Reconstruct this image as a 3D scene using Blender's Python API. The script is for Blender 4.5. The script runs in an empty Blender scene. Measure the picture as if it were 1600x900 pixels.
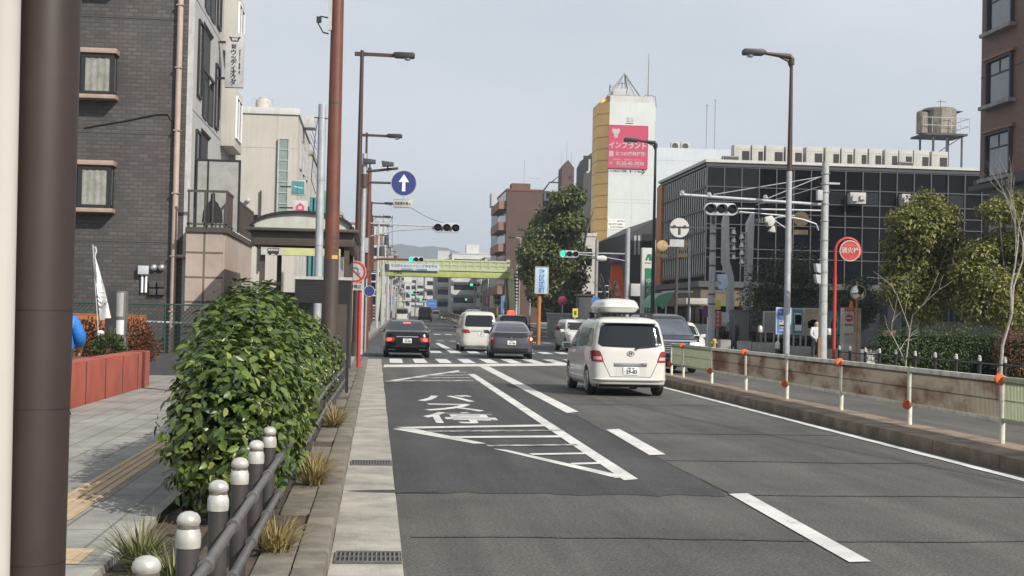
import bpy, bmesh, math, random
import numpy as np
from mathutils import Matrix, Vector

random.seed(7); rng = np.random.default_rng(7)
R = math.radians
scene = bpy.context.scene
COL = scene.collection

# ------------------------------------------------------------------ camera, world, sun, exposure
FPX = 2200.0                       # focal length in photo pixels (1600 wide)
CAM = Vector((0, 0, 1.67))
_yaw, _pitch, _roll = math.atan(211/FPX), math.atan(44.7/FPX), 0.022
_f = Vector((math.sin(_yaw)*math.cos(_pitch), math.cos(_yaw)*math.cos(_pitch), math.sin(_pitch)))
_r0 = Vector((math.cos(_yaw), -math.sin(_yaw), 0)); _u0 = _r0.cross(_f)
RT = _r0*math.cos(_roll) + _u0*math.sin(_roll)
UP = _u0*math.cos(_roll) - _r0*math.sin(_roll)
cam = bpy.data.cameras.new('camera'); camo = bpy.data.objects.new('camera', cam); COL.objects.link(camo)
m3 = Matrix((RT, UP, -_f)).transposed().to_4x4(); m3.translation = CAM
camo.matrix_world = m3
cam.sensor_width = 36; cam.lens = FPX/1600*36; cam.clip_end = 9000; cam.clip_start = 0.05
scene.camera = camo

SUN_DIR = Vector((0.60, -0.75, 0.68)).normalized()
SUN_EL = math.asin(SUN_DIR.z)
SUN_AZ = math.atan2(SUN_DIR.x, SUN_DIR.y)
w = bpy.data.worlds.new('World'); scene.world = w; w.use_nodes = True
nt = w.node_tree; nt.nodes.clear()
def wn(t, **k):
    n = nt.nodes.new(t)
    for a, b in k.items(): setattr(n, a, b)
    return n
sky = wn('ShaderNodeTexSky', sky_type='NISHITA', sun_disc=False)
sky.sun_elevation = SUN_EL; sky.sun_rotation = SUN_AZ; sky.dust_density = 4; sky.ozone_density = 1.0; sky.air_density = 1
hsv = wn('ShaderNodeHueSaturation'); hsv.inputs['Saturation'].default_value = 0.5
tc = wn('ShaderNodeTexCoord'); mp = wn('ShaderNodeMapping'); mp.inputs['Scale'].default_value = (1.2, 1.2, 4.5)
ns = wn('ShaderNodeTexNoise'); ns.inputs['Scale'].default_value = 2.4; ns.inputs['Detail'].default_value = 5
cr = wn('ShaderNodeValToRGB')
cr.color_ramp.elements[0].position = .32; cr.color_ramp.elements[0].color = (5.8, 6.25, 6.95, 1)
cr.color_ramp.elements[1].position = .72; cr.color_ramp.elements[1].color = (7.2, 7.5, 7.95, 1)
mx = wn('ShaderNodeMixRGB'); mx.inputs['Fac'].default_value = .86
bg = wn('ShaderNodeBackground'); bg.inputs['Strength'].default_value = 0.1
ow = wn('ShaderNodeOutputWorld')
L = nt.links.new
L(sky.outputs[0], hsv.inputs['Color']); L(tc.outputs['Generated'], mp.inputs[0]); L(mp.outputs[0], ns.inputs['Vector'])
L(ns.outputs['Fac'], cr.inputs[0]); L(hsv.outputs[0], mx.inputs[1]); L(cr.outputs[0], mx.inputs[2])
L(mx.outputs[0], bg.inputs[0]); L(bg.outputs[0], ow.inputs[0])
sl = bpy.data.lights.new('sun', 'SUN'); sl.energy = 5.0; sl.angle = R(0.7); sl.color = (1, .94, .85)
so = bpy.data.objects.new('sun', sl); COL.objects.link(so)
so.rotation_euler = (-SUN_DIR).to_track_quat('-Z', 'Y').to_euler(); so.location = (30, -20, 60)
scene.view_settings.view_transform = 'Standard'; scene.view_settings.look = 'None'
scene.view_settings.exposure = 0.2; scene.view_settings.gamma = 1
scene.view_settings.use_curve_mapping = False
scene.render.engine = 'CYCLES'
scene.cycles.use_denoising = True
scene.cycles.max_bounces = 6; scene.cycles.transparent_max_bounces = 6; scene.cycles.volume_bounces = 0
scene.cycles.caustics_reflective = False; scene.cycles.caustics_refractive = False

# ------------------------------------------------------------------ positions read off the photograph
def ray(px, py): return _f*FPX + RT*(px-800) + UP*(450-py)
def P(px, py, Y):
    d = ray(px, py); t = Y/d.y
    return CAM + d*t
def G(px, py, z=0.0):
    d = ray(px, py); t = (z-CAM.z)/d.z
    return CAM + d*t
def gz(Y): return float(np.interp(Y, [-50, 90, 210, 5000], [0, 0, .9, .9]))
def yat(px, py, X): return X/(P(px, py, 1.0).x)
def rx(Y): return 0.0 if Y < 70 else (Y-70)*.023

# ------------------------------------------------------------------ materials
def mat(name, col, rough=.65, metal=0., var=.1, scale=4., bump=0., bscale=60., spec=.5, emit=0., coat=0., streak=0., trans=0.):
    m = bpy.data.materials.new(name); m.use_nodes = True
    n = m.node_tree.nodes; l = m.node_tree.links.new; b = n['Principled BSDF']
    b.inputs['Base Color'].default_value = (*col, 1); b.inputs['Roughness'].default_value = rough
    b.inputs['Metallic'].default_value = metal; b.inputs['Specular IOR Level'].default_value = spec
    if coat: b.inputs['Coat Weight'].default_value = coat; b.inputs['Coat Roughness'].default_value = .04
    if emit: b.inputs['Emission Color'].default_value = (*col, 1); b.inputs['Emission Strength'].default_value = emit
    if trans: b.inputs['Transmission Weight'].default_value = trans
    if var or bump or streak:
        t = n.new('ShaderNodeTexCoord')
    if var:
        a = n.new('ShaderNodeTexNoise'); a.inputs['Scale'].default_value = scale; a.inputs['Detail'].default_value = 8; a.inputs['Roughness'].default_value = .65
        l(t.outputs['Object'], a.inputs['Vector'])
        r = n.new('ShaderNodeMapRange'); r.inputs[1].default_value = .36; r.inputs[2].default_value = .64
        r.inputs[3].default_value = 1-var; r.inputs[4].default_value = 1+var
        l(a.outputs['Fac'], r.inputs[0])
        mu = n.new('ShaderNodeMixRGB'); mu.blend_type = 'MULTIPLY'; mu.inputs[0].default_value = 1; mu.inputs[1].default_value = (*col, 1)
        l(r.outputs[0], mu.inputs[2]); out = mu.outputs[0]
        if streak:
            mp_ = n.new('ShaderNodeMapping'); mp_.inputs['Scale'].default_value = (3, 3, .25)
            l(t.outputs['Object'], mp_.inputs[0])
            s2 = n.new('ShaderNodeTexNoise'); s2.inputs['Scale'].default_value = 2.2; s2.inputs['Detail'].default_value = 6
            l(mp_.outputs[0], s2.inputs['Vector'])
            r2 = n.new('ShaderNodeMapRange'); r2.inputs[1].default_value = .48; r2.inputs[2].default_value = .75
            r2.inputs[3].default_value = 1; r2.inputs[4].default_value = 1-streak
            l(s2.outputs['Fac'], r2.inputs[0])
            m2 = n.new('ShaderNodeMixRGB'); m2.blend_type = 'MULTIPLY'; m2.inputs[0].default_value = 1
            l(out, m2.inputs[1]); l(r2.outputs[0], m2.inputs[2]); out = m2.outputs[0]
        l(out, b.inputs['Base Color'])
        rr = n.new('ShaderNodeMapRange'); rr.inputs[3].default_value = max(.02, rough-.08); rr.inputs[4].default_value = min(1, rough+.1)
        l(a.outputs['Fac'], rr.inputs[0]); l(rr.outputs[0], b.inputs['Roughness'])
    if bump:
        a2 = n.new('ShaderNodeTexNoise'); a2.inputs['Scale'].default_value = bscale; a2.inputs['Detail'].default_value = 4
        l(t.outputs['Object'], a2.inputs['Vector'])
        bp = n.new('ShaderNodeBump'); bp.inputs['Strength'].default_value = bump; bp.inputs['Distance'].default_value = .02
        l(a2.outputs['Fac'], bp.inputs['Height']); l(bp.outputs[0], b.inputs['Normal'])
    return m

def brick_mat(name, c1, c2, mortar, axis, bw, bh, ms=.01, rough=.7, off=.5, bump=.3, dirt=.25, bias=0., dscale=.7):
    """axis 'xz' wall facing the camera, 'yz' wall along the street, 'xy' paving"""
    m = bpy.data.materials.new(name); m.use_nodes = True
    n = m.node_tree.nodes; l = m.node_tree.links.new; b = n['Principled BSDF']; b.inputs['Roughness'].default_value = rough
    g = n.new('ShaderNodeNewGeometry'); s = n.new('ShaderNodeSeparateXYZ'); c = n.new('ShaderNodeCombineXYZ')
    l(g.outputs['Position'], s.inputs[0])
    l(s.outputs[{'x': 'X', 'y': 'Y', 'z': 'Z'}[axis[0]]], c.inputs[0]); l(s.outputs[{'x': 'X', 'y': 'Y', 'z': 'Z'}[axis[1]]], c.inputs[1])
    k = n.new('ShaderNodeTexBrick'); k.inputs['Color1'].default_value = (*c1, 1); k.inputs['Color2'].default_value = (*c2, 1); k.inputs['Mortar'].default_value = (*mortar, 1)
    k.inputs['Scale'].default_value = 1; k.inputs['Brick Width'].default_value = bw; k.inputs['Row Height'].default_value = bh
    k.inputs['Mortar Size'].default_value = ms; k.inputs['Mortar Smooth'].default_value = .2; k.inputs['Bias'].default_value = bias; k.offset = off
    l(c.outputs[0], k.inputs['Vector'])
    a = n.new('ShaderNodeTexNoise'); a.inputs['Scale'].default_value = dscale; a.inputs['Detail'].default_value = 9; a.inputs['Roughness'].default_value = .7
    l(g.outputs['Position'], a.inputs['Vector'])
    r = n.new('ShaderNodeMapRange'); r.inputs[1].default_value = .3; r.inputs[2].default_value = .7; r.inputs[3].default_value = 1-dirt; r.inputs[4].default_value = 1+dirt*.6
    l(a.outputs['Fac'], r.inputs[0])
    mu = n.new('ShaderNodeMixRGB'); mu.blend_type = 'MULTIPLY'; mu.inputs[0].default_value = 1
    l(k.outputs['Color'], mu.inputs[1]); l(r.outputs[0], mu.inputs[2]); l(mu.outputs[0], b.inputs['Base Color'])
    bp = n.new('ShaderNodeBump'); bp.inputs['Strength'].default_value = bump; bp.inputs['Distance'].default_value = .01; bp.invert = True
    l(k.outputs['Fac'], bp.inputs['Height']); l(bp.outputs[0], b.inputs['Normal'])
    return m

def asphalt_mat(name, base, patch=.25, speck=.42):
    m = bpy.data.materials.new(name); m.use_nodes = True
    n = m.node_tree.nodes; l = m.node_tree.links.new; b = n['Principled BSDF']; b.inputs['Roughness'].default_value = .85
    b.inputs['Specular IOR Level'].default_value = .3
    g = n.new('ShaderNodeNewGeometry')
    def noise(sc, det, map_=None, ro=.6):
        a = n.new('ShaderNodeTexNoise'); a.inputs['Scale'].default_value = sc; a.inputs['Detail'].default_value = det; a.inputs['Roughness'].default_value = ro
        if map_:
            q = n.new('ShaderNodeMapping'); q.inputs['Scale'].default_value = map_; l(g.outputs['Position'], q.inputs[0]); l(q.outputs[0], a.inputs['Vector'])
        else: l(g.outputs['Position'], a.inputs['Vector'])
        return a.outputs['Fac']
    def rng_(s, a, b_, c, d):
        r = n.new('ShaderNodeMapRange'); r.inputs[1].default_value = a; r.inputs[2].default_value = b_; r.inputs[3].default_value = c; r.inputs[4].default_value = d
        l(s, r.inputs[0]); return r.outputs[0]
    def mul(a, b_):
        x = n.new('ShaderNodeMath'); x.operation = 'MULTIPLY'; l(a, x.inputs[0]); l(b_, x.inputs[1]); return x.outputs[0]
    big = rng_(noise(.35, 5), .3, .7, 1-patch, 1+patch)
    tracks = rng_(noise(1.6, 4, (1.0, .05, 1)), .38, .64, 1.12, .76)
    fine = rng_(noise(38, 5, None, .85), .43, .57, 1-speck, 1+speck)
    crackv = n.new('ShaderNodeTexVoronoi'); crackv.feature = 'DISTANCE_TO_EDGE'; crackv.inputs['Scale'].default_value = .34
    wob = n.new('ShaderNodeTexNoise'); wob.inputs['Scale'].default_value = 1.5; wob.inputs['Detail'].default_value = 5
    l(g.outputs['Position'], wob.inputs['Vector'])
    ad = n.new('ShaderNodeMixRGB'); ad.blend_type = 'ADD'; ad.inputs[0].default_value = .9
    l(g.outputs['Position'], ad.inputs[1]); l(wob.outputs['Color'], ad.inputs[2]); l(ad.outputs[0], crackv.inputs['Vector'])
    crack = rng_(crackv.outputs['Distance'], 0.0, .008, .86, 1)
    stain = rng_(noise(1.1, 6, (1, .4, 1)), .57, .70, 1, .80)
    v = mul(mul(mul(big, tracks), stain), mul(fine, crack))
    cc = n.new('ShaderNodeMixRGB'); cc.blend_type = 'MULTIPLY'; cc.inputs[0].default_value = 1; cc.inputs[1].default_value = (*base, 1)
    l(v, cc.inputs[2]); l(cc.outputs[0], b.inputs['Base Color'])
    bp = n.new('ShaderNodeBump'); bp.inputs['Strength'].default_value = .35; bp.inputs['Distance'].default_value = .008
    l(noise(90, 3), bp.inputs['Height']); l(bp.outputs[0], b.inputs['Normal'])
    return m

def paint_mat(name, col, under, wear):
    m = asphalt_mat(name, under); n = m.node_tree.nodes; l = m.node_tree.links.new; b = n['Principled BSDF']; src = b.inputs['Base Color'].links[0].from_socket
    g = n.new('ShaderNodeNewGeometry'); a = n.new('ShaderNodeTexNoise'); a.inputs['Scale'].default_value = 5; a.inputs['Detail'].default_value = 9; a.inputs['Roughness'].default_value = .78
    l(g.outputs['Position'], a.inputs['Vector']); r = n.new('ShaderNodeMapRange'); r.inputs[1].default_value = wear-.05; r.inputs[2].default_value = wear+.07; r.inputs[3].default_value = .15; r.inputs[4].default_value = 1
    l(a.outputs['Fac'], r.inputs[0]); a2 = n.new('ShaderNodeTexNoise'); a2.inputs['Scale'].default_value = 1.3; a2.inputs['Detail'].default_value = 6; l(g.outputs['Position'], a2.inputs['Vector'])
    r2 = n.new('ShaderNodeMapRange'); r2.inputs[1].default_value = .35; r2.inputs[2].default_value = .65; r2.inputs[3].default_value = .78; r2.inputs[4].default_value = 1.08; l(a2.outputs['Fac'], r2.inputs[0])
    c = n.new('ShaderNodeMixRGB'); c.blend_type = 'MULTIPLY'; c.inputs[0].default_value = 1; c.inputs[1].default_value = (*col, 1); l(r2.outputs[0], c.inputs[2])
    x = n.new('ShaderNodeMixRGB'); l(r.outputs[0], x.inputs[0]); l(src, x.inputs[1]); l(c.outputs[0], x.inputs[2]); l(x.outputs[0], b.inputs['Base Color'])
    return m

def leaf_mat(name, dark, light, rough=.38, tint=None):
    m = bpy.data.materials.new(name); m.use_nodes = True
    n = m.node_tree.nodes; l = m.node_tree.links.new; b = n['Principled BSDF']
    b.inputs['Roughness'].default_value = rough; b.inputs['Specular IOR Level'].default_value = .5
    g = n.new('ShaderNodeNewGeometry'); c = n.new('ShaderNodeValToRGB')
    c.color_ramp.elements[0].color = (*dark, 1); c.color_ramp.elements[1].color = (*light, 1)
    if tint:
        e = c.color_ramp.elements.new(.93); e.color = (*light, 1); c.color_ramp.elements[-1].color = (*tint, 1)
    l(g.outputs['Random Per Island'], c.inputs[0]); l(c.outputs[0], b.inputs['Base Color'])
    tr = n.new('ShaderNodeBsdfTranslucent'); l(c.outputs[0], tr.inputs[0])
    mxs = n.new('ShaderNodeMixShader'); mxs.inputs[0].default_value = .22
    l(b.outputs[0], mxs.inputs[1]); l(tr.outputs[0], mxs.inputs[2]); l(mxs.outputs[0], n['Material Output'].inputs[0])
    return m

def rust_mat(name, paint, rust, amount=.5):
    m = bpy.data.materials.new(name); m.use_nodes = True
    n = m.node_tree.nodes; l = m.node_tree.links.new; b = n['Principled BSDF']; b.inputs['Roughness'].default_value = .7
    g = n.new('ShaderNodeNewGeometry')
    a = n.new('ShaderNodeTexNoise'); a.inputs['Scale'].default_value = .75; a.inputs['Detail'].default_value = 7; a.inputs['Roughness'].default_value = .62
    q = n.new('ShaderNodeMapping'); q.inputs['Scale'].default_value = (1, .9, 2.0); q.inputs['Location'].default_value = (3.1, 1.7, .4)
    l(g.outputs['Position'], q.inputs[0]); l(q.outputs[0], a.inputs['Vector'])
    c = n.new('ShaderNodeValToRGB'); e = c.color_ramp.elements
    e[0].position = 1-amount-.22; e[0].color = (*paint, 1); e[1].position = 1-amount+.1; e[1].color = (*rust, 1)
    x = e.new(1-amount-.04); x.color = tuple(.45*p+.55*q_ for p, q_ in zip(paint, (.2, .17, .13)))+(1,)
    l(a.outputs['Fac'], c.inputs[0]); l(c.outputs[0], b.inputs['Base Color'])
    return m

M = {}
def mm(key, *a, **k): M[key] = mat(key, *a, **k)
mm('white_paint', (.72, .72, .70), .5, var=.06)
mm('road_paint', (.62, .62, .59), .8, var=.22, scale=5)
mm('worn_paint', (.36, .36, .345), .85, var=.4, scale=3)
mm('brown_pole', (.030, .019, .016), .5, var=.12, scale=3)
mm('dark_brown', (.055, .042, .036), .5, var=.15)
mm('fence_brown', (.042, .036, .035), .5, var=.2, scale=6)
mm('red_brown', (.125, .041, .025), .5, var=.15, streak=.3)
mm('lamp_brown', (.048, .022, .018), .5, var=.15)
mm('cap_white', (.44, .43, .40), .38, metal=.25, var=.2, scale=14)
mm('galv', (.36, .38, .40), .45, metal=.25, var=.12, streak=.2)
mm('steel', (.45, .46, .47), .35, metal=.7, var=.1)
mm('concrete_pole', (.36, .37, .37), .8, var=.15, streak=.25)
mm('concrete', (.31, .295, .26), .9, var=.25, scale=2.5, bump=.3)
mm('gutter_concrete', (.29, .273, .238), .9, var=.28, scale=1.7, bump=.4, bscale=45)
mm('kerb_stone', (.145, .130, .104), .9, var=.35, scale=3, bump=.4)
mm('median_kerb', (.18, .138, .10), .9, var=.4, scale=2.2, bump=.4)
mm('soil', (.07, .05, .035), .95, var=.4, scale=8, bump=.6, bscale=20)
mm('black', (.012, .012, .013), .5, var=.1)
mm('black_gloss', (.012, .012, .014), .12, var=0, coat=.5)
mm('rubber', (.018, .018, .018), .8, var=.15)
mm('glass', (.010, .012, .016), .06, var=0, spec=.42)
mm('glass_blue', (.006, .0066, .009), .08, var=.3, scale=.3, spec=.13)
mm('glass_pale', (.14, .16, .17), .1, var=.15, scale=1, spec=.6)
mm('curtain', (.22, .22, .20), .9, var=.2, scale=6)
mm('chrome', (.6, .6, .62), .12, metal=1, var=0)
mm('car_white', (.53, .52, .485), .3, var=.02, coat=.6)
mm('car_black', (.004, .004, .005), .14, var=0, coat=.15, spec=.3)
mm('car_grey', (.075, .078, .090), .3, metal=.3, var=0, coat=.7)
mm('car_pearl', (.47, .465, .43), .3, var=.02, coat=.6)
mm('tail_red', (.24, .012, .015), .15, var=0, coat=.5)
mm('tail_clear', (.55, .33, .33), .15, var=0, coat=.5)
mm('tail_lit', (1, .06, .03), .3, var=0, emit=2.2)
mm('amber_lit', (1, .45, .15), .3, var=0, emit=1.5)
mm('lamp_lit', (1, .97, .85), .3, var=0, emit=1.6)
mm('lens_clear', (.45, .46, .48), .1, var=0, coat=.5)
mm('green_lit', (.02, 1, .55), .3, var=0, emit=1.3)
mm('lens_dark', (.012, .010, .014), .2, var=0)
mm('signal_grey', (.42, .44, .46), .5, var=.08)
mm('plate_white', (.7, .7, .68), .5, var=.03)
mm('plate_green', (.03, .09, .05), .5, var=0)
mm('red_paint', (.42, .035, .03), .45, var=.1)
mm('blue_sign', (.02, .035, .16), .45, var=.05)
mm('blue_light', (.06, .16, .42), .45, var=.05)
mm('sign_paleblue', (.40, .52, .64), .5, var=.05)
mm('ink', (.02, .02, .025), .6, var=0)
mm('ink_blue', (.03, .10, .30), .6, var=0)
mm('orange', (.60, .105, .02), .5, var=.1)
mm('orange_post', (.38, .15, .045), .6, var=.15)
mm('cream', (.42, .40, .36), .8, var=.07, scale=.6, streak=.12)
mm('cream_paint', (.62, .60, .50), .55, var=.2, scale=5, streak=.3)
mm('fence_green', (.34, .37, .25), .6, var=.1)
mm('grey_wall', (.34, .335, .33), .8, var=.06, scale=.8, streak=.14)
mm('rail_grey', (.11, .10, .095), .4, var=.2, scale=8, metal=.2)
mm('screen_grey', (.26, .26, .25), .7, var=.12)
mm('dim_tan', (.13, .105, .065), .8, var=.15)
mm('panel_red', (.55, .085, .025), .5, var=.1)
mm('screen_glass', (.07, .085, .10), .08, var=.3, scale=1.2, spec=.5)
mm('pale_wall', (.48, .48, .46), .8, var=.07, scale=.6, streak=.15)
mm('pink_pipe', (.36, .28, .235), .55, var=.1)
mm('pink_trim', (.29, .215, .175), .6, var=.1)
mm('pink_wall', (.34, .275, .235), .75, var=.1, scale=1.2)
mm('tower_white', (.50, .535, .52), .75, var=.05, scale=.4, streak=.08)
mm('tower_blue', (.47, .515, .54), .75, var=.05, scale=.4, streak=.08)
mm('billboard_pink', (.42, .045, .105), .5, var=.03)
mm('bridge_green', (.33, .375, .12), .6, var=.12, scale=1.5, streak=.2)
mm('bridge_pale', (.40, .43, .25), .6, var=.1)
mm('brown_wall', (.125, .066, .046), .8, var=.12, scale=.6, streak=.1)
mm('tan_wall', (.23, .125, .085), .8, var=.1, scale=.6)
mm('dark_wall', (.05, .05, .054), .7, var=.12)
mm('mullion', (.065, .065, .07), .5, var=.08)
mm('fin_white', (.42, .43, .40), .5, var=.1)
mm('wood', (.24, .12, .05), .7, var=.2)
mm('ac_beige', (.40, .395, .365), .7, var=.08, streak=.1)
mm('tank_steel', (.21, .185, .15), .45, metal=.3, var=.25, scale=1.5, streak=.4)
mm('red_wall', (.30, .070, .045), .75, var=.15, scale=2, streak=.2)
mm('monument', (.12, .115, .11), .5, var=.15)
mm('stone_grey', (.24, .24, .23), .85, var=.2, scale=2)
mm('banner_white', (.74, .73, .72), .8, var=.05)
mm('blue_cloth', (.02, .16, .50), .6, var=.12, scale=9, bump=.3, bscale=25)
mm('white_cloth', (.5, .52, .53), .85, var=.15, scale=9)
mm('dark_cloth', (.035, .04, .055), .85, var=.2, scale=9)
mm('skin', (.48, .29, .20), .6, var=.08)
mm('hair', (.02, .017, .015), .6, var=.1)
mm('green_sign', (.006, .16, .075), .45, var=.05)
mm('green_mesh', (.02, .05, .04), .7, var=.2)
mm('pale_teal', (.20, .26, .24), .4, var=.1)
mm('teal', (.06, .22, .22), .5, var=.12)
mm('awning_green', (.10, .26, .17), .55, var=.1)
mm('shelter_roof', (.40, .41, .36), .45, var=.1, streak=.1)
mm('band_green', (.40, .42, .20), .5, var=.08)
mm('yellow', (.42, .31, .07), .6, var=.1)
mm('yellow_sign', (.60, .52, .06), .6, var=.1)
mm('bark', (.10, .085, .07), .9, var=.3, scale=12, bump=.5, bscale=25)
mm('pale_bark', (.30, .27, .24), .9, var=.25, scale=12)
mm('tile_tan', (.40, .30, .19), .85, var=.15, scale=4)
mm('mountain', (.045, .055, .045), 1, var=.2, scale=.01)
mm('magenta', (.55, .08, .16), .5, var=.05)
mm('purple', (.14, .03, .10), .5, var=.05)
mm('pale_grey', (.40, .40, .40), .7, var=.12, streak=.2)
mm('notice_dark', (.015, .016, .02), .25, var=.1)
mm('window_dark', (.018, .020, .024), .15, var=.2, scale=.6, spec=.3)
M['asphalt'] = asphalt_mat('asphalt', (.088, .083, .076))
M['road_paint'] = paint_mat('road_paint', (.56, .555, .53), (.07, .07, .07), .36)
M['worn_paint'] = paint_mat('worn_paint', (.42, .415, .40), (.06, .06, .06), .49)
M['shade_and_tyre_mark'] = asphalt_mat('shade_and_tyre_mark', (.074, .070, .065))  # darker asphalt for the painted wire shadows and the tyre trail
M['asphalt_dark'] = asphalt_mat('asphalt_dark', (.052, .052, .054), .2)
M['asphalt_far'] = asphalt_mat('asphalt_far', (.062, .064, .068))
M['brick_front'] = brick_mat('brick_front', (.084, .074, .069), (.053, .047, .045), (.040, .037, .035), 'xz', .235, .1, .012, .6, dirt=.38, dscale=.45)
M['brick_side'] = brick_mat('brick_side', (.108, .099, .098), (.072, .068, .069), (.060, .057, .056), 'yz', .235, .1, .012, .6, dirt=.12)
M['paving'] = brick_mat('paving', (.265, .258, .235), (.235, .230, .212), (.14, .137, .125), 'yx', .9, .3, .012, .9, dirt=.42, dscale=1.0, bump=.2)
M['pink_tile'] = brick_mat('pink_tile', (.36, .30, .26), (.33, .27, .235), (.12, .09, .07), 'xz', .62, .62, .03, .7, off=0)
M['yellow_tile'] = brick_mat('yellow_tile', (.60, .34, .075), (.56, .32, .075), (.22, .15, .06), 'yz', 1.9, 1.1, .05, .6, off=0, dirt=.08)
M['yellow_tile_x'] = brick_mat('yellow_tile_x', (.78, .50, .18), (.74, .47, .17), (.32, .22, .10), 'xz', 3.9, 1.1, .05, .6, off=0, dirt=.08)
M['orange_tile'] = brick_mat('orange_tile', (.36, .12, .03), (.26, .085, .03), (.13, .07, .04), 'xz', .3, .1, .012, .7, dirt=.4, dscale=2)
M['brown_tile'] = brick_mat('brown_tile', (.175, .10, .072), (.15, .085, .062), (.11, .068, .055), 'yz', .4, .13, .012, .7, dirt=.12)
M['apt_tile'] = brick_mat('apt_tile', (.092, .050, .039), (.08, .044, .034), (.06, .036, .03), 'xz', .5, .2, .012, .7, dirt=.12)
M['camellia'] = leaf_mat('camellia', (.013, .034, .006), (.125, .180, .030), .36, (.26, .28, .06))
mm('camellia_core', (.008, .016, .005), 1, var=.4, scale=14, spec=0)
M['grass_dry'] = leaf_mat('grass_dry', (.16, .12, .04), (.42, .33, .14), .7)
M['grass_green'] = leaf_mat('grass_green', (.05, .07, .02), (.22, .21, .09), .6)
M['leaf_olive'] = leaf_mat('leaf_olive', (.045, .058, .012), (.23, .225, .042), .5, (.28, .20, .05))
M['leaf_dark'] = leaf_mat('leaf_dark', (.012, .020, .007), (.038, .052, .016), .5)
M['leaf_mid'] = leaf_mat('leaf_mid', (.024, .040, .010), (.14, .165, .034), .5)
M['leaf_hedge'] = leaf_mat('leaf_hedge', (.025, .045, .012), (.075, .11, .025), .5)
M['leaf_red'] = leaf_mat('leaf_red', (.07, .030, .015), (.17, .065, .025), .6)
M['rust_panel'] = rust_mat('rust_panel', (.25, .225, .17), (.085, .034, .016), .515)
M['rust_white'] = rust_mat('rust_white', (.5, .49, .45), (.26, .11, .05), .42)

# ------------------------------------------------------------------ builders
def origin_of(p):
    o = Vector((0, 0, 0))
    while p is not None: o += p.location; p = p.parent
    return o
def setp(o, label=None, cat=None, group=None, kind=None):
    if label: o['label'] = label
    if cat: o['category'] = cat
    if group: o['group'] = group
    if kind: o['kind'] = kind
    return o
def thing(name, label, cat, loc=(0, 0, 0), group=None):
    o = bpy.data.objects.new(name, None); COL.objects.link(o); o.location = loc; o.empty_display_size = .2
    return setp(o, label, cat, group)
def copy_tree(o, parent=None):
    c = o.copy(); COL.objects.link(c); c.parent = parent
    for ch in list(o.children): copy_tree(ch, c)
    return c
def dup(o, loc, label, rz=None):
    c = copy_tree(o); c.location = loc; c['label'] = label
    if rz is not None: c.rotation_euler.z = rz
    return c

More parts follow.
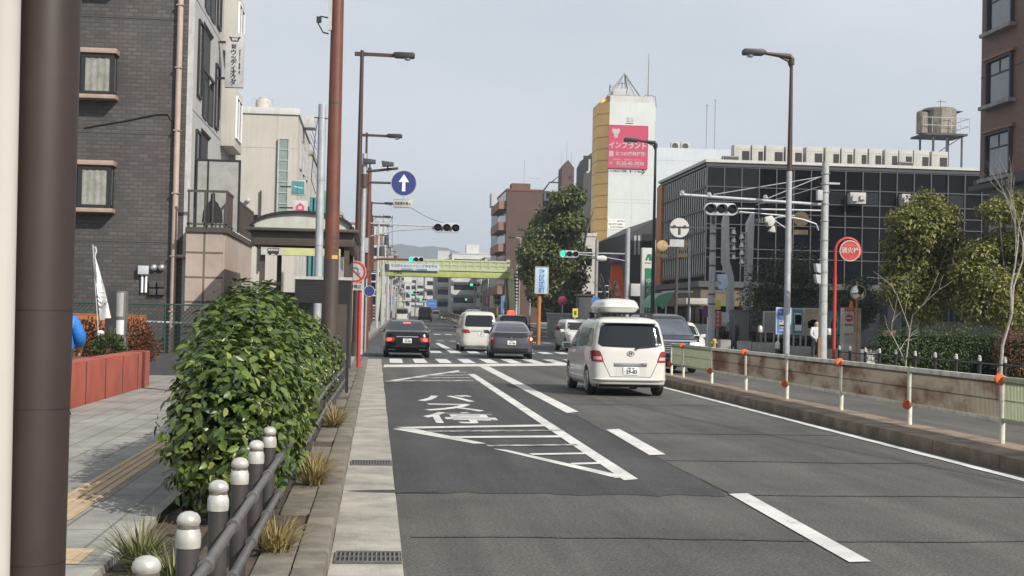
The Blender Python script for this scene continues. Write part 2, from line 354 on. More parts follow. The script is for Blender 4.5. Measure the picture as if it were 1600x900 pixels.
class MB:
    def __init__(s): s.v = []; s.f = []
    def add(s, vs, fs):
        k = len(s.v); s.v += [tuple(q) for q in vs]; s.f += [tuple(i+k for i in f) for f in fs]; return s
    def box(s, x0, x1, y0, y1, z0, z1):
        if x0 > x1: x0, x1 = x1, x0
        if y0 > y1: y0, y1 = y1, y0
        if z0 > z1: z0, z1 = z1, z0
        return s.add([(x0, y0, z0), (x1, y0, z0), (x1, y1, z0), (x0, y1, z0), (x0, y0, z1), (x1, y0, z1), (x1, y1, z1), (x0, y1, z1)],
                     [(0, 3, 2, 1), (4, 5, 6, 7), (0, 1, 5, 4), (1, 2, 6, 5), (2, 3, 7, 6), (3, 0, 4, 7)])
    def tube(s, pts, r, n=10, cap=True):
        pts = [Vector(p) for p in pts]; rs = r if isinstance(r, (list, tuple)) else [r]*len(pts)
        rings = []; prev = None
        for i, p in enumerate(pts):
            t = (pts[min(i+1, len(pts)-1)]-pts[max(i-1, 0)]).normalized()
            if prev is None:
                a = Vector((0, 0, 1)) if abs(t.z) < .9 else Vector((1, 0, 0)); u = t.cross(a).normalized()
            else:
                u = (prev - t*prev.dot(t)).normalized()
            prev = u; v = t.cross(u)
            rings.append([p + (u*math.cos(2*math.pi*j/n) + v*math.sin(2*math.pi*j/n))*rs[i] for j in range(n)])
        vs = [q for g in rings for q in g]; fs = []
        for i in range(len(pts)-1):
            for j in range(n):
                a = i*n+j; b = i*n+(j+1) % n; fs.append((a, b, b+n, a+n))
        if cap: fs.append(tuple(range(n-1, -1, -1))); fs.append(tuple((len(pts)-1)*n+j for j in range(n)))
        return s.add(vs, fs)
    def bar(s, a, b, w, h=None):      # square bar
        a, b = Vector(a), Vector(b); h = h or w; t = (b-a).normalized()
        up = Vector((0, 0, 1)) if abs(t.z) < .9 else Vector((0, 1, 0))
        u = t.cross(up).normalized()*w/2; v = u.cross(t).normalized()*h/2
        vs = [a-u-v, a+u-v, a+u+v, a-u+v, b-u-v, b+u-v, b+u+v, b-u+v]
        return s.add(vs, [(0, 1, 2, 3), (7, 6, 5, 4), (0, 4, 5, 1), (1, 5, 6, 2), (2, 6, 7, 3), (3, 7, 4, 0)])
    def lathe(s, prof, c=(0, 0, 0), n=24, axis='z'):
        vs = []; fs = []
        for r, z in prof:
            for j in range(n):
                a = 2*math.pi*j/n; x, y = r*math.cos(a), r*math.sin(a)
                q = (x, y, z) if axis == 'z' else ((x, z, y) if axis == 'y' else (z, x, y))
                vs.append((c[0]+q[0], c[1]+q[1], c[2]+q[2]))
        for i in range(len(prof)-1):
            for j in range(n):
                a = i*n+j; b = i*n+(j+1) % n; fs.append((a, b, b+n, a+n))
        fs.append(tuple(range(n-1, -1, -1))); fs.append(tuple((len(prof)-1)*n+j for j in range(n)))
        return s.add(vs, fs)
    def prism(s, poly, axis, a, b):
        n = len(poly)
        def q(p, t): return {'x': (t, p[0], p[1]), 'y': (p[0], t, p[1]), 'z': (p[0], p[1], t)}[axis]
        vs = [q(p, a) for p in poly] + [q(p, b) for p in poly]
        fs = [tuple(range(n)), tuple(range(2*n-1, n-1, -1))] + [(i, i+n, (i+1) % n+n, (i+1) % n) for i in range(n)]
        return s.add(vs, fs)
    def disc(s, c, r, t, n=28):       # disc facing -Y, thickness t
        return s.lathe([(r, 0), (r, t)], c, n, 'y')
    def poly(s, pts): return s.add(pts, [tuple(range(len(pts)))])
    def grid(s, rows):
        n = len(rows[0]); vs = [p for r in rows for p in r]; fs = []
        for i in range(len(rows)-1):
            for j in range(n-1): fs.append((i*n+j, i*n+j+1, (i+1)*n+j+1, (i+1)*n+j))
        return s.add(vs, fs)
    def build(s, name, m, parent=None, smooth=False, bevel=0, sharp=40):
        me = bpy.data.meshes.new(name); o = bpy.data.objects.new(name, me); COL.objects.link(o)
        org = origin_of(parent) if parent else Vector((0, 0, 0))
        me.from_pydata([(q[0]-org.x, q[1]-org.y, q[2]-org.z) for q in s.v], [], s.f)
        bm = bmesh.new(); bm.from_mesh(me); bmesh.ops.recalc_face_normals(bm, faces=bm.faces)
        if bevel:
            es = [e for e in bm.edges if len(e.link_faces) == 2 and e.calc_face_angle(0) > .5]
            bmesh.ops.bevel(bm, geom=es, offset=bevel, segments=2, affect='EDGES', profile=.6)
        bm.to_mesh(me); bm.free()
        if smooth or bevel:
            me.polygons.foreach_set('use_smooth', [True]*len(me.polygons))
            try: me.set_sharp_from_angle(angle=R(sharp))
            except Exception: pass
        me.materials.append(M[m] if isinstance(m, str) else m)
        if parent: o.parent = parent
        return o

def structure(o): o['kind'] = 'structure'; return o

def text(name, s, size, m, parent, pos, rz=0., flat=False, sx=1., bold=0., align='CENTER', line=1.0, thick=.004, alen=1.0):
    """lettering standing at pos, facing -Y (rz turns it); flat = lying on the road"""
    cu = bpy.data.curves.new('txt', 'FONT'); cu.body = s; cu.size = size; cu.align_x = align; cu.align_y = 'CENTER'
    cu.space_line = line; cu.extrude = thick; cu.offset = bold*size; cu.resolution_u = 3
    t = bpy.data.objects.new('txt', cu); COL.objects.link(t)
    dg = bpy.context.evaluated_depsgraph_get(); me = bpy.data.meshes.new_from_object(t.evaluated_get(dg))
    bpy.data.objects.remove(t); bpy.data.curves.remove(cu)
    X = Matrix.Diagonal((sx, alen, 1, 1))
    if not flat: X = Matrix.Rotation(R(90), 4, 'X') @ X
    X = Matrix.Translation(Vector(pos)) @ Matrix.Rotation(rz, 4, 'Z') @ X
    me.transform(X); org = origin_of(parent) if parent else Vector((0, 0, 0)); me.transform(Matrix.Translation(-org))
    me.name = name; me.materials.clear(); me.materials.append(M[m] if isinstance(m, str) else m)
    o = bpy.data.objects.new(name, me); COL.objects.link(o)
    if parent: o.parent = parent
    return o

def leaves(name, pts, dirs, size, m, parent, aspect=.5, droop=.12, jitter=.35, facing=0., rounded=False):
    """many small folded leaves as one mesh; facing=0: leaf axis points outward, 1: leaf blade faces outward and up"""
    n = len(pts); d0 = dirs/(np.linalg.norm(dirs, axis=1)[:, None]+1e-9); r = rng.normal(0, 1, (n, 3))
    if facing:
        nr = d0*facing + np.array([0, 0, .55]) + rng.normal(0, jitter, (n, 3)); nr /= np.linalg.norm(nr, axis=1)[:, None]+1e-9
        d = r + .5*d0 - np.array([0, 0, .25]); d -= nr*(d*nr).sum(1)[:, None]; d /= np.linalg.norm(d, axis=1)[:, None]+1e-9
        sdir = np.cross(d, nr); nrm = nr
    else:
        d = d0 + rng.normal(0, jitter, (n, 3)); d /= np.linalg.norm(d, axis=1)[:, None]+1e-9
        sdir = np.cross(d, r); sdir /= np.linalg.norm(sdir, axis=1)[:, None]+1e-9; nrm = np.cross(sdir, d)
    sz = (size*rng.uniform(.6, 1.25, n))[:, None]; wv = sdir*sz*aspect*.5; up = np.array([0, 0, 1])
    def q(t, wf, lift): return pts + d*sz*t + wv*wf + nrm*sz*lift - up*sz*droop*t*t
    if rounded:
        V = np.stack([q(0, 0, 0), q(.33, 0, -.03), q(.7, 0, -.03), q(1, 0, -.06), q(.22, .8, .05), q(.62, .92, .05), q(.22, -.8, .05), q(.62, -.92, .05)], 1)
        fl = [(0, 1, 4), (4, 1, 2, 5), (5, 2, 3), (0, 6, 1), (6, 7, 2, 1), (7, 3, 2)]
    else:
        V = np.stack([q(0, 0, 0), q(.5, 0, -.05), q(1, 0, 0), q(.45, 1, .07), q(.45, -1, .07)], 1); fl = [(0, 4, 2, 1), (0, 1, 2, 3)]
    nv = V.shape[1]; V = V.reshape(-1, 3); org = origin_of(parent) if parent else Vector((0, 0, 0)); V = V - np.array(org)
    lf = np.array([i for f in fl for i in f]); ls = np.cumsum([0]+[len(f) for f in fl[:-1]])
    LI = (np.arange(n)[:, None]*nv + lf).ravel(); LS = (np.arange(n)[:, None]*len(lf) + ls).ravel()
    me = bpy.data.meshes.new(name); me.vertices.add(len(V)); me.vertices.foreach_set('co', V.ravel().astype(np.float32))
    me.loops.add(len(LI)); me.loops.foreach_set('vertex_index', LI.astype(np.int32)); me.polygons.add(len(LS))
    me.polygons.foreach_set('loop_start', LS.astype(np.int32)); me.update(calc_edges=True); me.validate()
    me.polygons.foreach_set('use_smooth', [True]*len(me.polygons))
    me.materials.append(M[m]); o = bpy.data.objects.new(name, me); COL.objects.link(o)
    if parent: o.parent = parent
    return o

def blob_points(clumps, n, shell=.45):
    """points in ellipsoid clumps ((cx,cy,cz,rx,ry,rz)), mostly near their surface"""
    cl = np.array(clumps); wt = (cl[:, 3]*cl[:, 4]*cl[:, 5])**.67; idx = rng.choice(len(cl), n, p=wt/wt.sum())
    u = rng.normal(0, 1, (n, 3)); u /= np.linalg.norm(u, axis=1)[:, None]
    rad = 1 - shell*rng.random(n)**1.6
    rad *= 1 + .10*np.sin(7*u[:, 0]+idx)*np.sin(6*u[:, 1]+2*idx)
    rad += rng.normal(0, .035, n)
    p = cl[idx, :3] + u*cl[idx, 3:6]*rad[:, None]
    d = u + np.array([0, 0, .25]); return p, d

def limb_tree(mb, p, d, ln, r, depth, spread=.6, n=6, up=.15, kids=(2, 3)):
    p = Vector(p); d = Vector(d).normalized(); mid = p + d*ln*.5 + Vector(rng.normal(0, ln*.04, 3)); e = p + d*ln + Vector(rng.normal(0, ln*.05, 3))
    mb.tube([p, mid, e], [r, r*.82, r*.62], n)
    ends = [e]
    if depth > 0:
        for i in range(random.randint(*kids)):
            nd = (d + Vector(rng.normal(0, spread, 3)) + Vector((0, 0, up))).normalized()
            st = e if i < 2 else mid
            ends += limb_tree(mb, st, nd, ln*random.uniform(.6, .82), r*.6, depth-1, spread, max(4, n-1), up, kids)
    return ends

# ================================================================== SETTING: ground, road, kerbs, markings
def strip(name, m, x0, x1, y0, y1, z=0., step=10., bend=True, th=0.):
    ys = [y0] + [y for y in np.arange(math.ceil(y0/step)*step, y1, step) if y > y0+.01] + [y1]
    b = MB(); rows = []
    for y in ys:
        o = rx(y) if bend else 0; g = gz(y)+z
        if th: rows.append([(x0+o, y, g-th), (x0+o, y, g), (x1+o, y, g), (x1+o, y, g-th)])
        else: rows.append([(x0+o, y, g), (x1+o, y, g)])
    b.grid(rows)
    if th:
        for r in (rows[0], rows[-1]): b.poly(r)
    return structure(b.build(name, m))

g = MB()
ys = [-40, 0, 40, 90, 130, 170, 210, 400, 900, 1600, 3200]
g.grid([[(x, y, gz(y)-.05) for x in (-3000, -600, -100, 0, 100, 600, 3000)] for y in ys])
structure(g.build('ground', 'asphalt_far'))
strip('road', 'asphalt', .2, 14.6, -12, 52, .0)
strip('road', 'asphalt_far', -1.2, 15.2, 52, 900, .0)
structure(MB().poly([(-60, 52, -.008), (-1.1, 52, -.008), (-1.1, 57, -.008), (-60, 57, -.008)]).build('side_street', 'asphalt_far'))
# bus bay resurfaced patch
structure(MB().poly([(x, 13.25+.04*math.sin(x*9)+rng.normal(0, .035), .004) for x in np.linspace(.22, 3.35, 34)]+[(3.42+rng.normal(0, .018), y, .004) for y in np.linspace(13.7, 34.4, 60)]+[(x, 34.6+rng.normal(0, .05), .004) for x in np.linspace(3.4, .22, 16)]).build('asphalt_patch', 'asphalt_dark'))
# gutter, cut into slabs with fine joints
b = MB(); y = 2.0; k = 0
lens = [3.4, 2.2, 2.4, 3.0, 2.6, 3.2, 2.8, 2.4, 3.0]
while y < 51.5:
    ln = lens[k % len(lens)]; y2 = min(y+ln, 52)
    ja = .02*math.sin(k*3.1); b.box(-.27, .215+ja*.5, y+.006, y2-.006, -.06, .006); y = y2; k += 1
structure(b.build('gutter', 'gutter_concrete'))
# left kerb of separate stones
b = MB(); y = 2.0; k = 0
while y < 50:
    ln = .6; dz = .004*math.sin(k*2.3); b.box(-.47, -.272+.004*math.sin(k*1.7), y+.006, y+ln-.006, -.1, .135+dz); y += ln; k += 1
structure(b.build('kerb', 'kerb_stone', bevel=.018))
b = MB(); y = 2.0; k = 0
while y < 50:
    if int(y*1.3) % 4 != 1: b.box(-.70, -.478, y+.005, y+.895, -.1, .125+.004*math.sin(k*1.9))
    y += .9; k += 1
structure(b.build('kerb_paver', 'kerb_stone', bevel=.01))
strip('planting_strip', 'soil', -1.56, -.475, -5, 30, .10, bend=False)
strip('edging', 'concrete', -1.64, -1.56, -5, 30, .155, th=.2, bend=False)
strip('pavement', 'paving', -16, -1.64, -8, 52, .15, th=.3, bend=False)
strip('pavement', 'paving', -1.64, -.70, 30, 52, .15, th=.3, bend=False)
strip('tactile_paving', 'tile_tan', -2.46, -2.14, 10.3, 50, .154, bend=False)
b = MB()
for i in range(4):
    x = -2.43+.08*i
    b.box(x, x+.032, 10.32, 40, .15, .160)
structure(b.build('tactile_ridges', 'tile_tan'))
structure(MB().poly([(-2.6, 8.55, .154), (-1.72, 8.55, .154), (-1.72, 9.1, .154), (-2.6, 9.1, .154)]).build('tactile_paving', 'tile_tan'))
b = MB()
for i in range(6): b.box(-2.56+.145*i, -2.5+.145*i, 8.58, 9.07, .15, .160)
structure(b.build('tactile_ridges', 'tile_tan'))
# pavement past the side street, left and right, as far as the bend goes
strip('pavement', 'paving', -14, -.95, 57, 500, .13, th=.2)
strip('kerb', 'kerb_stone', -.95, -.75, 57, 500, .135, th=.2)
strip('pavement', 'paving', 15.2, 40, 58, 500, .13, th=.2)
strip('kerb', 'kerb_stone', 14.95, 15.2, 58, 500, .135, th=.2)
strip('pavement', 'paving', 14.85, 60, -5, 58, .13, th=.2, bend=False)
strip('kerb', 'kerb_stone', 14.6, 14.85, -5, 58, .14, th=.2, bend=False)
# near median with kerbs
b = MB(); y = -2.0; k = 0
while y < 39:
    b.box(7.34+.006*math.sin(k), 8.28, y+.004, y+1.996, -.1, .172+.005*math.sin(k*2.1)); y += 2.0; k += 1
b.prism([(7.34, 40), (8.28, 40), (8.16, 40.5), (7.95, 40.75), (7.66, 40.75), (7.45, 40.5)], 'z', -.1, .168)
structure(b.build('median', 'median_kerb', bevel=.02))
# far median beyond the crossing
strip('median', 'median_kerb', 7.3, 8.1, 118, 420, .17, th=.2)

def mark(name, pts, m='road_paint', z=.009):
    return structure(MB().poly([(p[0], p[1], z) for p in pts]).build(name, m))
def markpx(name, pts, m='road_paint', z=.009):
    q = [G(px, py, 0) for px, py in pts]; return mark(name, [(p.x, p.y) for p in q], m, z)
def ragged(x0, x1, y0, y1, z=.009, step=.35, amp=.008):
    b = MB(); ys = list(np.arange(y0, y1, step))+[y1]
    b.grid([[(x0+rx(y)+rng.normal(0, amp), y, z+gz(y)), (x1+rx(y)+rng.normal(0, amp), y, z+gz(y))] for y in ys]); return b
structure(ragged(7.02, 7.17, 2, 35.2).build('edge_line', 'road_paint'))
markpx('lane_marking', [(1139, 773), (1168, 772), (1361, 879), (1327, 880)])
markpx('lane_marking', [(947, 672), (968, 671), (1040, 711), (1015, 712)])
markpx('lane_marking', [(749, 573), (764, 573), (904, 644), (886, 646)])
# hatched islands at both ends of the bus stop bay
markpx('hatched_marking', [(731, 585), (742, 585), (997, 750), (975, 752)], 'road_paint', .011)
markpx('hatched_marking', [(613, 671), (640, 669), (760, 694), (740, 694)])
markpx('hatched_marking', [(770, 702), (792, 704), (985, 747), (962, 748)], 'road_paint', .010)
markpx('hatched_marking', [(617, 668.5), (850, 664.5), (868, 667), (640, 671)], 'road_paint', .013)
for (xa, xb, yy, hh, mt) in ((694, 885, 683, 3.0, 'road_paint'), (668, 878, 674, 2.0, 'worn_paint'), (758, 900, 696.5, 2.4, 'worn_paint'), (826, 918, 710, 2.4, 'road_paint'), (890, 944, 725, 2.6, 'road_paint')):
    markpx('hatched_marking', [(xa, yy), (xb, yy-1.5), (xb+4, yy-1.5+hh), (xa+6, yy+hh)], mt, .0125)
markpx('hatched_marking', [(601, 596), (608, 597), (719, 581), (716, 579)], 'road_paint', .010)
for (xa, xb, yy, hh) in ((602, 738, 595, 1.9), (640, 735, 590.5, 1.5), (664, 733, 586.5, 1.3), (688, 728, 583, 1.1)):
    markpx('hatched_marking', [(xa, yy), (xb, yy-.5), (xb+2, yy-.5+hh), (xa+4, yy+hh)], 'worn_paint', .0125)
text('road_lettering', 'バ\nス\n停', 1.18, 'road_paint', None, (1.40, 25.4, .0085), flat=True, bold=.012, alen=2.15, sx=1.06, line=1.04, thick=.002)
for o in list(bpy.data.objects):
    if o.name.startswith('road_lettering'): structure(o)
# stop line and the crossings
markpx('stop_line', [(600, 570.2), (893, 567.8), (893, 571.5), (599, 574.2)])
for i in range(-1, 17):
    x = .5+.86*i
    s_ = .45*(x-.5)
    if i >= 0: mark('crosswalk_marking', [(x, 48.0+s_), (x+.45, 48.2+s_), (x+.47, 52.7+s_), (x+.02, 52.5+s_)], z=.010)
    if i >= 0: mark('crosswalk_marking', [(x+.2, 61.0+s_*.8), (x+.7, 61.2+s_*.8), (x+.75, 64.4+s_*.8), (x+.25, 64.2+s_*.8)], z=.010)
    if i >= 2:
        x2 = x+.3+rx(92)
        mark('crosswalk_marking', [(x2, 90), (x2+.5, 90), (x2+.5, 93.4), (x2, 93.4)], z=.010)
        mark('crosswalk_marking', [(x2-.3, 107), (x2+.25, 107), (x2+.25, 111), (x2-.3, 111)], z=gz(109)+.03)
markpx('lane_marking', [(680, 536.5), (686, 536), (714, 549), (703, 551)])
structure(ragged(6.95, 7.12, 112, 400, .03, 8, .0).build('edge_line', 'road_paint'))
structure(ragged(14.25, 14.4, 60, 300, .03, 8, .0).build('edge_line', 'road_paint'))
for i in range(16):
    y = 118+i*9
    structure(ragged(3.3, 3.45, y, y+4.5, .03, 2, .0).build('lane_marking', 'road_paint'))
# faint wire shadows across the carriageway, painted as darker asphalt strips
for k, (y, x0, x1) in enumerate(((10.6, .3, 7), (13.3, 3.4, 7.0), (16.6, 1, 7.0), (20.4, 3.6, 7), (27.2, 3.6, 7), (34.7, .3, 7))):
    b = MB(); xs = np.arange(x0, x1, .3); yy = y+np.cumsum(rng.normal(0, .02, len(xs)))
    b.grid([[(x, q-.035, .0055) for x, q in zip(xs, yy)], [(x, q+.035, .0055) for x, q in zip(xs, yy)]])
    structure(b.build('road_shade_and_wear', 'shade_and_tyre_mark'))
# a curving tyre trail
b = MB(); tr = [(7.0, 14.5), (6.2, 18.5), (5.6, 22), (5.1, 26), (4.9, 30)]
xs = np.interp(np.linspace(14.5, 30, 24), [t[1] for t in tr], [t[0] for t in tr]); yy = np.linspace(14.5, 30, 24)
b.grid([[(x-.09, y_, .003), (x+.09, y_, .003)] for x, y_ in zip(xs, yy)]); structure(b.build('road_shade_and_wear', 'shade_and_tyre_mark'))
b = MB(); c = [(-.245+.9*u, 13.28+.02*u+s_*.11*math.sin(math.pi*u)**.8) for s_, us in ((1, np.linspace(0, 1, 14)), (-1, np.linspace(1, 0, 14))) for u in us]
structure(b.poly([(x, y, .0085) for x, y in c]).build('road_shade_and_wear', 'asphalt_dark'))  # spindle-shaped pole shadow painted as a dark patch over the gutter

b = MB(); ys_ = np.arange(13.3, 24.4, .3); xc_ = 3.44+np.cumsum(rng.normal(0, .006, len(ys_)))
b.grid([[(x-.014, y, .0062), (x+.014, y, .0062)] for x, y in zip(xc_, ys_)]); structure(b.build('road_shade_and_wear', 'asphalt_dark'))

# mountains far behind the street
xs = np.linspace(-1300, 1600, 241); rows = []
def ridge(x):
    px = 588 + (x*FPX/2600)
    base = np.interp(px, [480, 560, 600, 622, 634, 650, 668, 690, 715, 740, 800], [392, 391, 386, 382, 383, 386, 384, 385, 392, 402, 412])
    return (491-base)*2600/FPX + .9*math.sin(x*.21)+.5*math.sin(x*.53)
for j, (dy, k) in enumerate(((-170, 0), (-120, .3), (-60, .68), (0, 1), (90, .75), (200, .2), (260, 0))):
    rows.append([(x, 2600+dy+14*math.sin(x*.02+j), max(0, (ridge(x)+1.6)*k*(1+.06*math.sin(x*.06+j*2))) if k < 1 else ridge(x)+1.6) for x in xs])
structure(MB().grid(rows).build('mountains', 'mountain', smooth=True))

# drain grates
def grate(y0, y1, label, xw=.42):
    t = thing('drain_grate', label, 'drain grate', (-.02, (y0+y1)/2, .007), 'drain grates in the gutter')
    MB().box(-.24, xw/2, y0, y1, .0065, .009).build('well', 'black', t)
    b = MB()
    b.box(-.24, .21, y0-.02, y0+.012, .007, .022); b.box(-.24, .21, y1-.012, y1+.02, .007, .022)
    for i in range(15): b.box(-.24+.0305*i, -.228+.0305*i, y0+.012, y1-.012, .0095, .020)
    b.box(-.24, .21, (y0+y1)/2-.006, (y0+y1)/2+.006, .0095, .0215)
    b.build('bars', 'rail_grey', t)
grate(9.45, 9.85, 'large steel drain grate in the gutter closest to the camera')
grate(15.55, 15.95, 'second drain grate further along the gutter beside the dark asphalt')

# ================================================================== LEFT FOREGROUND
t = thing('steel_pole', 'thick dark brown pole standing out of focus at the left edge', 'pole', (-.80, 3.42, .15))
b = MB()
for z0, z1 in ((.15, 1.07), (1.072, 1.43), (1.432, 1.66), (1.662, 4.2)): b.tube([(-.80, 3.42, z0), (-.80, 3.42, z1)], .083, 40)
b.build('shaft', 'brown_pole', t, smooth=True)
b = MB()
for z in (1.071, 1.431, 1.661): b.tube([(-.80, 3.42, z-.0012), (-.80, 3.42, z+.0012)], .0836, 40)
b.build('seam_band', 'black', t)
MB().tube([(-.80, 3.42, .11), (-.80, 3.42, .2)], .11, 28).build('base_collar', 'dark_brown', t, smooth=True)
t = thing('cable_conduit', 'pale cream pipe standing left of the thick brown pole', 'pole', (-.95, 3.3, .15))
p0, p1 = P(-12, 700, 3.3), P(2, 0, 3.3)
d = (p1-p0)/(p1.z-p0.z); q0 = p0 + d*(.12-p0.z); q1 = p0 + d*(3.6-p0.z)
t.location = q0
MB().tube([q0, q1], .043, 24).build('pipe', 'cream', t, smooth=True)
MB().tube([q0+Vector((0, 0, 0)), q0+d*.06], .06, 20).build('foot', 'galv', t, smooth=True)

# bollard fence along the kerb
ft = thing('railing', 'dark brown railing with white capped posts along the left kerb', 'fence', (-.745, 5.1, .12))
posts = [4.85, 5.92, 7.02, 8.1, 9.2] + [10.3+1.08*i for i in range(19)]
def fx(y): return float(np.interp(y, [0, 20, 30], [-.752, -.742, -.64]))
capp = [(.050, 0), (.052, .02), (.052, .055), (.045, .075), (.040, .082), (.040, .09), (.047, .099), (.0495, .110), (.046, .126), (.035, .140), (.016, .148), (.001, .150)]
for y in posts:
    x = fx(y); zt = .69
    p = MB().tube([(x, y, .06), (x, y, zt)], .047, 20).build('post', 'fence_brown', ft, smooth=True)
    cap = MB().lathe([(r, zt+z) for r, z in capp], (x, y, 0), 22).build('cap', 'cap_white', p, smooth=True)
    MB().lathe([(.0405, zt+.0775), (.0448, zt+.079), (.0440, zt+.094), (.0405, zt+.0955)], (x, y, 0), 22).build('groove', 'bark', cap)
for i in range(len(posts)-1):
    a, c = posts[i], posts[i+1]
    for z in (.615, .36):
        xa, xc = fx(a)+.075, fx(c)+.075
        MB().tube([(xa, a-.03, z), (xc, c+.02, z)], .024, 12).build('rail', 'rail_grey', ft, smooth=True)
        b = MB().tube([(xa, a-.035, z), (xa, a+.035, z)], .034, 12); b.tube([(fx(a)+.03, a, z), (xa, a, z)], .014, 8)
        b.build('bracket', 'rail_grey', ft, smooth=True)

# camellia hedge between railing and pavement
ht = thing('camellia_hedge', 'glossy dark green clipped hedge behind the left railing', 'hedge', (-1.2, 17, .1))
clumps = []
for i, y in enumerate(np.arange(10.75, 24.6, .8)):
    top = float(np.interp(y, [10.5, 11.6, 13.0, 15, 18, 21, 25], [1.42, 1.80, 1.93, 1.80, 1.68, 1.58, 1.48])) + random.uniform(-.04, .05)
    bot = .13
    xr = float(np.interp(y, [10.5, 12, 14.6, 15.6, 25], [-.62, -.55, -.60, -.76, -.60])); xl = -1.62 + random.uniform(-.05, .08)
    if y < 11.3: xl = -1.56
    cx = (xl+xr)/2; rxx = (xr-xl)/2
    zc = (top+bot)/2
    clumps.append((cx, y, zc, rxx, .72, (top-bot)/2))
    clumps.append((cx+.1*random.uniform(-1, 1), y+.3, zc+.2, rxx*.93, .55, (top-bot)/2-.17))
    clumps.append((cx, y, zc-.25, rxx*1.0, .6, (top-bot)/2-.25))
p, d = blob_points(clumps, 70000, .36)
near = np.clip((p[:, 2]-.1), 0, 1)
keep = p[:, 2] > .14
leaves('foliage', p[keep], d[keep], .088, 'camellia', ht, aspect=.56, jitter=.5, facing=1., rounded=True, droop=.15)
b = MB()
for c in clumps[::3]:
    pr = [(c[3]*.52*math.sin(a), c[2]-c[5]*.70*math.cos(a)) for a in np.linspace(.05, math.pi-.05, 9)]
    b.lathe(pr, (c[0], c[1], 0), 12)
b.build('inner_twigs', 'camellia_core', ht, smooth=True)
b = MB()
for y in np.arange(11.2, 24, .7):
    for k in range(2):
        x = -1.15+random.uniform(-.2, .2); b.tube([(x, y, .08), (x+random.uniform(-.1, .1), y, .5), (x+random.uniform(-.25, .25), y+random.uniform(-.2, .2), 1.0)], [.022, .018, .01], 7)
b.build('stems', 'bark', ht)

# grass tufts in the planting strip
def blades(name, c, n, h, spread, m, parent):
    b = MB()
    for i in range(n):
        a = random.uniform(0, 2*math.pi); r0 = random.uniform(0, .09); ln = h*random.uniform(.55, 1.2); lean = random.uniform(.25, 1.25)*spread
        wd = random.uniform(.004, .008); dx, dy = math.cos(a), math.sin(a); sx, sy = -dy*wd, dx*wd
        rows = []
        for t_ in (0, .35, .7, 1):
            rr = r0 + lean*ln*t_**1.5*.9; zz = ln*(t_-.45*lean*t_*t_); k = 1-.85*t_*t_
            x, y = c[0]+dx*rr, c[1]+dy*rr
            rows.append([(x-sx*k, y-sy*k, c[2]+max(zz, .01)), (x+sx*k, y+sy*k, c[2]+max(zz, .01))])
        b.grid(rows)
    return b.build(name, m, parent)
tufts = [(-1.36, 8.55, .36, 'grass_green', 'wide green grass tuft at the hedge front beside the white capped posts'),
         (-1.08, 8.0, .28, 'grass_green', 'smaller green tuft low behind the nearest railing posts'),
         (-.60, 9.2, .30, 'grass_dry', 'straw coloured grass tuft under the railing by the nearest drain grate'),
         (-.52, 12.7, .36, 'grass_dry', 'yellowed grass tuft spilling over the kerb beside the hedge'),
         (-.56, 13.3, .36, 'grass_dry', 'dry tuft just behind the yellowed one at the hedge foot'),
         (-.53, 19.2, .36, 'grass_dry', 'pale dry grass tuft at the kerb beyond the second drain grate'),
         (-.55, 20.0, .32, 'grass_dry', 'straw tuft on the kerb near the far railing posts')]
for x, y, h, m, lb in tufts:
    t = thing('grass_tuft', lb, 'grass tuft', (x, y, .1), 'grass tufts along the railing')
    blades('blades', (x, y, .1), 230 if m == 'grass_green' else 190, h, 1., m, t)

# ================================================================== LEFT: wall, planter, sign, flag
t = thing('planter_wall', 'low red painted planter wall along the left pavement', 'wall', (-4.6, 24, .15))
MB().prism([(-4.52, 19), (-4.42, 28.2), (-3.72+-.72, 28.45), (-5.3, 28.5), (-5.3, 28.2), (-4.75, 28.0), (-4.84, 19)], 'z', .1, .84).build('wall', 'red_wall', t, bevel=.015)
MB().box(-7.5, -4.86, 19, 28.0, .1, .72).build('soil', 'soil', t)
b = MB()
for y in np.arange(19.5, 28, 1.5):
    xx = np.interp(y, [19, 28.2], [-4.52, -4.42]); b.box(xx-.01, xx+.012, y, y+.02, .16, .82)
b.build('joint', 'dark_brown', t)
# tiled wall behind
t = thing('tiled_wall', 'orange tiled low wall behind the sign pillar', 'wall', (-6.6, 31, .15))
a, c = P(112, 492, 31), P(226, 492, 31)
MB().box(a.x-1.5, c.x, 31, 31.25, .1, c.z).build('wall', 'orange_tile', t)
# reddish shrubs
for i, (px, py, rr, lb) in enumerate(((132, 535, .5, 'rust brown shrub beside the brown pole behind the red planter wall'), (206, 528, .42, 'rust brown shrub right of the grey sign pillar'), (170, 545, .3, 'low green leafy plant at the foot of the sign pillar'))):
    c = P(px, py, 29.2 if i != 2 else 27.6); t = thing('shrub', lb, 'shrub', (c.x, c.y, .7))
    p, d = blob_points([(c.x, c.y, c.z, rr, rr, rr*.95), (c.x+.2, c.y+.1, c.z-.2, rr*.8, rr, rr*.7)], 2600, .6)
    leaves('foliage', p, d, .075, ('leaf_red', 'leaf_red', 'leaf_hedge')[i], t, aspect=.4)
    b = MB(); limb_tree(b, (c.x, c.y, .65), (0, 0, 1), .35, .02, 2); b.build('stems', 'bark', t)
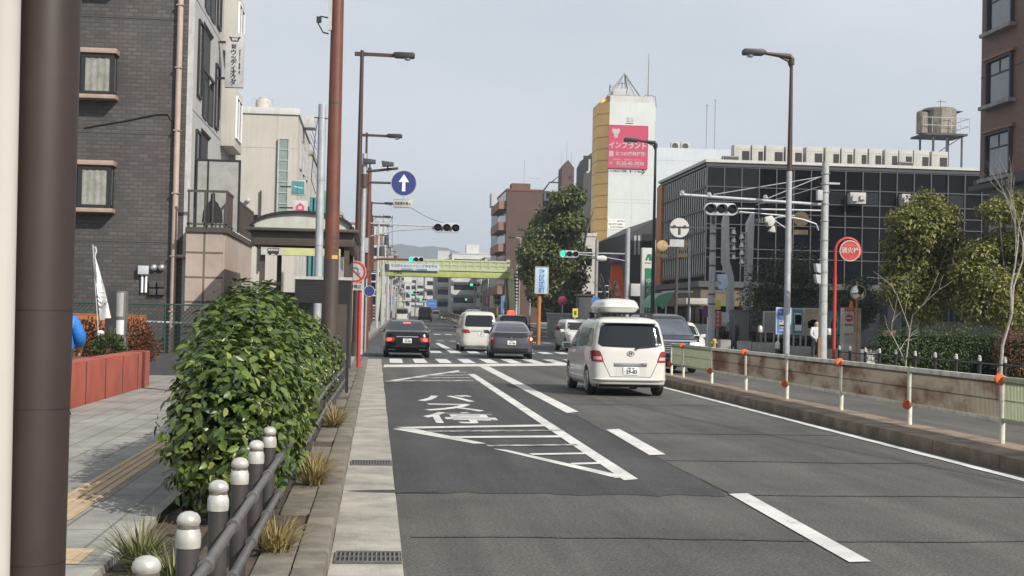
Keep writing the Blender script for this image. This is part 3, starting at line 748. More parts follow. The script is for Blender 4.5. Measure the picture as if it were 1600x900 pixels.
# sign pillar
Yp = 28.6; a = P(165, 454, Yp); c = P(194, 552, Yp)
t = thing('sign_pillar', 'grey stone sign pillar with white plates behind the red wall', 'sign', (a.x/2+c.x/2, Yp, .7))
MB().box(a.x, c.x, Yp, Yp+.3, .65, a.z).build('slab', 'monument', t, bevel=.015)
q0, q1 = P(182.5, 457, Yp), P(192.5, 495, Yp); MB().box(q0.x, q1.x, Yp-.012, Yp-.002, q1.z, q0.z).build('plate', 'pale_grey', t)
q0, q1 = P(182, 500, Yp), P(193, 523, Yp); MB().box(q0.x, q1.x, Yp-.012, Yp-.002, q1.z, q0.z).build('plate', 'white_paint', t)
b = MB(); q0, q1 = P(182, 527, Yp-.2), P(195, 550, Yp-.2); b.prism([(q0.x, q1.z), (q1.x, q1.z), (q1.x-.02, q0.z), (q0.x+.04, q0.z-.03)], 'y', Yp-.28, Yp-.03); b.build('stone', 'stone_grey', t, bevel=.02)
# flag
t = thing('banner_flag', 'white fabric banner drooping on a thin pole beside the sign pillar', 'flag', P(157, 545, 27.8))
q0, q1 = P(145, 382, 27.8), P(157, 545, 27.8); q1.z = .6
MB().tube([q0, q1], .012, 8).build('pole', 'galv', t)
rows = []
for k in range(15):
    f = k/14; py = 385+115*f; xl = np.interp(py, [385, 420, 500], [144.5, 148, 156.5]); xr = np.interp(py, [385, 395, 400, 450, 500], [150, 152, 148.5, 163, 173.5])
    rows.append([P(xl+(xr-xl)*u, py+(0 if u < .5 else -3*f), 27.8+.05*math.sin(u*5+k*.6)+.03*math.sin(k)) for u in np.linspace(0, 1, 7)])
MB().grid(rows).build('cloth', 'banner_white', t, smooth=True)
b = MB()
for k in range(3):
    p0 = P(155+2.2*k, 457+7*k, 27.7); b.bar(p0, p0+Vector((.10, 0, -.01)), .012, .035)
b.build('print', 'pale_grey', t)
t2 = P(157, 521, 27.75); MB().lathe([(.05, -.05), (.07, -.02), (.07, .03), (.03, .06)], tuple(t2), 12).build('clamp', 'white_paint', t, smooth=True)
# chain link fence
t = thing('chain_link_fence', 'dark green chain link fence in front of the brick building', 'fence', (-6, 33, .15))
a, c = P(112, 469, 33), P(322, 478, 33); zb, ztp = .65, a.z-.05
b = MB(); x = a.x-1
while x < c.x:
    b.tube([(x, 33, zb), (x+(ztp-zb), 33, ztp)], .006, 3, False); b.tube([(x+(ztp-zb), 33.012, zb), (x, 33.012, ztp)], .006, 3, False); x += .1
b.build('mesh', 'green_mesh', t)
b = MB()
for xx in np.arange(a.x-1, c.x+.1, 1.55): b.tube([(xx, 33.03, .1), (xx, 33.03, ztp+.03)], .022, 8)
b.tube([(a.x-1, 33.03, ztp), (c.x+.6, 33.03, ztp)], .02, 8); b.build('frame', 'green_mesh', t)
MB().box(a.x-1, c.x+.8, 32.95, 33.12, .1, zb).build('base_wall', 'dark_wall', t)

# ================================================================== LEFT: brick apartment building
YF = 36.5; XC = -4.93
bt = thing('apartment_building', 'dark brick apartment block with bay windows on the left', 'building', (-9, 40, .1))
zf = 15.0
MB().box(-17, XC-.02, YF, 46, .1, zf).build('wall', 'brick_front', bt)
q = MB()
# side wall to the street with recessed balcony openings: built as panels round the holes
holes = []
for zb_ in (4.55, 7.45, 10.4, 13.3): holes.append((38.6, 41.0, zb_, zb_+2.05))
y0_, y1_ = YF, 46
levels = [.1]
for h in holes: levels += [h[2], h[3]]
levels.append(zf)
for i in range(len(levels)-1):
    z0, z1 = levels[i], levels[i+1]
    if i % 2 == 1: q.box(XC-.0, XC+.10, y0_+.004, holes[0][0], z0, z1); q.box(XC, XC+.10, holes[0][1], y1_, z0, z1)
    else: q.box(XC, XC+.10, y0_+.004, y1_, z0, z1)
q.build('side_wall', 'grey_wall', bt)
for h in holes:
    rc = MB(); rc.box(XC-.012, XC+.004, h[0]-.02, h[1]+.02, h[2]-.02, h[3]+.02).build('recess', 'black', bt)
    b = MB()
    for yy in (h[0]+.05, (h[0]+h[1])/2, h[1]-.05): b.box(XC+.10, XC+.14, yy-.03, yy+.03, h[2]-.55, h[2]+.75)
    b.box(XC+.10, XC+.15, h[0]-.02, h[1]+.02, h[2]+.70, h[2]+.78)
    b.box(XC+.102, XC+.13, h[0]+.25, h[0]+1.0, h[2]-.55, h[2]+.5); b.box(XC+.102, XC+.13, h[1]-1.0, h[1]-.25, h[2]-.55, h[2]+.45)
    b.build('balcony_rail', 'black', bt)
    for (ya, yb, z0, z1) in ((37.5, 38.25, h[2]-.1, h[3]-.25), (41.5, 42.3, h[2]-.4, h[3]-.7)):
        w_ = MB().box(XC+.10, XC+.125, ya, yb, z0, z1).build('window', 'window_dark', bt)
        b = MB(); b.box(XC+.10, XC+.16, ya-.06, ya, z0-.06, z1+.06); b.box(XC+.10, XC+.16, yb, yb+.06, z0-.06, z1+.06); b.box(XC+.10, XC+.16, ya, yb, z1, z1+.06); b.box(XC+.10, XC+.16, ya, yb, z0-.06, z0)
        b.build('frame', 'black', w_)
MB().box(XC-.02, XC+.13, YF-.015, YF+.03, .1, zf).build('corner_trim', 'pale_grey', bt)
b = MB()
for z in (3.35, 6.1, 9.05, 12.0): b.box(-17, XC-.03, YF-.012, YF-.001, z, z+.03)
b.build('floor_joint', 'dark_wall', bt)
b = MB()
for z in (3.9, 6.8, 9.7, 12.6): b.box(XC+.099, XC+.104, YF+.03, 46, z, z+.025)
b.build('floor_joint', 'dark_wall', bt)
# bay windows on the front
for (zt_, zb_) in ((11.0, 9.8), (8.18, 6.92), (5.36, 4.06)):
    xl, xr, yb = -9.2, -6.70, YF-.42
    bw = MB().box(xl+.06, xr-.06, yb+.05, YF+.0, zb_+.1, zt_-.1).build('bay_window', 'window_dark', bt)
    pr = MB(); pr.box(xl-.05, xr+.05, yb-.06, YF-.002, zt_-.12, zt_); pr.box(xl-.05, xr+.05, yb-.04, YF-.002, zb_, zb_+.1); pr.build('sill', 'pink_trim', bw, bevel=.01)
    fr = MB()
    for xx in (xr-.10, xr-.82, xl): fr.box(xx, xx+.10, yb+.005, yb+.068, zb_+.1, zt_-.12)
    fr.box(xl, xr, yb+.0, yb+.07, zt_-.22, zt_-.12); fr.box(xl, xr, yb+.02, yb+.07, zb_+.1, zb_+.19)
    fr.box(xr-.07, xr-.008, YF-.12, YF-.004, zb_+.1, zt_-.12); fr.box(xr-.06, xr-.01, yb+.07, YF-.12, zb_+.1, zb_+.18); fr.box(xr-.06, xr-.01, yb+.07, YF-.12, zt_-.2, zt_-.12)
    fr.build('frame', 'black', bw)
    rows = [[(x, yb+.034-.007*math.sin(x*38), z) for x in np.linspace(xr-.76, xr-.1, 40)] for z in (zb_+.19, zt_-.22)]
    MB().grid(rows).build('curtain', 'curtain', bw, smooth=True)
    rows = [[(x, yb+.034-.007*math.sin(x*38), z) for x in np.linspace(xr-1.7, xr-1.1, 30)] for z in (zb_+.19, zt_-.22)]
    MB().grid(rows).build('curtain', 'curtain', bw, smooth=True)
    MB().box(xr-.076, xr-.02, yb+.1, YF-.13, zb_+.19, zt_-.21).build('side_pane', 'glass_pale', bw)
# street-side projecting bays (cream)
for zb_ in (3.1, 6.05, 8.95, 11.85):
    w_ = MB().box(XC+.10, XC+.50, 43.2, 45.7, zb_+.6, zb_+2.45).build('bay', 'cream', bt, bevel=.02)
    MB().box(XC+.50, XC+.515, 43.7, 45.2, zb_+.95, zb_+2.15).build('window', 'window_dark', w_)
    b = MB()
    for yy in (43.64, 45.2): b.box(XC+.50, XC+.55, yy, yy+.06, zb_+.9, zb_+2.2)
    b.box(XC+.50, XC+.55, 43.7, 45.2, zb_+2.15, zb_+2.2); b.box(XC+.50, XC+.55, 43.7, 45.2, zb_+.9, zb_+.95); b.box(XC+.51, XC+.54, 44.4, 44.46, zb_+.95, zb_+2.15)
    b.build('frame', 'white_paint', w_)
MB().box(XC+.1, XC+.3, 45.75, 46.0, .1, zf).build('side_wall', 'grey_wall', bt)
# drain pipe
px_ = lambda px, py, Y=YF-.1: P(px, py, Y)
a = px_(277, 200)
b = MB(); b.tube([(a.x, YF-.1, .5), (a.x, YF-.1, zf)], .075, 14)
e = px_(303, 400); b.tube([(a.x, YF-.1, e.z-.02), (e.x, YF-.1, e.z-.02), (e.x, YF-.1, e.z+.32)], .05, 10)
b.build('drain_pipe', 'pink_pipe', bt, smooth=True)
for z in (1.6, 3.0, 4.6, 6.2, 7.8, 9.4): MB().box(a.x-.09, a.x+.09, YF-.19, YF-.002, z, z+.03).build('pipe_clip', 'pink_trim', bt)
pts = [px_(131, 199), px_(190, 189), px_(245, 178), px_(262, 178), px_(270, 190), px_(271, 235)]
for p_ in pts: p_.y = YF-.02
MB().tube(pts, .018, 6).build('cable', 'black', bt)
# meters
q0, q1 = px_(216, 415), px_(232, 429)
MB().box(q0.x, q1.x, YF-.16, YF-.003, q1.z, q0.z).build('meter_box', 'signal_grey', bt, bevel=.015)
for pxx in (240, 252):
    c = px_(pxx, 418); MB().lathe([(.0, -.13), (.05, -.12), (.085, -.08), (.09, 0)], (c.x, YF-.003, c.z), 18, 'y').build('meter', 'steel', bt, smooth=True)
for pxx, pyy in ((238, 444), (251, 444), (238, 456), (251, 456)):
    q0 = px_(pxx-5, pyy-5); q1 = px_(pxx+5, pyy+5); MB().box(q0.x, q1.x, YF-.12, YF-.003, q1.z, q0.z).build('meter_box', 'dark_wall', bt, bevel=.012)
b = MB()
for pxx in (222, 228):
    q0, q1 = px_(pxx, 430), px_(pxx, 457); b.tube([(q0.x, YF-.06, q0.z), (q0.x, YF-.06, q1.z)], .03, 8)
b.build('conduit', 'white_paint', bt, smooth=True)
b = MB(); q0 = px_(236, 497); b.tube([(q0.x-.02, YF-1.2, .3), (q0.x-.02, YF-1.2, 1.35), (q0.x+1.5, YF-1.2, 1.33), ], .03, 8)
b.build('water_pipe', 'pale_grey', bt)
# ground floor extension with roof terrace
ex0, ex1, ey0, ey1 = XC+.14, -3.83, 35.9, 43.5; ez = 3.62
MB().box(ex0, ex1-.05, ey0, ey1, .1, ez).build('extension', 'pink_tile', bt)
MB().box(ex1-.048, ex1, ey0+.03, ey1, .1, ez-.001).build('extension_side', 'pink_wall', bt)
MB().box(ex1+.001, ex1+.012, ey0+1.2, ey1-.4, .6, 2.3).build('window', 'window_dark', bt)
MB().box(ex0-.02, ex1+.06, ey0-.06, ey1, ez, ez+.12).build('parapet', 'dark_brown', bt)
b = MB()
b.box(ex0, ex1+.04, ey0-.03, ey0+.01, ez+1.0, ez+1.06); b.box(ex1, ex1+.04, ey0, ey1, ez+1.0, ez+1.06); b.box(ex1, ex1+.04, ey0, ey1, ez+.18, ez+.22)
b.box(ex0, ex1+.04, ey0-.03, ey0+.01, ez+.18, ez+.22)
for x in (ex0+.02, ex0+.42, ex0+.62, ex1): b.box(x, x+.045, ey0-.03, ey0+.01, ez+.12, ez+1.0)
for y in np.arange(ey0+.12, ey1, .14): b.box(ex1+.005, ex1+.03, y, y+.03, ez+.22, ez+1.0)
b.build('terrace_rail', 'dark_brown', bt)
bc_ = ex1-.33; bell = [(bc_+s_*w_, ez+h_) for s_, L_ in ((1, ((.26, .24), (.24, .52), (.13, .74), (.06, .80), (.05, .98))), (-1, ((.05, .98), (.06, .80), (.13, .74), (.24, .52), (.26, .24)))) for w_, h_ in L_]
MB().prism(bell, 'y', ey0+.03, ey0+.045).build('terrace_panel', 'black', bt)
b = MB(); zt_ = ez+1.95
b.box(ex0, ex0+.05, ey0+1.5, ey0+1.55, ez+.12, zt_); b.box(ex0, ex1+.2, ey0+1.5, ey0+1.55, zt_, zt_+.05); b.box(ex1+.15, ex1+.2, ey0+1.5, ey0+1.55, ez+.12, zt_); b.box(ex0+.3, ex0+.34, ey0+1.5, ey0+1.55, ez+.12, zt_)
b.build('screen_frame', 'black', bt)
MB().box(ex0+.05, ex1+.15, ey0+1.515, ey0+1.535, ez+.12, zt_-.002).build('screen_panel', 'screen_grey', bt)
# hanging sign (perpendicular to the street)
Ys = 42.0; a, c = P(353, 51, Ys), P(379.5, 137, Ys)
st = thing('projecting_sign', 'tall white vertical sign with black lettering high on the brick block', 'sign', ((a.x+c.x)/2, Ys, c.z))
MB().box(a.x, c.x, Ys, Ys+.18, c.z, a.z).build('sign_box', 'pale_grey', st, bevel=.015)
b = MB(); b.box(a.x-.25, a.x, Ys+.05, Ys+.12, a.z-.3, a.z-.24); b.box(a.x-.25, a.x, Ys+.05, Ys+.12, c.z+.24, c.z+.3); b.build('bracket', 'black', st)
cx = (a.x+c.x)/2; w_ = c.x-a.x; h_ = a.z-c.z
text('lettering', 'ウ\nッ\nデ\nィ\nオ\nク\nダ', .185, 'ink', st, (cx-.045*w_, Ys-.006, c.z+h_*.36), bold=.02, line=.80)
text('lettering', '株式\n会社', .07, 'ink', st, (cx-.04*w_, Ys-.006, a.z-h_*.25), bold=.015, line=.9)
text('lettering', '木\nの\nあ\nる\nく\nら\nし\n・\n住\n宅\n設\n計\n・\n施\n工', .052, 'ink', st, (cx+.29*w_, Ys-.006, c.z+h_*.47), line=.95)
b = MB(); zz = a.z-.18
for s_ in (-1, 1):
    b.prism([(cx+s_*.16, zz+.07), (cx+s_*.11, zz+.07), (cx+s_*.055, zz-.07), (cx+s_*.10, zz-.07)], 'y', Ys-.006, Ys-.001)
    b.prism([(cx+s_*.015, zz-.01), (cx+s_*.055, zz-.07), (cx+s_*.02, zz-.085), (cx, zz-.05)], 'y', Ys-.007, Ys-.001)
b.box(cx-.17, cx+.17, Ys-.008, Ys-.001, zz+.035, zz+.05)
b.build('emblem', 'ink', st)

# ================================================================== bus shelter
Y0, Y1 = 33.0, 39.0; a, c = P(397, 400, Y0), P(551, 400, Y0); x0, x1 = a.x, c.x
sh = thing('bus_shelter', 'brown bus shelter with a pale arched roof on the left pavement', 'bus shelter', ((x0+x1)/2, 36, .15))
ze = P(470, 384, Y0).z; zc = P(470, 362, Y0).z; zt = P(467, 331, Y0).z
for x in (x0+.12, x1-.20):
    for y in (Y0+.1, Y1-.2): MB().box(x, x+.12, y, y+.12, .15, ze).build('post', 'dark_brown', sh)
b = MB(); b.box(x0-.08, x1+.02, Y0, Y0+.12, ze, zc); b.box(x0-.08, x1+.02, Y1-.12, Y1, ze, zc); b.box(x0-.08, x0+.06, Y0+.12, Y1-.12, ze, zc); b.box(x1-.12, x1+.02, Y0+.12, Y1-.12, ze, zc)
b.box(x0-.2, x1+.12, Y0-.18, Y1+.1, zc, zc+.07)
b.build('fascia', 'dark_brown', sh, bevel=.012)
b = MB(); xm = (x0+x1)/2-.05; hw = (x1-x0)/2+.02
arc = [(xm+hw*math.cos(t_), zc+.07+(zt-zc-.07)*math.sin(t_)**.9) for t_ in np.linspace(0, math.pi, 25)]
b.prism([(p_[0]*1, p_[1]-.03) for p_ in arc], 'y', Y0+.0, Y1-.05).build('roof', 'shelter_roof', sh)
b = MB()
for i in range(24):
    b.bar((arc[i][0], Y0-.03, arc[i][1]), (arc[i+1][0], Y0-.03, arc[i+1][1]), .12, .055)
b.build('roof_rim', 'black', sh)
q0, q1 = P(408, 386, Y0-.05), P(532, 401, Y0-.05)
sg = MB().box(q0.x, q1.x, Y0-.06, Y0-.005, q1.z, q0.z).build('sign_band', 'band_green', sh)
xa = q0.x; xb = P(442, 393, Y0-.05).x
MB().box(xa, xb, Y0-.066, Y0-.0605, q1.z, q0.z).build('sign_plate', 'cap_white', sg)
bc = P(427, 392.5, Y0-.07); k = .0145
b = MB(); b.box(bc.x-9*k, bc.x+9*k, Y0-.072, Y0-.067, bc.z-4*k, bc.z+5.2*k)
b.lathe([(2.1*k, -.074), (2.1*k, -.067)], (bc.x-5*k, Y0, bc.z-4.4*k), 12, 'y'); b.lathe([(2.1*k, -.074), (2.1*k, -.067)], (bc.x+5*k, Y0, bc.z-4.4*k), 12, 'y')
bi = b.build('bus_symbol', 'ink', sg)
b = MB()
for i in range(4): b.box(bc.x+(-8+4.1*i)*k, bc.x+(-4.8+4.1*i)*k, Y0-.0735, Y0-.0725, bc.z+.6*k, bc.z+4*k)
b.build('bus_windows', 'cap_white', bi)
b = MB(); b.box(x0+.2, x1-.2, Y1-.25, Y1-.2, .5, 2.2); b.build('back_panel', 'notice_dark', sh)
b = MB(); b.box(x0+.25, x0+.7, Y0+1, Y1-1, .55, .62)
for y in (Y0+1.2, Y1-1.3): b.box(x0+.3, x0+.65, y, y+.06, .15, .55)
b.build('bench', 'wood', sh)
b = MB()
for z in (.35, 2.35): b.box(x0+.13, x0+.19, Y0+.2, Y1-.2, z, z+.06)
b.build('side_rail', 'dark_brown', sh); MB().box(x0+.145, x0+.16, Y0+.25, Y1-.25, .45, 2.3).build('side_pane', 'glass_pale', sh)
# lower board in front of the shelter
Yb = 27.0; q0, q1 = P(461, 436, Yb), P(548, 475, Yb)
t = thing('bus_stop_board', 'black louvred board with a white top edge in front of the shelter', 'notice board', ((q0.x+q1.x)/2, Yb, .15))
b = MB(); n_ = 9
for i in range(n_):
    z = q1.z+(q0.z-q1.z)*i/n_; b.box(q0.x, q1.x, Yb, Yb+.06, z+.008, z+(q0.z-q1.z)/n_)
b.box(q0.x+.01, q1.x-.01, Yb+.015, Yb+.05, q1.z, q0.z); b.build('louvre', 'black', t)
MB().box(q0.x-.02, q1.x+.02, Yb-.02, Yb+.1, q0.z, q0.z+.055).build('top_edge', 'cap_white', t)
for x in (q0.x+.02, q1.x-.07): MB().box(x, x+.06, Yb+.01, Yb+.06, .15, q1.z).build('post', 'black', t)
q2 = P(527, 476, Yb); MB().box(q2.x, q1.x-.075, Yb+.015, Yb+.05, .5, q1.z-.003).build('panel', 'dark_brown', t)
# silver pole
def pole(name, label, pxt, pyt, Y, r, m, cat='pole', z0=.15, rt=None, pxb=None, top=None):
    a = P(pxt, pyt, Y); t = thing(name, label, cat, (a.x, Y, z0+(gz(Y) if Y > 90 else 0)))
    MB().tube([(a.x, Y, z0), (a.x, Y, (a.z if top is None else top))], [r, rt or r], 18).build('shaft', m, t, smooth=True)
    return t, a
t, a = pole('utility_pole', 'silver grey pole rising in front of the bus shelter roof', 504, 163, 30, .085, 'galv')
for z in (a.z-.28, a.z-1.6, 3.1, 2.0): MB().tube([(a.x, 30, z-.015), (a.x, 30, z+.015)], .093, 16).build('band', 'steel', t)
b = MB(); b.tube([(a.x-.08, 30, a.z-.25), (a.x-.14, 29.98, a.z-.7), (a.x-.2, 30, a.z-1.6), (a.x-.1, 30, a.z-1.9)], .008, 5); b.tube([(a.x-.17, 29.95, a.z-.29), (a.x+.17, 29.95, a.z-.31)], .012, 6); b.build('wire', 'black', t)
# big red brown pole
Yr = 23.0; a = P(517, 440, Yr)
t = thing('tall_pole', 'tall thick red brown pole with a dark base in the hedge', 'pole', (a.x, Yr, .13))
zs = P(517, 405, Yr).z
MB().tube([(a.x, Yr, zs), (a.x, Yr, 9)], [.118, .092], 28).build('shaft', 'red_brown', t, smooth=True)
MB().tube([(a.x, Yr, .13), (a.x, Yr, zs)], [.135, .120], 28).build('base', 'dark_brown', t, smooth=True)
zl = P(517, 401, Yr).z; b = MB()
rows = [[(a.x+.1198*math.cos(u), Yr+.1198*math.sin(u), zl+v) for u in np.linspace(-1.5, -.55, 8)] for v in (-.04, .02)]
MB().grid(rows).build('yellow_label', 'yellow', t)
b = MB()
for k in range(3):
    b.grid([[(a.x+.1200*math.cos(u), Yr+.1200*math.sin(u), zl+.07+.10*k+v) for u in np.linspace(-1.4, -.7, 6)] for v in (0, .06)])
b.build('painted_number', 'dark_brown', t)
zt_ = P(527, 40, Yr).z
b = MB(); b.box(a.x-.145, a.x-.085, Yr-.12, Yr-.06, zt_-.1, 9); b.build('cable_duct', 'pale_grey', t)
b = MB(); b.tube([(a.x-.14, Yr-.1, zt_+.1), (a.x-.26, Yr-.1, zt_+.12), (a.x-.3, Yr-.1, zt_), (a.x-.22, Yr-.1, zt_-.14), (a.x-.13, Yr-.1, zt_-.16)], .014, 6)
b.box(a.x-.33, a.x-.25, Yr-.14, Yr-.06, zt_+.02, zt_+.11); b.build('cable_loop', 'black', t)
for z, r_ in ((5.05, .1085), (P(520, 18, Yr).z, .0985)): MB().tube([(a.x, Yr, z), (a.x, Yr, z+.035)], r_, 24).build('joint_ring', 'dark_brown', t)

# ------------------------------------------------------------------ street lamps
def lamp(name, label, Y, X, ztop, arm=1.9, side=1, group='street lamps along the road', style='T', m='lamp_brown', r=.105, grey=None, z0=.14):
    z0 += gz(Y) if Y > 90 else 0
    t = thing(name, label, 'street lamp', (X, Y, z0), group)
    zg = z0
    if grey:
        MB().tube([(X, Y, z0), (X, Y, grey)], [r*1.3, r*1.1], 16).build('lower_pole', 'galv', t, smooth=True); zg = grey
    MB().tube([(X, Y, zg), (X, Y, ztop+(.12 if style == 'T' else -.25))], [r*(1.05 if grey else 1.2), r*.62], 16).build('pole', m, t, smooth=True)
    MB().tube([(X, Y, z0), (X, Y, z0+.5)], [r*1.55, r*1.5], 16).build('base', 'dark_brown', t, smooth=True)
    s = side; b = MB()
    if style == 'T':
        b.bar((X-s*.26, Y, ztop), (X+s*(arm-.75), Y, ztop-.02), .08, .12); b.bar((X-s*.26, Y, ztop-.01), (X+s*.1, Y, ztop-.01), .1, .14)
    else:
        b.tube([(X, Y, ztop-.30), (X, Y, ztop-.1), (X+s*.06, Y, ztop-.03), (X+s*.5, Y, ztop+.01), (X+s*(arm-.7), Y, ztop+.06)], [.10, .10, .10, .07, .05], 10)
        b.tube([(X+s*.0, Y, ztop-.45), (X+s*.12, Y, ztop-.18), (X+s*.4, Y, ztop-.05)], .04, 8)
    b.build('arm', m, t)
    xa, xb = X+s*(arm-.78), X+s*arm; zz = ztop+(0 if style == 'T' else .07)
    h = MB(); h.prism([(xa, zz-.05), (xa, zz+.06), (xa+s*.1, zz+.10), (xb-s*.05, zz+.10), (xb, zz+.06), (xb, zz-.06), (xb-s*.03, zz-.10), (xa+s*.12, zz-.10)], 'y', Y-.15, Y+.15)
    hd = h.build('lamp_head', 'black', t, bevel=.03)
    MB().lathe([(.0, -.09), (.07, -.08), (.12, -.03), (.13, .0)], (xb-s*.26, Y, zz-.1), 14).build('lens', 'lens_clear', hd, smooth=True)
    return t
def topz(py, px, Y): return P(px, py, Y).z
def xat(px, py, Y): return P(px, py, Y).x
LG = 'street lamps along the left kerb'
lamp('street_lamp', 'nearest tall brown street lamp on the left kerb with its arm over the road', 50, xat(562, 240, 50), topz(84, 563, 50), 1.87, 1, LG)
lamp('street_lamp', 'second brown street lamp on the left, arm just above the blue arrow sign', 71, xat(571, 300, 71), topz(211, 573, 71), 1.78, 1, LG, r=.085)
for i, (Y, py, pxx, lb) in enumerate(((117, 317, 579, 'third lamp of the left kerb, below and behind the blue arrow sign'), (141, 338, 581, 'fourth lamp of the left kerb, thin arm over the far carriageway'), (158, 350, 583, 'fifth lamp on the left, smallest arm before the footbridge'))):
    lamp('street_lamp', lb, Y, xat(pxx, 400, Y), topz(py, pxx, Y), 1.8, 1, LG, r=.09)

# ------------------------------------------------------------------ traffic signals
def signal_head(par, x, y, z, sc=1., lit=None, flip=1, name='signal_head'):
    """horizontal three-lens head centred at x,z facing -Y (flip=-1 shows its back)"""
    W_, H_, D_ = 1.2*sc, .43*sc, .16*sc
    n = 10; pl = []
    for k in range(n+1):
        a_ = math.pi/2 + math.pi*k/n; pl.append((x-W_/2+H_/2+H_/2*math.cos(a_), z+H_/2*math.sin(a_)))
    for k in range(n+1):
        a_ = -math.pi/2 + math.pi*k/n; pl.append((x+W_/2-H_/2+H_/2*math.cos(a_), z+H_/2*math.sin(a_)))
    hd = MB().prism(pl, 'y', y, y+D_).build(name, 'signal_grey', par, bevel=.015)
    for i in range(3):
        cx_ = x+(i-1)*.385*sc
        m = 'green_lit' if (lit == i) else 'lens_dark'
        if flip > 0:
            MB().lathe([(.001, -.02*sc), (.08*sc, -.015*sc), (.15*sc, -.002)], (cx_, y, z), 22, 'y').build('lens', m, hd, smooth=True)
            b = MB(); rows = []
            for t_ in np.linspace(-.55, math.pi+.55, 18):
                rows.append([(cx_+.172*sc*math.cos(t_), y-.002, z+.172*sc*math.sin(t_)), (cx_+.172*sc*math.cos(t_), y-(.24 if .2 < t_ < 2.9 else .1)*sc, z+.172*sc*math.sin(t_)-.012)])
            b.grid(rows).build('visor', 'black', hd, smooth=True)
    return hd
def ped_signal(par, x, y, z, sc=1., turn=1):
    b = MB(); hd = b.box(x-.12*sc, x+.12*sc, y, y+.2*sc, z-.42*sc, z+.42*sc).build('pedestrian_signal', 'signal_grey', par, bevel=.02)
    for k in (-1, 1):
        MB().box(x-.105*sc, x+.105*sc, y-.012, y-.002, z+k*.2*sc-.15*sc, z+k*.2*sc+.15*sc).build('lens', 'lens_dark', hd)
        MB().prism([(y-.14, z+k*.2*sc+.17*sc), (y-.002, z+k*.2*sc+.19*sc), (y-.002, z+k*.2*sc+.17*sc)], 'x', x-.12*sc, x+.12*sc).build('visor', 'signal_grey', hd)
    return hd
Ysg = 61.0; xs_ = xat(575, 380, Ysg)
t = thing('traffic_signal', 'unlit three lens traffic signal on a thin arm left of the road, sky behind', 'traffic signal', (xs_, Ysg, .15))
MB().tube([(xs_, Ysg, .13), (xs_, Ysg, topz(262, 577, Ysg))], [.12, .09], 14).build('pole', 'red_brown', t, smooth=True)
c = P(698, 356, Ysg); b = MB(); zz = topz(350, 580, Ysg); b.tube([(xs_, Ysg, zz+.03), (c.x-.55, Ysg+.1, c.z+.05)], .032, 8); b.tube([(xs_, Ysg, zz-.55), (xs_+1.2, Ysg+.1, zz-.25), (c.x-.55, Ysg+.1, c.z-.03)], .026, 8); b.build('arm', 'galv', t, smooth=True)
signal_head(t, c.x, Ysg, c.z)
b = MB(); b.box(xs_-.16, xs_+.02, Ysg-.25, Ysg-.02, topz(395, 575, Ysg), topz(372, 575, Ysg)); b.build('control_box', 'galv', t)
ped_signal(t, xs_+.28, Ysg-.1, topz(440, 576, Ysg), .9); 
# camera arm with blue arrow sign
Yc = 53.0; xc = xat(569, 280, Yc)
t = thing('sign_gantry', 'dark pole with two camera boxes on a curved arm above the arrow sign', 'pole', (xc, Yc, .15))
MB().tube([(xc, Yc, .13), (xc, Yc, topz(240, 571, Yc))], [.11, .085], 14).build('pole', 'galv', t, smooth=True)
b = MB(); q0 = P(622, 263, Yc); q1 = P(612, 286, Yc); b.tube([(xc, Yc, topz(268, 570, Yc)), (xc+.5, Yc, topz(266, 580, Yc)), (q0.x, Yc, q0.z)], .05, 8); b.tube([(xc, Yc, q1.z), (q1.x+.4, Yc, q1.z)], .045, 8); b.tube([(xc, Yc, q1.z-.2), (xc, Yc, q1.z+.3)], .15, 10)
b.build('arm', 'dark_brown', t, smooth=True)
for pxx, pyy in ((578, 253), (606, 257)):
    c = P(pxx, pyy, Yc); b = MB(); b.prism([(c.x-.2, c.z-.09), (c.x+.22, c.z-.06), (c.x+.22, c.z+.07), (c.x-.24, c.z+.12)], 'y', Yc-.2, Yc+.12); b.tube([(c.x, Yc, c.z-.05), (c.x, Yc, c.z-.26)], .03, 8)
    b.build('camera_box', 'dark_wall', t, bevel=.012)
b = MB()
for pyy in (262, 275, 300): z_ = topz(pyy, 569, Yc); b.box(xc-.22, xc-.09, Yc-.15, Yc+.1, z_-.16, z_+.1)
b.build('junction_box', 'dark_wall', t)
def round_sign(par, x, y, z, r, rim=None, face='blue_sign', name='sign_disc', rimw=.12):
    d = MB().lathe([(r, .0), (r, .02)], (x, y, z), 36, 'y').build(name, rim or face, par)
    if rim: MB().lathe([(r*(1-rimw), -.004), (r*(1-rimw), -.0005)], (x, y, z), 36, 'y').build('face', face, d)
    return d
def arrow(par, x, y, z, s, m='white_paint'):
    b = MB(); b.prism([(x-.12*s, z-.62*s), (x+.12*s, z-.62*s), (x+.12*s, z+.08*s), (x-.12*s, z+.08*s)], 'y', y-.012, y-.005)
    b.prism([(x-.40*s, z+.085*s), (x+.40*s, z+.085*s), (x, z+.68*s)], 'y', y-.012, y-.005); return b.build('arrow', m, par)
c = P(631, 286, Yc-.2)
t = thing('direction_sign', 'round blue sign with a white upward arrow on the left gantry', 'road sign', tuple(c))
rr = 20.5*Yc/FPX; d_ = round_sign(t, c.x, Yc-.15, c.z, rr, 'cap_white', 'blue_sign', rimw=.07); arrow(d_, c.x, Yc-.15, c.z, rr)
b = MB(); b.box(c.x-.03, c.x+.03, Yc-.13, Yc-.1, c.z-rr-.4, c.z+.3); b.build('strap', 'galv', t)
q = P(629.5, 318, Yc-.2); d_ = MB().box(q.x-.36, q.x+.36, Yc-.15, Yc-.12, q.z-.17, q.z+.17).build('sub_plate', 'cap_white', t, bevel=.008)
text('lettering', '自転車を除く', .125, 'ink', d_, (q.x, Yc-.154, q.z), bold=.02, sx=.82)
b = MB()
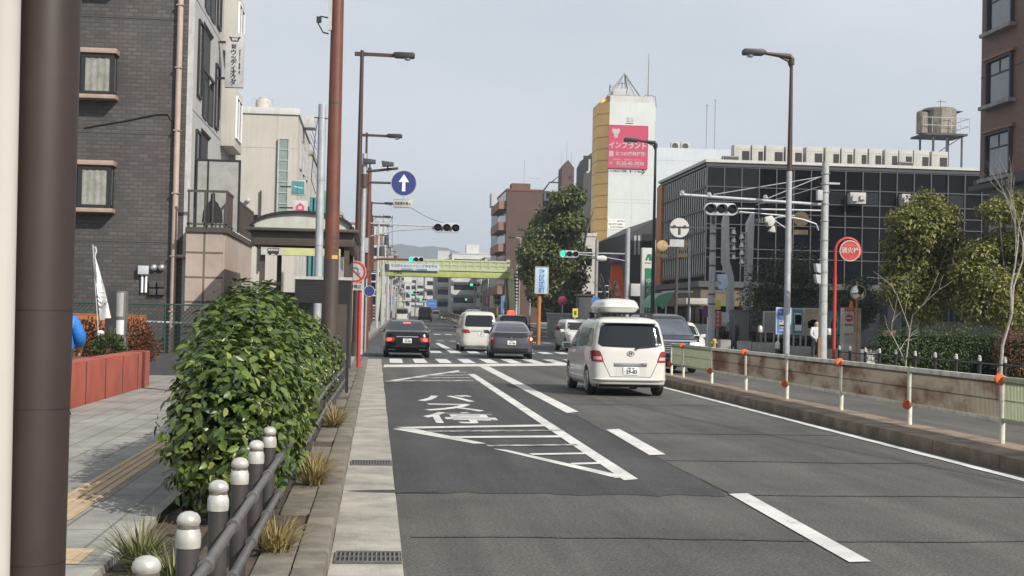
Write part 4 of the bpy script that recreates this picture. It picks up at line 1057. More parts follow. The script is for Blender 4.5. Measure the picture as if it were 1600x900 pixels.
for s_ in (-1, 1): b.box(q.x-.33, q.x+.33, Yc-.154, Yc-.151, q.z+s_*.145-.006, q.z+s_*.145+.006)
b.build('border', 'ink', d_)
# no U-turn sign on red post
Yn = 40.0; c = P(555, 425, Yn); xp = xat(562, 480, Yn)
t = thing('prohibition_sign', 'round red rimmed sign with a crossed blue turning arrow on a red post', 'road sign', (xp, Yn, .15))
MB().tube([(xp, Yn, .15), (xp, Yn, c.z+.1)], .055, 12).build('post', 'red_paint', t, smooth=True)
rr = 16.5*Yn/FPX; d_ = round_sign(t, c.x, Yn-.09, c.z, rr, 'red_paint', 'cap_white', rimw=.22)
MB().lathe([(rr*1.06, .004), (rr*1.06, .018)], (c.x, Yn-.09, c.z), 36, 'y').build('rim', 'cap_white', d_)
b = MB(); y_ = Yn-.10
pts = [(c.x-.08, c.z-.15), (c.x-.08, c.z+.07), (c.x-.04, c.z+.12), (c.x+.04, c.z+.12), (c.x+.09, c.z+.06), (c.x+.09, c.z-.02)]
for i in range(len(pts)-1): b.bar((pts[i][0], y_, pts[i][1]), (pts[i+1][0], y_, pts[i+1][1]), .008, .05)
b.prism([(c.x+.02, c.z-.02), (c.x+.16, c.z-.02), (c.x+.09, c.z-.12)], 'y', y_-.005, y_+.003); b.build('turn_arrow', 'blue_light', d_)
b = MB(); b.bar((c.x-.17, y_-.008, c.z+.17), (c.x+.17, y_-.008, c.z-.17), .006, .035); b.build('slash', 'red_paint', d_)
q = P(553, 448, Yn); d_ = MB().box(q.x-.26, q.x+.26, Yn-.09, Yn-.07, q.z-.10, q.z+.10).build('sub_plate', 'cap_white', t)
text('lettering', '駐車禁止', .11, 'ink', d_, (q.x, Yn-.094, q.z), bold=.01)
# small blue sign
Yq = 56; c = P(577, 455, Yq); t = thing('mandatory_sign', 'small round blue sign low beside the left signal poles', 'road sign', (c.x-.2, Yq, .15))
MB().tube([(c.x-.12, Yq, .15), (c.x-.12, Yq, c.z+.5)], .035, 10).build('post', 'galv', t, smooth=True)
d_ = round_sign(t, c.x, Yq-.06, c.z, .22, 'pale_grey', 'blue_sign', rimw=.1)
# curved red arm signal with green light
Yg = 108; xg = xat(577, 450, Yg); c = P(650, 405.5, Yg)
t = thing('traffic_signal', 'green lit traffic signal on a curved red brown arm above the footbridge banner', 'traffic signal', (xg, Yg, gz(Yg)+.13))
zz = c.z-.02
MB().tube([(xg, Yg, gz(Yg)+.1), (xg, Yg, zz-.8), (xg+.08, Yg, zz-.35), (xg+.35, Yg, zz-.08), (xg+.8, Yg, zz), (c.x-.5, Yg, zz)], [.13, .12, .11, .10, .09, .07], 12).build('pole', 'red_brown', t, smooth=True)
signal_head(t, c.x, Yg-.1, c.z, 1.02, lit=0)

# ================================================================== buildings further along
def facade_windows(par, side, fixed, u0, u1, z0, z1, nu, nz, wf=.6, hf=.5, m='window_dark', off=.0, frame=None, sill=True):
    """a grid of windows as separate parts. side 'f' = faces the camera (-Y) at y=fixed, 'l' faces -X, 'r' faces +X"""
    du, dz = (u1-u0)/nu, (z1-z0)/nz
    for i in range(nu):
        for j in range(nz):
            a = u0+du*(i+.5-wf/2); b_ = a+du*wf; lo = z0+dz*(j+.55-hf/2); hi = lo+dz*hf
            b = MB(); e = .03+off
            if side == 'f': b.box(a, b_, fixed-e, fixed-.003, lo, hi)
            elif side == 'l': b.box(fixed-e, fixed-.003, a, b_, lo, hi)
            else: b.box(fixed+.003, fixed+e, a, b_, lo, hi)
            o = b.build('window', m, par)
            if frame:
                b = MB(); t_ = .05
                for (p0, p1, q0, q1) in ((a-t_, b_+t_, hi, hi+t_), (a-t_, b_+t_, lo-t_, lo), (a-t_, a, lo, hi), (b_, b_+t_, lo, hi), ((a+b_)/2-t_/2, (a+b_)/2+t_/2, lo, hi)):
                    if side == 'f': b.box(p0, p1, fixed-e-.03, fixed-.002, q0, q1)
                    elif side == 'l': b.box(fixed-e-.03, fixed-.002, p0, p1, q0, q1)
                    else: b.box(fixed+.002, fixed+e+.03, p0, p1, q0, q1)
                b.build('frame', frame, o)
def block(name, label, x0, x1, y0, y1, z1, m, parapet=True, cat='building', roof='concrete', group=None, zb=None):
    g0 = (gz((y0+y1)/2) if zb is None else zb)
    t = thing(name, label, cat, ((x0+x1)/2, y0, g0), group)
    MB().box(x0, x1, y0, y1, g0-.3, z1).build('wall', m, t)
    if parapet:
        b = MB(); b.box(x0-.08, x1+.08, y0-.08, y1+.08, z1-.25, z1+.05); b.build('parapet', roof, t, bevel=.02)
    return t
# cream building left
Y0 = 66; x1 = xat(463, 300, Y0); zt = topz(170, 420, Y0)
t = block('office_building', 'plain cream building with a narrow green window strip and roof tank, left', -11, x1, Y0, 77, zt, 'cream', roof='pale_wall')
q0, q1 = P(437, 217, Y0), P(447.5, 352, Y0)
s = MB().box(q0.x, q1.x, Y0-.10, Y0-.003, q1.z, q0.z).build('window_strip', 'pale_teal', t)
b = MB()
for i in range(9):
    z = q1.z+(q0.z-q1.z)*i/8; b.box(q0.x-.05, q1.x+.05, Y0-.13, Y0-.102, z-.02, z+.02)
b.box(q0.x-.06, q0.x, Y0-.14, Y0-.004, q1.z, q0.z); b.box(q1.x, q1.x+.06, Y0-.14, Y0-.004, q1.z, q0.z); b.build('frame', 'pale_grey', s)
facade_windows(t, 'r', x1, 67.5, 76, 2.5, zt-.6, 3, 3, .45, .5, frame='pale_grey')
b = MB(); xm = xat(433, 200, Y0); b.box(xm, xm+.03, Y0-.012, Y0-.002, 1, zt-.3); b.box(-11, x1, Y0-.011, Y0-.002, topz(231, 420, Y0), topz(230, 420, Y0)); b.build('wall_joint', 'pale_grey', t)
q = P(388, 313, Y0); MB().lathe([(.0, -.25), (.09, -.22), (.10, -.05), (.05, 0)], (q.x, Y0, q.z), 12, 'y').build('outdoor_lamp', 'signal_grey', t)
b = MB(); q0, q1 = P(382, 335, Y0), P(402, 360, Y0); b.box(q0.x, q1.x, Y0-.05, Y0-.002, q1.z, q0.z); b.build('window', 'window_dark', t)
q0 = P(408, 298, Y0); MB().tube([(q0.x, Y0-.1, 3.5), (q0.x, Y0-.1, q0.z)], .04, 8).build('drain_pipe', 'dark_brown', t)
b = MB(); q = P(472, 195, Y0+5); b.box(x1+.002, x1+.6, Y0+4, Y0+5.2, q.z-.25, q.z+.35); b.build('vent_hood', 'pale_grey', t, bevel=.02)
q = P(411, 165, Y0+2); tk = thing('water_tank', 'small cream cylindrical water tank on the cream building roof', 'water tank', (q.x, Y0+2, zt+.05))
MB().lathe([(.36, zt+.05), (.36, zt+.62), (.30, zt+.72), (.2, zt+.74), (.2, zt+.80), (.05, zt+.82)], (q.x, Y0+2, 0), 20).build('tank', 'cream', tk, smooth=True)
b = MB()
for s_ in (-1, 1): b.tube([(q.x+s_*.5, Y0+1.6, zt), (q.x+s_*.5, Y0+1.6, zt+.66), (q.x+s_*.3, Y0+1.6, zt+.7)], .015, 5)
b.build('pipe', 'galv', tk)
# signs on it
q0, q1 = P(455, 281, 64), P(477, 305, 64)
t = thing('shop_sign', 'square teal box sign projecting from the cream building', 'sign', ((q0.x+q1.x)/2, 64, q1.z))
MB().box(q0.x, q1.x, 64, 64.25, q1.z, q0.z).build('box', 'cap_white', t, bevel=.02); b = MB().box(q0.x+.05, q1.x-.05, 63.985, 63.998, q1.z+.05, q0.z-.05).build('face', 'teal', t)
b = MB(); cx, cz = (q0.x+q1.x)/2, (q0.z+q1.z)/2; b.bar((cx-.02, 63.98, cz-.22), (cx+.02, 63.98, cz+.22), .004, .07); b.bar((cx-.2, 63.98, cz+.05), (cx+.2, 63.98, cz-.03), .004, .05); b.build('symbol', 'sign_paleblue', t)
MB().box(q0.x-.5, q0.x, 64.08, 64.16, cz, cz+.06).build('bracket', 'black', t)
q0, q1 = P(458, 313, 62), P(480, 332, 62)
t = thing('shop_sign', 'white box sign with a red house symbol below the teal one', 'sign', ((q0.x+q1.x)/2, 62, q1.z))
MB().box(q0.x, q1.x, 62, 62.25, q1.z, q0.z).build('box', 'pale_wall', t, bevel=.02); cx, cz = (q0.x+q1.x)/2, (q0.z+q1.z)/2
MB().prism([(cx-.18, cz-.2), (cx+.18, cz-.2), (cx+.18, cz+.02), (cx, cz+.17), (cx-.18, cz+.02)], 'y', 61.985, 61.997).build('house_symbol', 'magenta', t)
b = MB(); b.box(cx-.07, cx+.07, 61.975, 61.984, cz-.12, cz); b.build('door_symbol', 'pale_wall', t)
MB().box(q0.x-.6, q0.x, 62.08, 62.16, cz-.1, cz-.04).build('bracket', 'black', t)
# row of mixed buildings on the left
def generic(i, side, x0, x1, y0, y1, z1, m, lb, win='window_dark', nf=None, group='buildings along the far street'):
    t = block('street_building', lb, x0, x1, y0, y1, z1, m, group=group)
    g0 = gz(y0); nf = nf or max(2, int((z1-g0)/3))
    if y0 < 160:
        facade_windows(t, 'r' if side < 0 else 'l', x1 if side < 0 else x0, y0+.4, y1-.4, g0+3.2, z1-.3, 3, max(1, nf-1), .6, .5, win, frame='pale_grey' if i % 2 else None)
        facade_windows(t, 'f', y0, x0+.4 if side > 0 else max(x0, x1-6), x1-.4 if side < 0 else min(x1, x0+6), g0+3.2, z1-.3, 2, max(1, nf-1), .45, .42, win)
        b = MB()
        if side < 0: b.box(x1+.002, x1+.03, y0+.8, y1-.8, g0+.2, g0+2.6)
        else: b.box(x0-.03, x0-.002, y0+.8, y1-.8, g0+.2, g0+2.6)
        b.build('shopfront', 'window_dark', t)
    else:
        for j in range(nf):
            z = g0+ (z1-g0)*(j+.45)/nf
            b = MB(); xx0, xx1 = (max(x0, x1-7), x1-.5) if side < 0 else (x0+.5, min(x1, x0+7))
            b.box(xx0, xx1, y0-.05, y0-.003, z, z+1.3); b.build('window_band', win, t)
            b = MB()
            if side < 0: b.box(x1+.003, x1+.05, y0+.6, y1-.6, z, z+1.3)
            else: b.box(x0-.05, x0-.003, y0+.6, y1-.6, z, z+1.3)
            b.build('window_band', win, t)
    return t
t = generic(1, -1, -12, -3.75, 78.2, 86, 10.6, 'pale_grey', 'light grey flat roofed building right behind the cream one', nf=3)
b = MB(); zz = 10.7
for z in (.4, .8, 1.2): b.tube([(-8, 78.4, zz+z), (-3.85, 78.4, zz+z), (-3.85, 85.8, zz+z)], .025, 5)
for x in (-8, -6.6, -5.2, -3.85): b.tube([(x, 78.4, zz), (x, 78.4, zz+1.2)], .025, 5)
b.build('roof_rail', 'galv', t)
# building with teal blue louvre and green roof
t = block('shop_house', 'low house with a green pitched roof edge behind the tall red brown pole', -12, -2.7, 87, 94, 6.9, 'pale_grey', parapet=False)
MB().prism([(-12, 6.9), (-2.45, 6.9), (-2.9, 8.5), (-3.4, 9.3), (-12, 9.3)], 'y', 86.8, 94.2).build('roof', 'awning_green', t)
b = MB()
for x in np.arange(-6.5, -2.4, .22): b.bar((x, 86.72, 4.0), (x, 86.72, 5.3), .1)
b.build('screen', 'awning_green', t)
facade_windows(t, 'f', 87, -7, -2.9, .5, 3.8, 3, 1, .6, .6)
t = block('shop_house', 'narrow building front with dark blue louvres above the shelter roof', -6.5, -3.9, 84.2, 86.9, 8.2, 'dark_wall', parapet=False) if False else None
q0, q1 = P(484, 308, 77.5), P(520, 352, 77.5)
t = thing('louvre_screen', 'dark blue louvred screen wall above the shelter roof', 'screen', ((q0.x+q1.x)/2, 77.5, q1.z))
b = MB()
for x in np.arange(q0.x, q1.x, .26): b.box(x, x+.16, 77.5, 77.62, .2, q0.z)
b.build('slats', 'teal', t); MB().box(q0.x, q1.x, 77.62, 77.7, .2, q0.z-.02).build('back', 'blue_sign', t)
cols = ['pale_wall', 'grey_wall', 'cream', 'tan_wall', 'pale_grey', 'brown_wall']
specs = [(-1, 95.5, 105, 8.5, 'grey_wall', 'grey two storey shop row on the left past the green roof'),
         (-1, 106, 116, 6.9, 'cream', 'cream low shop building on the left before the banded block')]
for i, (sd, y0, y1, z1, m, lb) in enumerate(specs):
    o = rx((y0+y1)/2); generic(i, -1, o-13, o-3.2, y0, y1, z1, m, lb)
# orange and white banded block
Y0 = 186; xr = xat(604, 380, Y0); zt = topz(349, 595, Y0)
t = block('apartment_building', 'apartment block banded in orange and white left of the green signal', xr-12, xr, Y0, 203, zt, 'pale_wall', roof='tan_wall')
for j in range(5):
    z = zt-1.5-j*3.2
    MB().box(xr-12.06, xr+.07, Y0-.07, Y0+17.07, z-1.3, z).build('orange_band', 'tan_wall', t)
for j in range(4):
    z = zt-4.3-j*3.2; MB().box(xr-3, xr-.6, Y0-.05, Y0-.003, z, z+1.1).build('window', 'window_dark', t)
YS = [(133, 142, 9), (143, 152, 7.5), (153, 163, 8.8), (205, 214, 9), (215, 232, 14), (233, 248, 11), (250, 270, 15.5), (272, 295, 12), (297, 325, 17), (327, 360, 14), (365, 410, 19), (412, 450, 15), (455, 500, 20), (505, 560, 17), (565, 640, 22), (645, 740, 20)]
ordw = ['nearest', 'second', 'third', 'fourth', 'fifth', 'sixth', 'seventh', 'eighth', 'ninth', 'tenth', 'eleventh', 'twelfth', 'thirteenth', 'fourteenth', 'fifteenth', 'sixteenth', 'seventeenth', 'eighteenth', 'nineteenth', 'twentieth', 'twenty first', 'twenty second', 'twenty third', 'twenty fourth']
cn = {'pale_wall': 'off white', 'grey_wall': 'grey', 'cream': 'cream', 'tan_wall': 'tan', 'pale_grey': 'light grey', 'brown_wall': 'brown'}
for i, (y0, y1, z1) in enumerate(YS):
    o = rx((y0+y1)/2); m = cols[(i*5+1) % 6]
    lb = f'{cn[m]} building in the left far row, {ordw[i]} one after the banded block'
    generic(i, -1, o-14, o-(2.9 if y0 < 200 else 1.6)-(i % 3)*.3, y0, y1, z1*.9, m, lb)
YS2 = [(222, 236, 9), (238, 252, 8), (253, 270, 12), (272, 292, 9), (294, 318, 14), (320, 350, 12), (355, 395, 17), (400, 450, 15), (455, 520, 19)]
for i, (y0, y1, z1) in enumerate(YS2):
    o = rx((y0+y1)/2); m = cols[(i*5+2) % 6]
    generic(i, 1, o+16.6+(i % 3)*.4, o+27, y0, y1, z1, m, f'{cn[m]} building in the right far row, {ordw[i]} one past the footbridge')
# white stepped apartment blocks closing the view
def slab_apartment(label, px0, px1, pyt, Y, m='pale_wall', n=5, step=0):
    x0, x1 = xat(px0, 450, Y), xat(px1, 450, Y); zt = topz(pyt, (px0+px1)/2, Y)
    t = block('apartment_building', label, x0, x1, Y, Y+14, zt, m, roof='pale_grey')
    for j in range(n):
        z = zt-1.2-j*3.0
        if z < 2: break
        MB().box(x0+.6, x1-.6, Y-.06, Y-.003, z-1.5, z-.2).build('balcony_recess', 'window_dark', t)
        MB().box(x0+.4, x1-.4, Y-1.1, Y-.95, z-2.6, z-1.5).build('balcony_front', 'pale_wall', t)
    b = MB(); b.box((x0+x1)/2-1.5, (x0+x1)/2+1.5, Y+3, Y+7, zt, zt+2.2); b.build('stair_head', m, t)
    return t
slab_apartment('white balcony apartment block rising above the footbridge, right part', 705, 772, 396, 330, n=6)
slab_apartment('paler lower apartment block stepping down left above the footbridge', 680, 706, 405, 345, 'pale_grey', n=6)
slab_apartment('grey white curved looking block seen under the footbridge centre', 664, 682, 432, 420, 'pale_wall', n=6)
slab_apartment('grey office slab seen under the footbridge right of the blue sign', 690, 712, 438, 440, 'grey_wall', n=6)
slab_apartment('pale tower block behind the right part of the footbridge', 715, 745, 437, 460, 'pale_grey', n=6)

for px0, px1, py, Y, m, n, lb in ((606, 617, 420, 395, 'pale_wall', 3, 'slim off white block left of the first far signal'), (615, 625, 436, 470, 'tan_wall', 3, 'slim tan block beside the far left poles'), (623, 634, 428, 560, 'grey_wall', 4, 'slim grey block left of the far blue guide sign'), (632, 643, 441, 520, 'pale_wall', 3, 'pale low block behind the far left signal'), (641, 652, 433, 650, 'cream', 4, 'cream slab in the far distance left of the guide sign'), (650, 666, 441, 600, 'pale_grey', 3, 'light grey slab in the far distance behind the guide sign'), (745, 757, 441, 420, 'grey_wall', 3, 'grey slim block under the right part of the footbridge'), (756, 768, 447, 380, 'tan_wall', 3, 'tan slim block left of the far yellow sign'), (766, 786, 441, 330, 'pale_grey', 3, 'light block behind the far yellow sign')):
    slab_apartment(lb, px0, px1, py, Y, m, n)
for px, py, hh, Y, m, lb in ((607, 452, 16, 215, 'magenta', 'red vertical shop sign'), (612, 462, 14, 240, 'blue_light', 'blue vertical shop sign'), (619, 447, 20, 270, 'cap_white', 'white vertical shop sign'), (626, 465, 12, 290, 'yellow_sign', 'yellow vertical shop sign'), (632, 455, 16, 330, 'cap_white', 'narrow white vertical sign'), (752, 458, 18, 260, 'cap_white', 'white vertical sign'), (761, 462, 16, 235, 'red_paint', 'red vertical sign'), (790, 470, 14, 182, 'cap_white', 'small white vertical sign')):
    q = P(px, py, Y); h_ = hh*Y/FPX; t = thing('shop_sign', lb + (' on the far left side of the street' if px < 700 else ' on the far right side under the footbridge'), 'sign', (q.x, Y, gz(Y)), 'small shop signs along the far street')
    MB().box(q.x-.28, q.x+.28, Y, Y+.2, q.z-h_, q.z).build('box', m, t); MB().box(q.x-.06, q.x+.06, Y+.05, Y+.15, gz(Y), q.z-h_).build('post', 'galv', t)
    b = MB(); b.box(q.x-.14, q.x+.14, Y-.03, Y-.004, q.z-h_*.85, q.z-h_*.15); b.build('characters', 'ink' if m == 'cap_white' else 'cap_white', t)

# ================================================================== footbridge
Yb = 170; og = gz(Yb)
xl, xr = xat(598, 425, Yb), xat(794, 425, Yb); zt = topz(423, 690, Yb)+.02; zb = topz(433, 690, Yb)
fb = thing('footbridge', 'yellow green pedestrian footbridge spanning the road in the distance', 'footbridge', ((xl+xr)/2, Yb, og))
zl = topz(430, 600, Yb)
b = MB(); b.box(xl-.3, xr+.3, Yb, Yb+2.4, zb, zt); b.build('girder', 'bridge_green', fb, bevel=.03)
MB().box(xl-.3, xr+.3, Yb-.12, Yb+2.52, zt+.003, zt+.12).build('deck', 'bridge_pale', fb)
zr = zt+1.28
b = MB()
for yy in (Yb-.05, Yb+2.4):
    b.bar((xl-.3, yy, zr), (xr+.3, yy, zr), .10); b.bar((xl-.3, yy, zt+.2), (xr+.3, yy, zt+.2), .08); b.bar((xl-.3, yy, zt+.75), (xr+.3, yy, zt+.75), .05)
    for x in np.arange(xl-.3, xr+.31, .95): b.bar((x, yy, zt+.12), (x, yy, zr), .07)
b.build('railing', 'bridge_pale', fb)
MB().box(xl-.2, xr+.2, Yb+2.45, Yb+2.47, zt+.25, zr-.05).build('rail_mesh', 'fence_green', fb)
for s_, x in ((-1, xl), (1, xr)):
    for yy in (Yb+.3, Yb+2.1):
        MB().bar((x+s_*(.6 if yy < Yb+1 else .3), yy, og), (x+s_*.0, yy, zt+1.5 if yy < Yb+1 else zt), .36, .36).build('pillar', 'bridge_pale', fb)
    MB().box(x+s_*.25-.18, x+s_*.25+.18, Yb+.5, Yb+1.9, og, zb).build('stair_wall', 'black', fb)
    sx = x+s_*1.2; b = MB()
    for k in range(16): b.box(sx-.7, sx+.7, Yb+2.4+k*.6, Yb+3.0+k*.6, zt-.2-k*(zt-og)/16, zt-.02-k*(zt-og)/16)
    b.build('stairs', 'dark_wall', fb)
q0, q1 = P(608, 413, Yb), P(686, 425, Yb)
bn = MB().box(q0.x, q1.x, Yb-.30, Yb-.26, q1.z+.1, q0.z+.1).build('banner', 'sign_paleblue', fb)
MB().box(q0.x+.08, q1.x-.08, Yb-.312, Yb-.302, q1.z+.18, q0.z+.02).build('banner_face', 'pale_wall', bn)
cx, cz = (q0.x+q1.x)/2, (q0.z+q1.z)/2+.1
text('lettering', '引き締める心とベルトが命を守る', .40, 'ink_blue', bn, (cx, Yb-.32, cz+.13), bold=.02, sx=.93)
text('lettering', '交通安全都市・大阪府警察署', .24, 'ink_blue', bn, (cx, Yb-.32, cz-.28), bold=.01)
q = P(616, 431, Yb); text('lettering', '歩道橋', .35, 'ink', fb, (q.x+.4, Yb-.01, (zt+zb)/2), bold=.02)
q = P(801, 460, 165); t = thing('bridge_pylon', 'separate yellow green slanted post right of the footbridge', 'post', (xat(803, 490, 165), 165, og))
MB().bar((xat(804, 490, 165), 165, og), (xat(800, 420, 165), 165, topz(420, 800, 165)), .34).build('shaft', 'bridge_pale', t)
b = MB(); q = P(799, 435, 164.8); b.lathe([(.0, -.2), (.25, -.15), (.28, .1)], tuple(q), 12, 'y'); b.build('lamp', 'bridge_pale', t)

# utility poles of the far street
def utility_pole(Y, X, h, lb, arms=2, grp='utility poles along the far street'):
    g0 = gz(Y); t = thing('utility_pole', lb, 'utility pole', (X, Y, g0), grp)
    MB().tube([(X, Y, g0), (X, Y, g0+h)], [.17, .11], 10).build('shaft', 'concrete_pole', t, smooth=True)
    for k in range(arms):
        b = MB(); z = g0+h-.4-.9*k; b.bar((X-.95, Y, z), (X+.95, Y, z), .09)
        for s_ in (-.85, -.45, .45, .85): b.tube([(X+s_, Y, z), (X+s_, Y, z+.22)], .045, 6)
        b.build('crossarm', 'dark_wall', t)
    b = MB(); b.lathe([(.24, g0+h-3.2), (.25, g0+h-2.4), (.2, g0+h-2.3)], (X+.32, Y, 0), 10); b.build('transformer', 'dark_wall', t)
    return t, g0+h
tops = []
for i, (Y, X, h) in enumerate([(128, -1.3, 9.8), (146, -1.2, 11.6), (163, -1.35, 9.2), (182, -1.2, 9.4), (201, -1.4, 9), (222, -1.2, 9.6), (243, -1.3, 9), (266, -1.1, 9.8), (290, -1.3, 9), (318, -1.2, 9.5), (350, -1.2, 9), (385, -1.1, 10), (420, -1.2, 9.5), (460, -1.2, 10), (500, -1.2, 9.5), (545, -1.2, 10)]):
    x = X+rx(Y); _, z = utility_pole(Y, x, h, f'concrete utility pole on the left far kerb, {ordw[i]} of its row'); tops.append((x, Y, z))
topsr = []
for i, (Y, h) in enumerate([(185, 10), (206, 9.5), (228, 10), (252, 9), (278, 10), (306, 9.2), (340, 10), (378, 9.5), (420, 10), (465, 10)]):
    x = 15.7+rx(Y); _, z = utility_pole(Y, x, h, f'concrete utility pole on the right far kerb, {ordw[i]} of its row'); topsr.append((x, Y, z))
def sag(a, b, s, n=9): return [(a[0]+(b[0]-a[0])*t, a[1]+(b[1]-a[1])*t, a[2]+(b[2]-a[2])*t-s*4*t*(1-t)) for t in np.linspace(0, 1, n)]
def wire(lb, pts_list, r=.018, m='black'):
    t = thing('overhead_wire', lb, 'wire', pts_list[0][0])
    b = MB()
    for p_ in pts_list: b.tube(p_, r, 4, False)
    b.build('cable', m, t)
wire('bundle of overhead wires along the left far row of poles', [sag((tops[i][0]+s_, tops[i][1], tops[i][2]-dz), (tops[i+1][0]+s_, tops[i+1][1], tops[i+1][2]-dz), .3) for i in range(len(tops)-1) for s_, dz in ((-.85, .2), (.85, .2), (.45, 1.1), (.1, 3))], .022)
wire('bundle of overhead wires along the right far row of poles', [sag((topsr[i][0]+s_, topsr[i][1], topsr[i][2]-dz), (topsr[i+1][0]+s_, topsr[i+1][1], topsr[i+1][2]-dz), .3) for i in range(len(topsr)-1) for s_, dz in ((-.85, .2), (.85, .2), (.1, 3))], .022)
a = P(632, 318, 55); c = P(705, 350, 66)
wire('single thin wire descending from the arrow sign to the left signal', [sag(tuple(a), tuple(c), .15)], .012)
# far traffic signals under the bridge and a blue guide sign
for i, (px, py, Y, sd, lb) in enumerate(((648, 457, 235, -1, 'far green traffic signal seen under the footbridge left of the blue sign'), (661, 468, 300, -1, 'tiny green traffic signal just left of the far blue sign'), (742, 445, 215, 1, 'far green traffic signal under the right part of the footbridge'), (732, 468, 300, 1, 'tiny green traffic signal low on the right of the far street'))):
    c = P(px, py, Y); xp = rx(Y)+(-1.0 if sd < 0 else 15.8); g0 = gz(Y)
    t = thing('traffic_signal', lb, 'traffic signal', (xp, Y, g0))
    b = MB(); b.tube([(xp, Y, g0), (xp, Y, c.z+.5)], .11, 8); b.tube([(xp, Y+.05, c.z), (c.x-sd*-.4, Y+.05, c.z)], .05, 6); b.build('pole', 'galv', t)
    signal_head(t, c.x, Y, c.z, 1.35, lit=0)
Y = 260; q0, q1 = P(667, 468, Y), P(682.5, 482, Y)
t = thing('guide_sign', 'blue road guide sign far down the street under the footbridge', 'road sign', ((q0.x+q1.x)/2, Y, .9))
MB().box(q0.x, q1.x, Y, Y+.08, q1.z, q0.z).build('panel', 'blue_light', t)
b = MB(); cx, cz = (q0.x+q1.x)/2, (q0.z+q1.z)/2; b.bar((cx, Y-.01, cz-.6), (cx, Y-.01, cz+.3), .01, .12); b.bar((cx-.6, Y-.01, cz+.05), (cx+.6, Y-.01, cz+.05), .01, .12); b.build('route_lines', 'cap_white', t)
b = MB(); b.tube([(rx(Y)-.9, Y+.1, .9), (rx(Y)-.9, Y+.1, cz+.4), (q1.x, Y+.1, cz+.4)], .1, 8); b.build('pole', 'galv', t)
Y = 200; q0, q1 = P(771, 447, Y), P(782, 478, Y)
t = thing('shop_sign', 'tall yellow sign under the right end of the footbridge', 'sign', ((q0.x+q1.x)/2, Y, .85)); MB().box(q0.x, q1.x, Y, Y+.4, q1.z, q0.z).build('box', 'yellow_sign', t)
b = MB()
for k in range(4): b.box(q0.x+.25, q1.x-.25, Y-.02, Y-.004, q1.z+.3+k*.62, q1.z+.7+k*.62)
b.build('characters', 'dark_brown', t); MB().box(q0.x+.35, q0.x+.5, Y+.1, Y+.3, .85, q1.z).build('post', 'galv', t)
Y = 190; t = thing('banner_flag', 'slim blue upright flag near the right footbridge stair', 'flag', (xat(785, 495, Y), Y, .85))
q0, q1 = P(783, 462, Y), P(787, 490, Y); MB().box(q0.x, q1.x, Y, Y+.02, q1.z, q0.z).build('cloth', 'blue_light', t); MB().tube([(q1.x, Y, .85), (q1.x, Y, q0.z+.1)], .03, 6).build('pole', 'white_paint', t)
# far median railing
t = thing('guard_fence', 'brownish far guard fence on the median beyond the crossing', 'fence', (7.7+rx(130), 118, .3))
b = MB()
for y in np.arange(118, 400, 4): b.bar((7.7+rx(y), y, gz(y)+.1), (7.7+rx(y), y, gz(y)+1.15), .07)
b.build('posts', 'cream_paint', t); rows = [[(7.7+rx(y), y, gz(y)+z) for y in np.arange(118, 401, 4)] for z in (.5, 1.1)]
b = MB()
for y in np.arange(118, 396, 4):
    b.prism([(y+.06, gz(y)+.5), (y+3.94, gz(y+4)+.5), (y+3.94, gz(y+4)+1.1), (y+.06, gz(y)+1.1)], 'x', 7.69+rx(y), 7.72+rx(y))
b.build('panels', 'rust_panel', t)

# ================================================================== RIGHT: buildings
# brown apartment tower with balconies behind the trees
Y = 190; x0, x1 = xat(790, 400, Y), xat(846, 400, Y); zt = topz(296, 820, Y)
t = block('apartment_building', 'tall red brown apartment slab with balconies left of the dark tree', x0, x1, Y, Y+15, zt, 'apt_tile', roof='brown_wall')
for j in range(6):
    z = zt-1.6-j*2.9
    MB().box(x0-1.0, x0-.003, Y+.4, Y+14, z-1.1, z).build('balcony', 'tan_wall', t)
    MB().box(x0-.05, x0-.002, Y+.6, Y+13.8, z+.05, z+1.5).build('window_band', 'window_dark', t)
b = MB(); b.box(x0+.8, x0+3.4, Y+2, Y+5, zt, zt+1.0); b.build('stair_head', 'brown_wall', t)
b = MB(); b.tube([(x0+2.6, Y+3, zt), (x0+2.6, Y+3, zt+4.3)], .04, 5); b.tube([(x0+3.4, Y+3, zt+1.8), (x0+4.8, Y+3, zt+1.8)], .03, 5); b.build('antenna', 'galv', t)
t = slab_apartment('narrow grey high rise half hidden left of the brown slab', 776, 787, 320, 230, 'pale_grey', n=8)
# dark rooftop sign frame and brown tower
Y = 205; x0, x1 = xat(848, 300, Y), xat(880, 300, Y); zt = topz(300, 865, Y)
t = block('building', 'dark building with a round white letter sign between brown slab and tree', x0, x1, Y, Y+10, zt, 'dark_wall')
q = P(863, 307, Y); text('lettering', 'D', 1.9, 'cap_white', t, (q.x-.6, Y-.03, q.z), bold=.04); text('lettering', 'ニ', 1.5, 'cap_white', t, (q.x+1.0, Y-.03, q.z), bold=.03)
b = MB(); zz = topz(285, 865, Y); b.tube([(x0, Y, zt), (x0+1.0, Y, zz), (x1, Y, zz), (x1, Y, zt)], .12, 6); b.tube([(x0+1.2, Y, zz), (x0+2.3, Y, zz+.9), (x1, Y, zz+.9)], .06, 5); b.build('roof_frame', 'dark_wall', t)
Y = 200; x0, x1 = xat(878, 270, Y), xat(897, 270, Y); zt = topz(262, 888, Y); zp = topz(250, 888, Y)
t = thing('stair_tower', 'brown pointed rooftop tower with one small square window', 'tower', ((x0+x1)/2, Y, .9))
MB().prism([(x0, .8), (x1, .8), (x1, zt), ((x0+x1)/2, zp), (x0, zt)], 'y', Y, Y+4).build('wall', 'apt_tile', t)
q = P(891, 277, Y); MB().box(q.x-.22, q.x+.22, Y-.05, Y-.003, q.z-.22, q.z+.22).build('window', 'black', t)
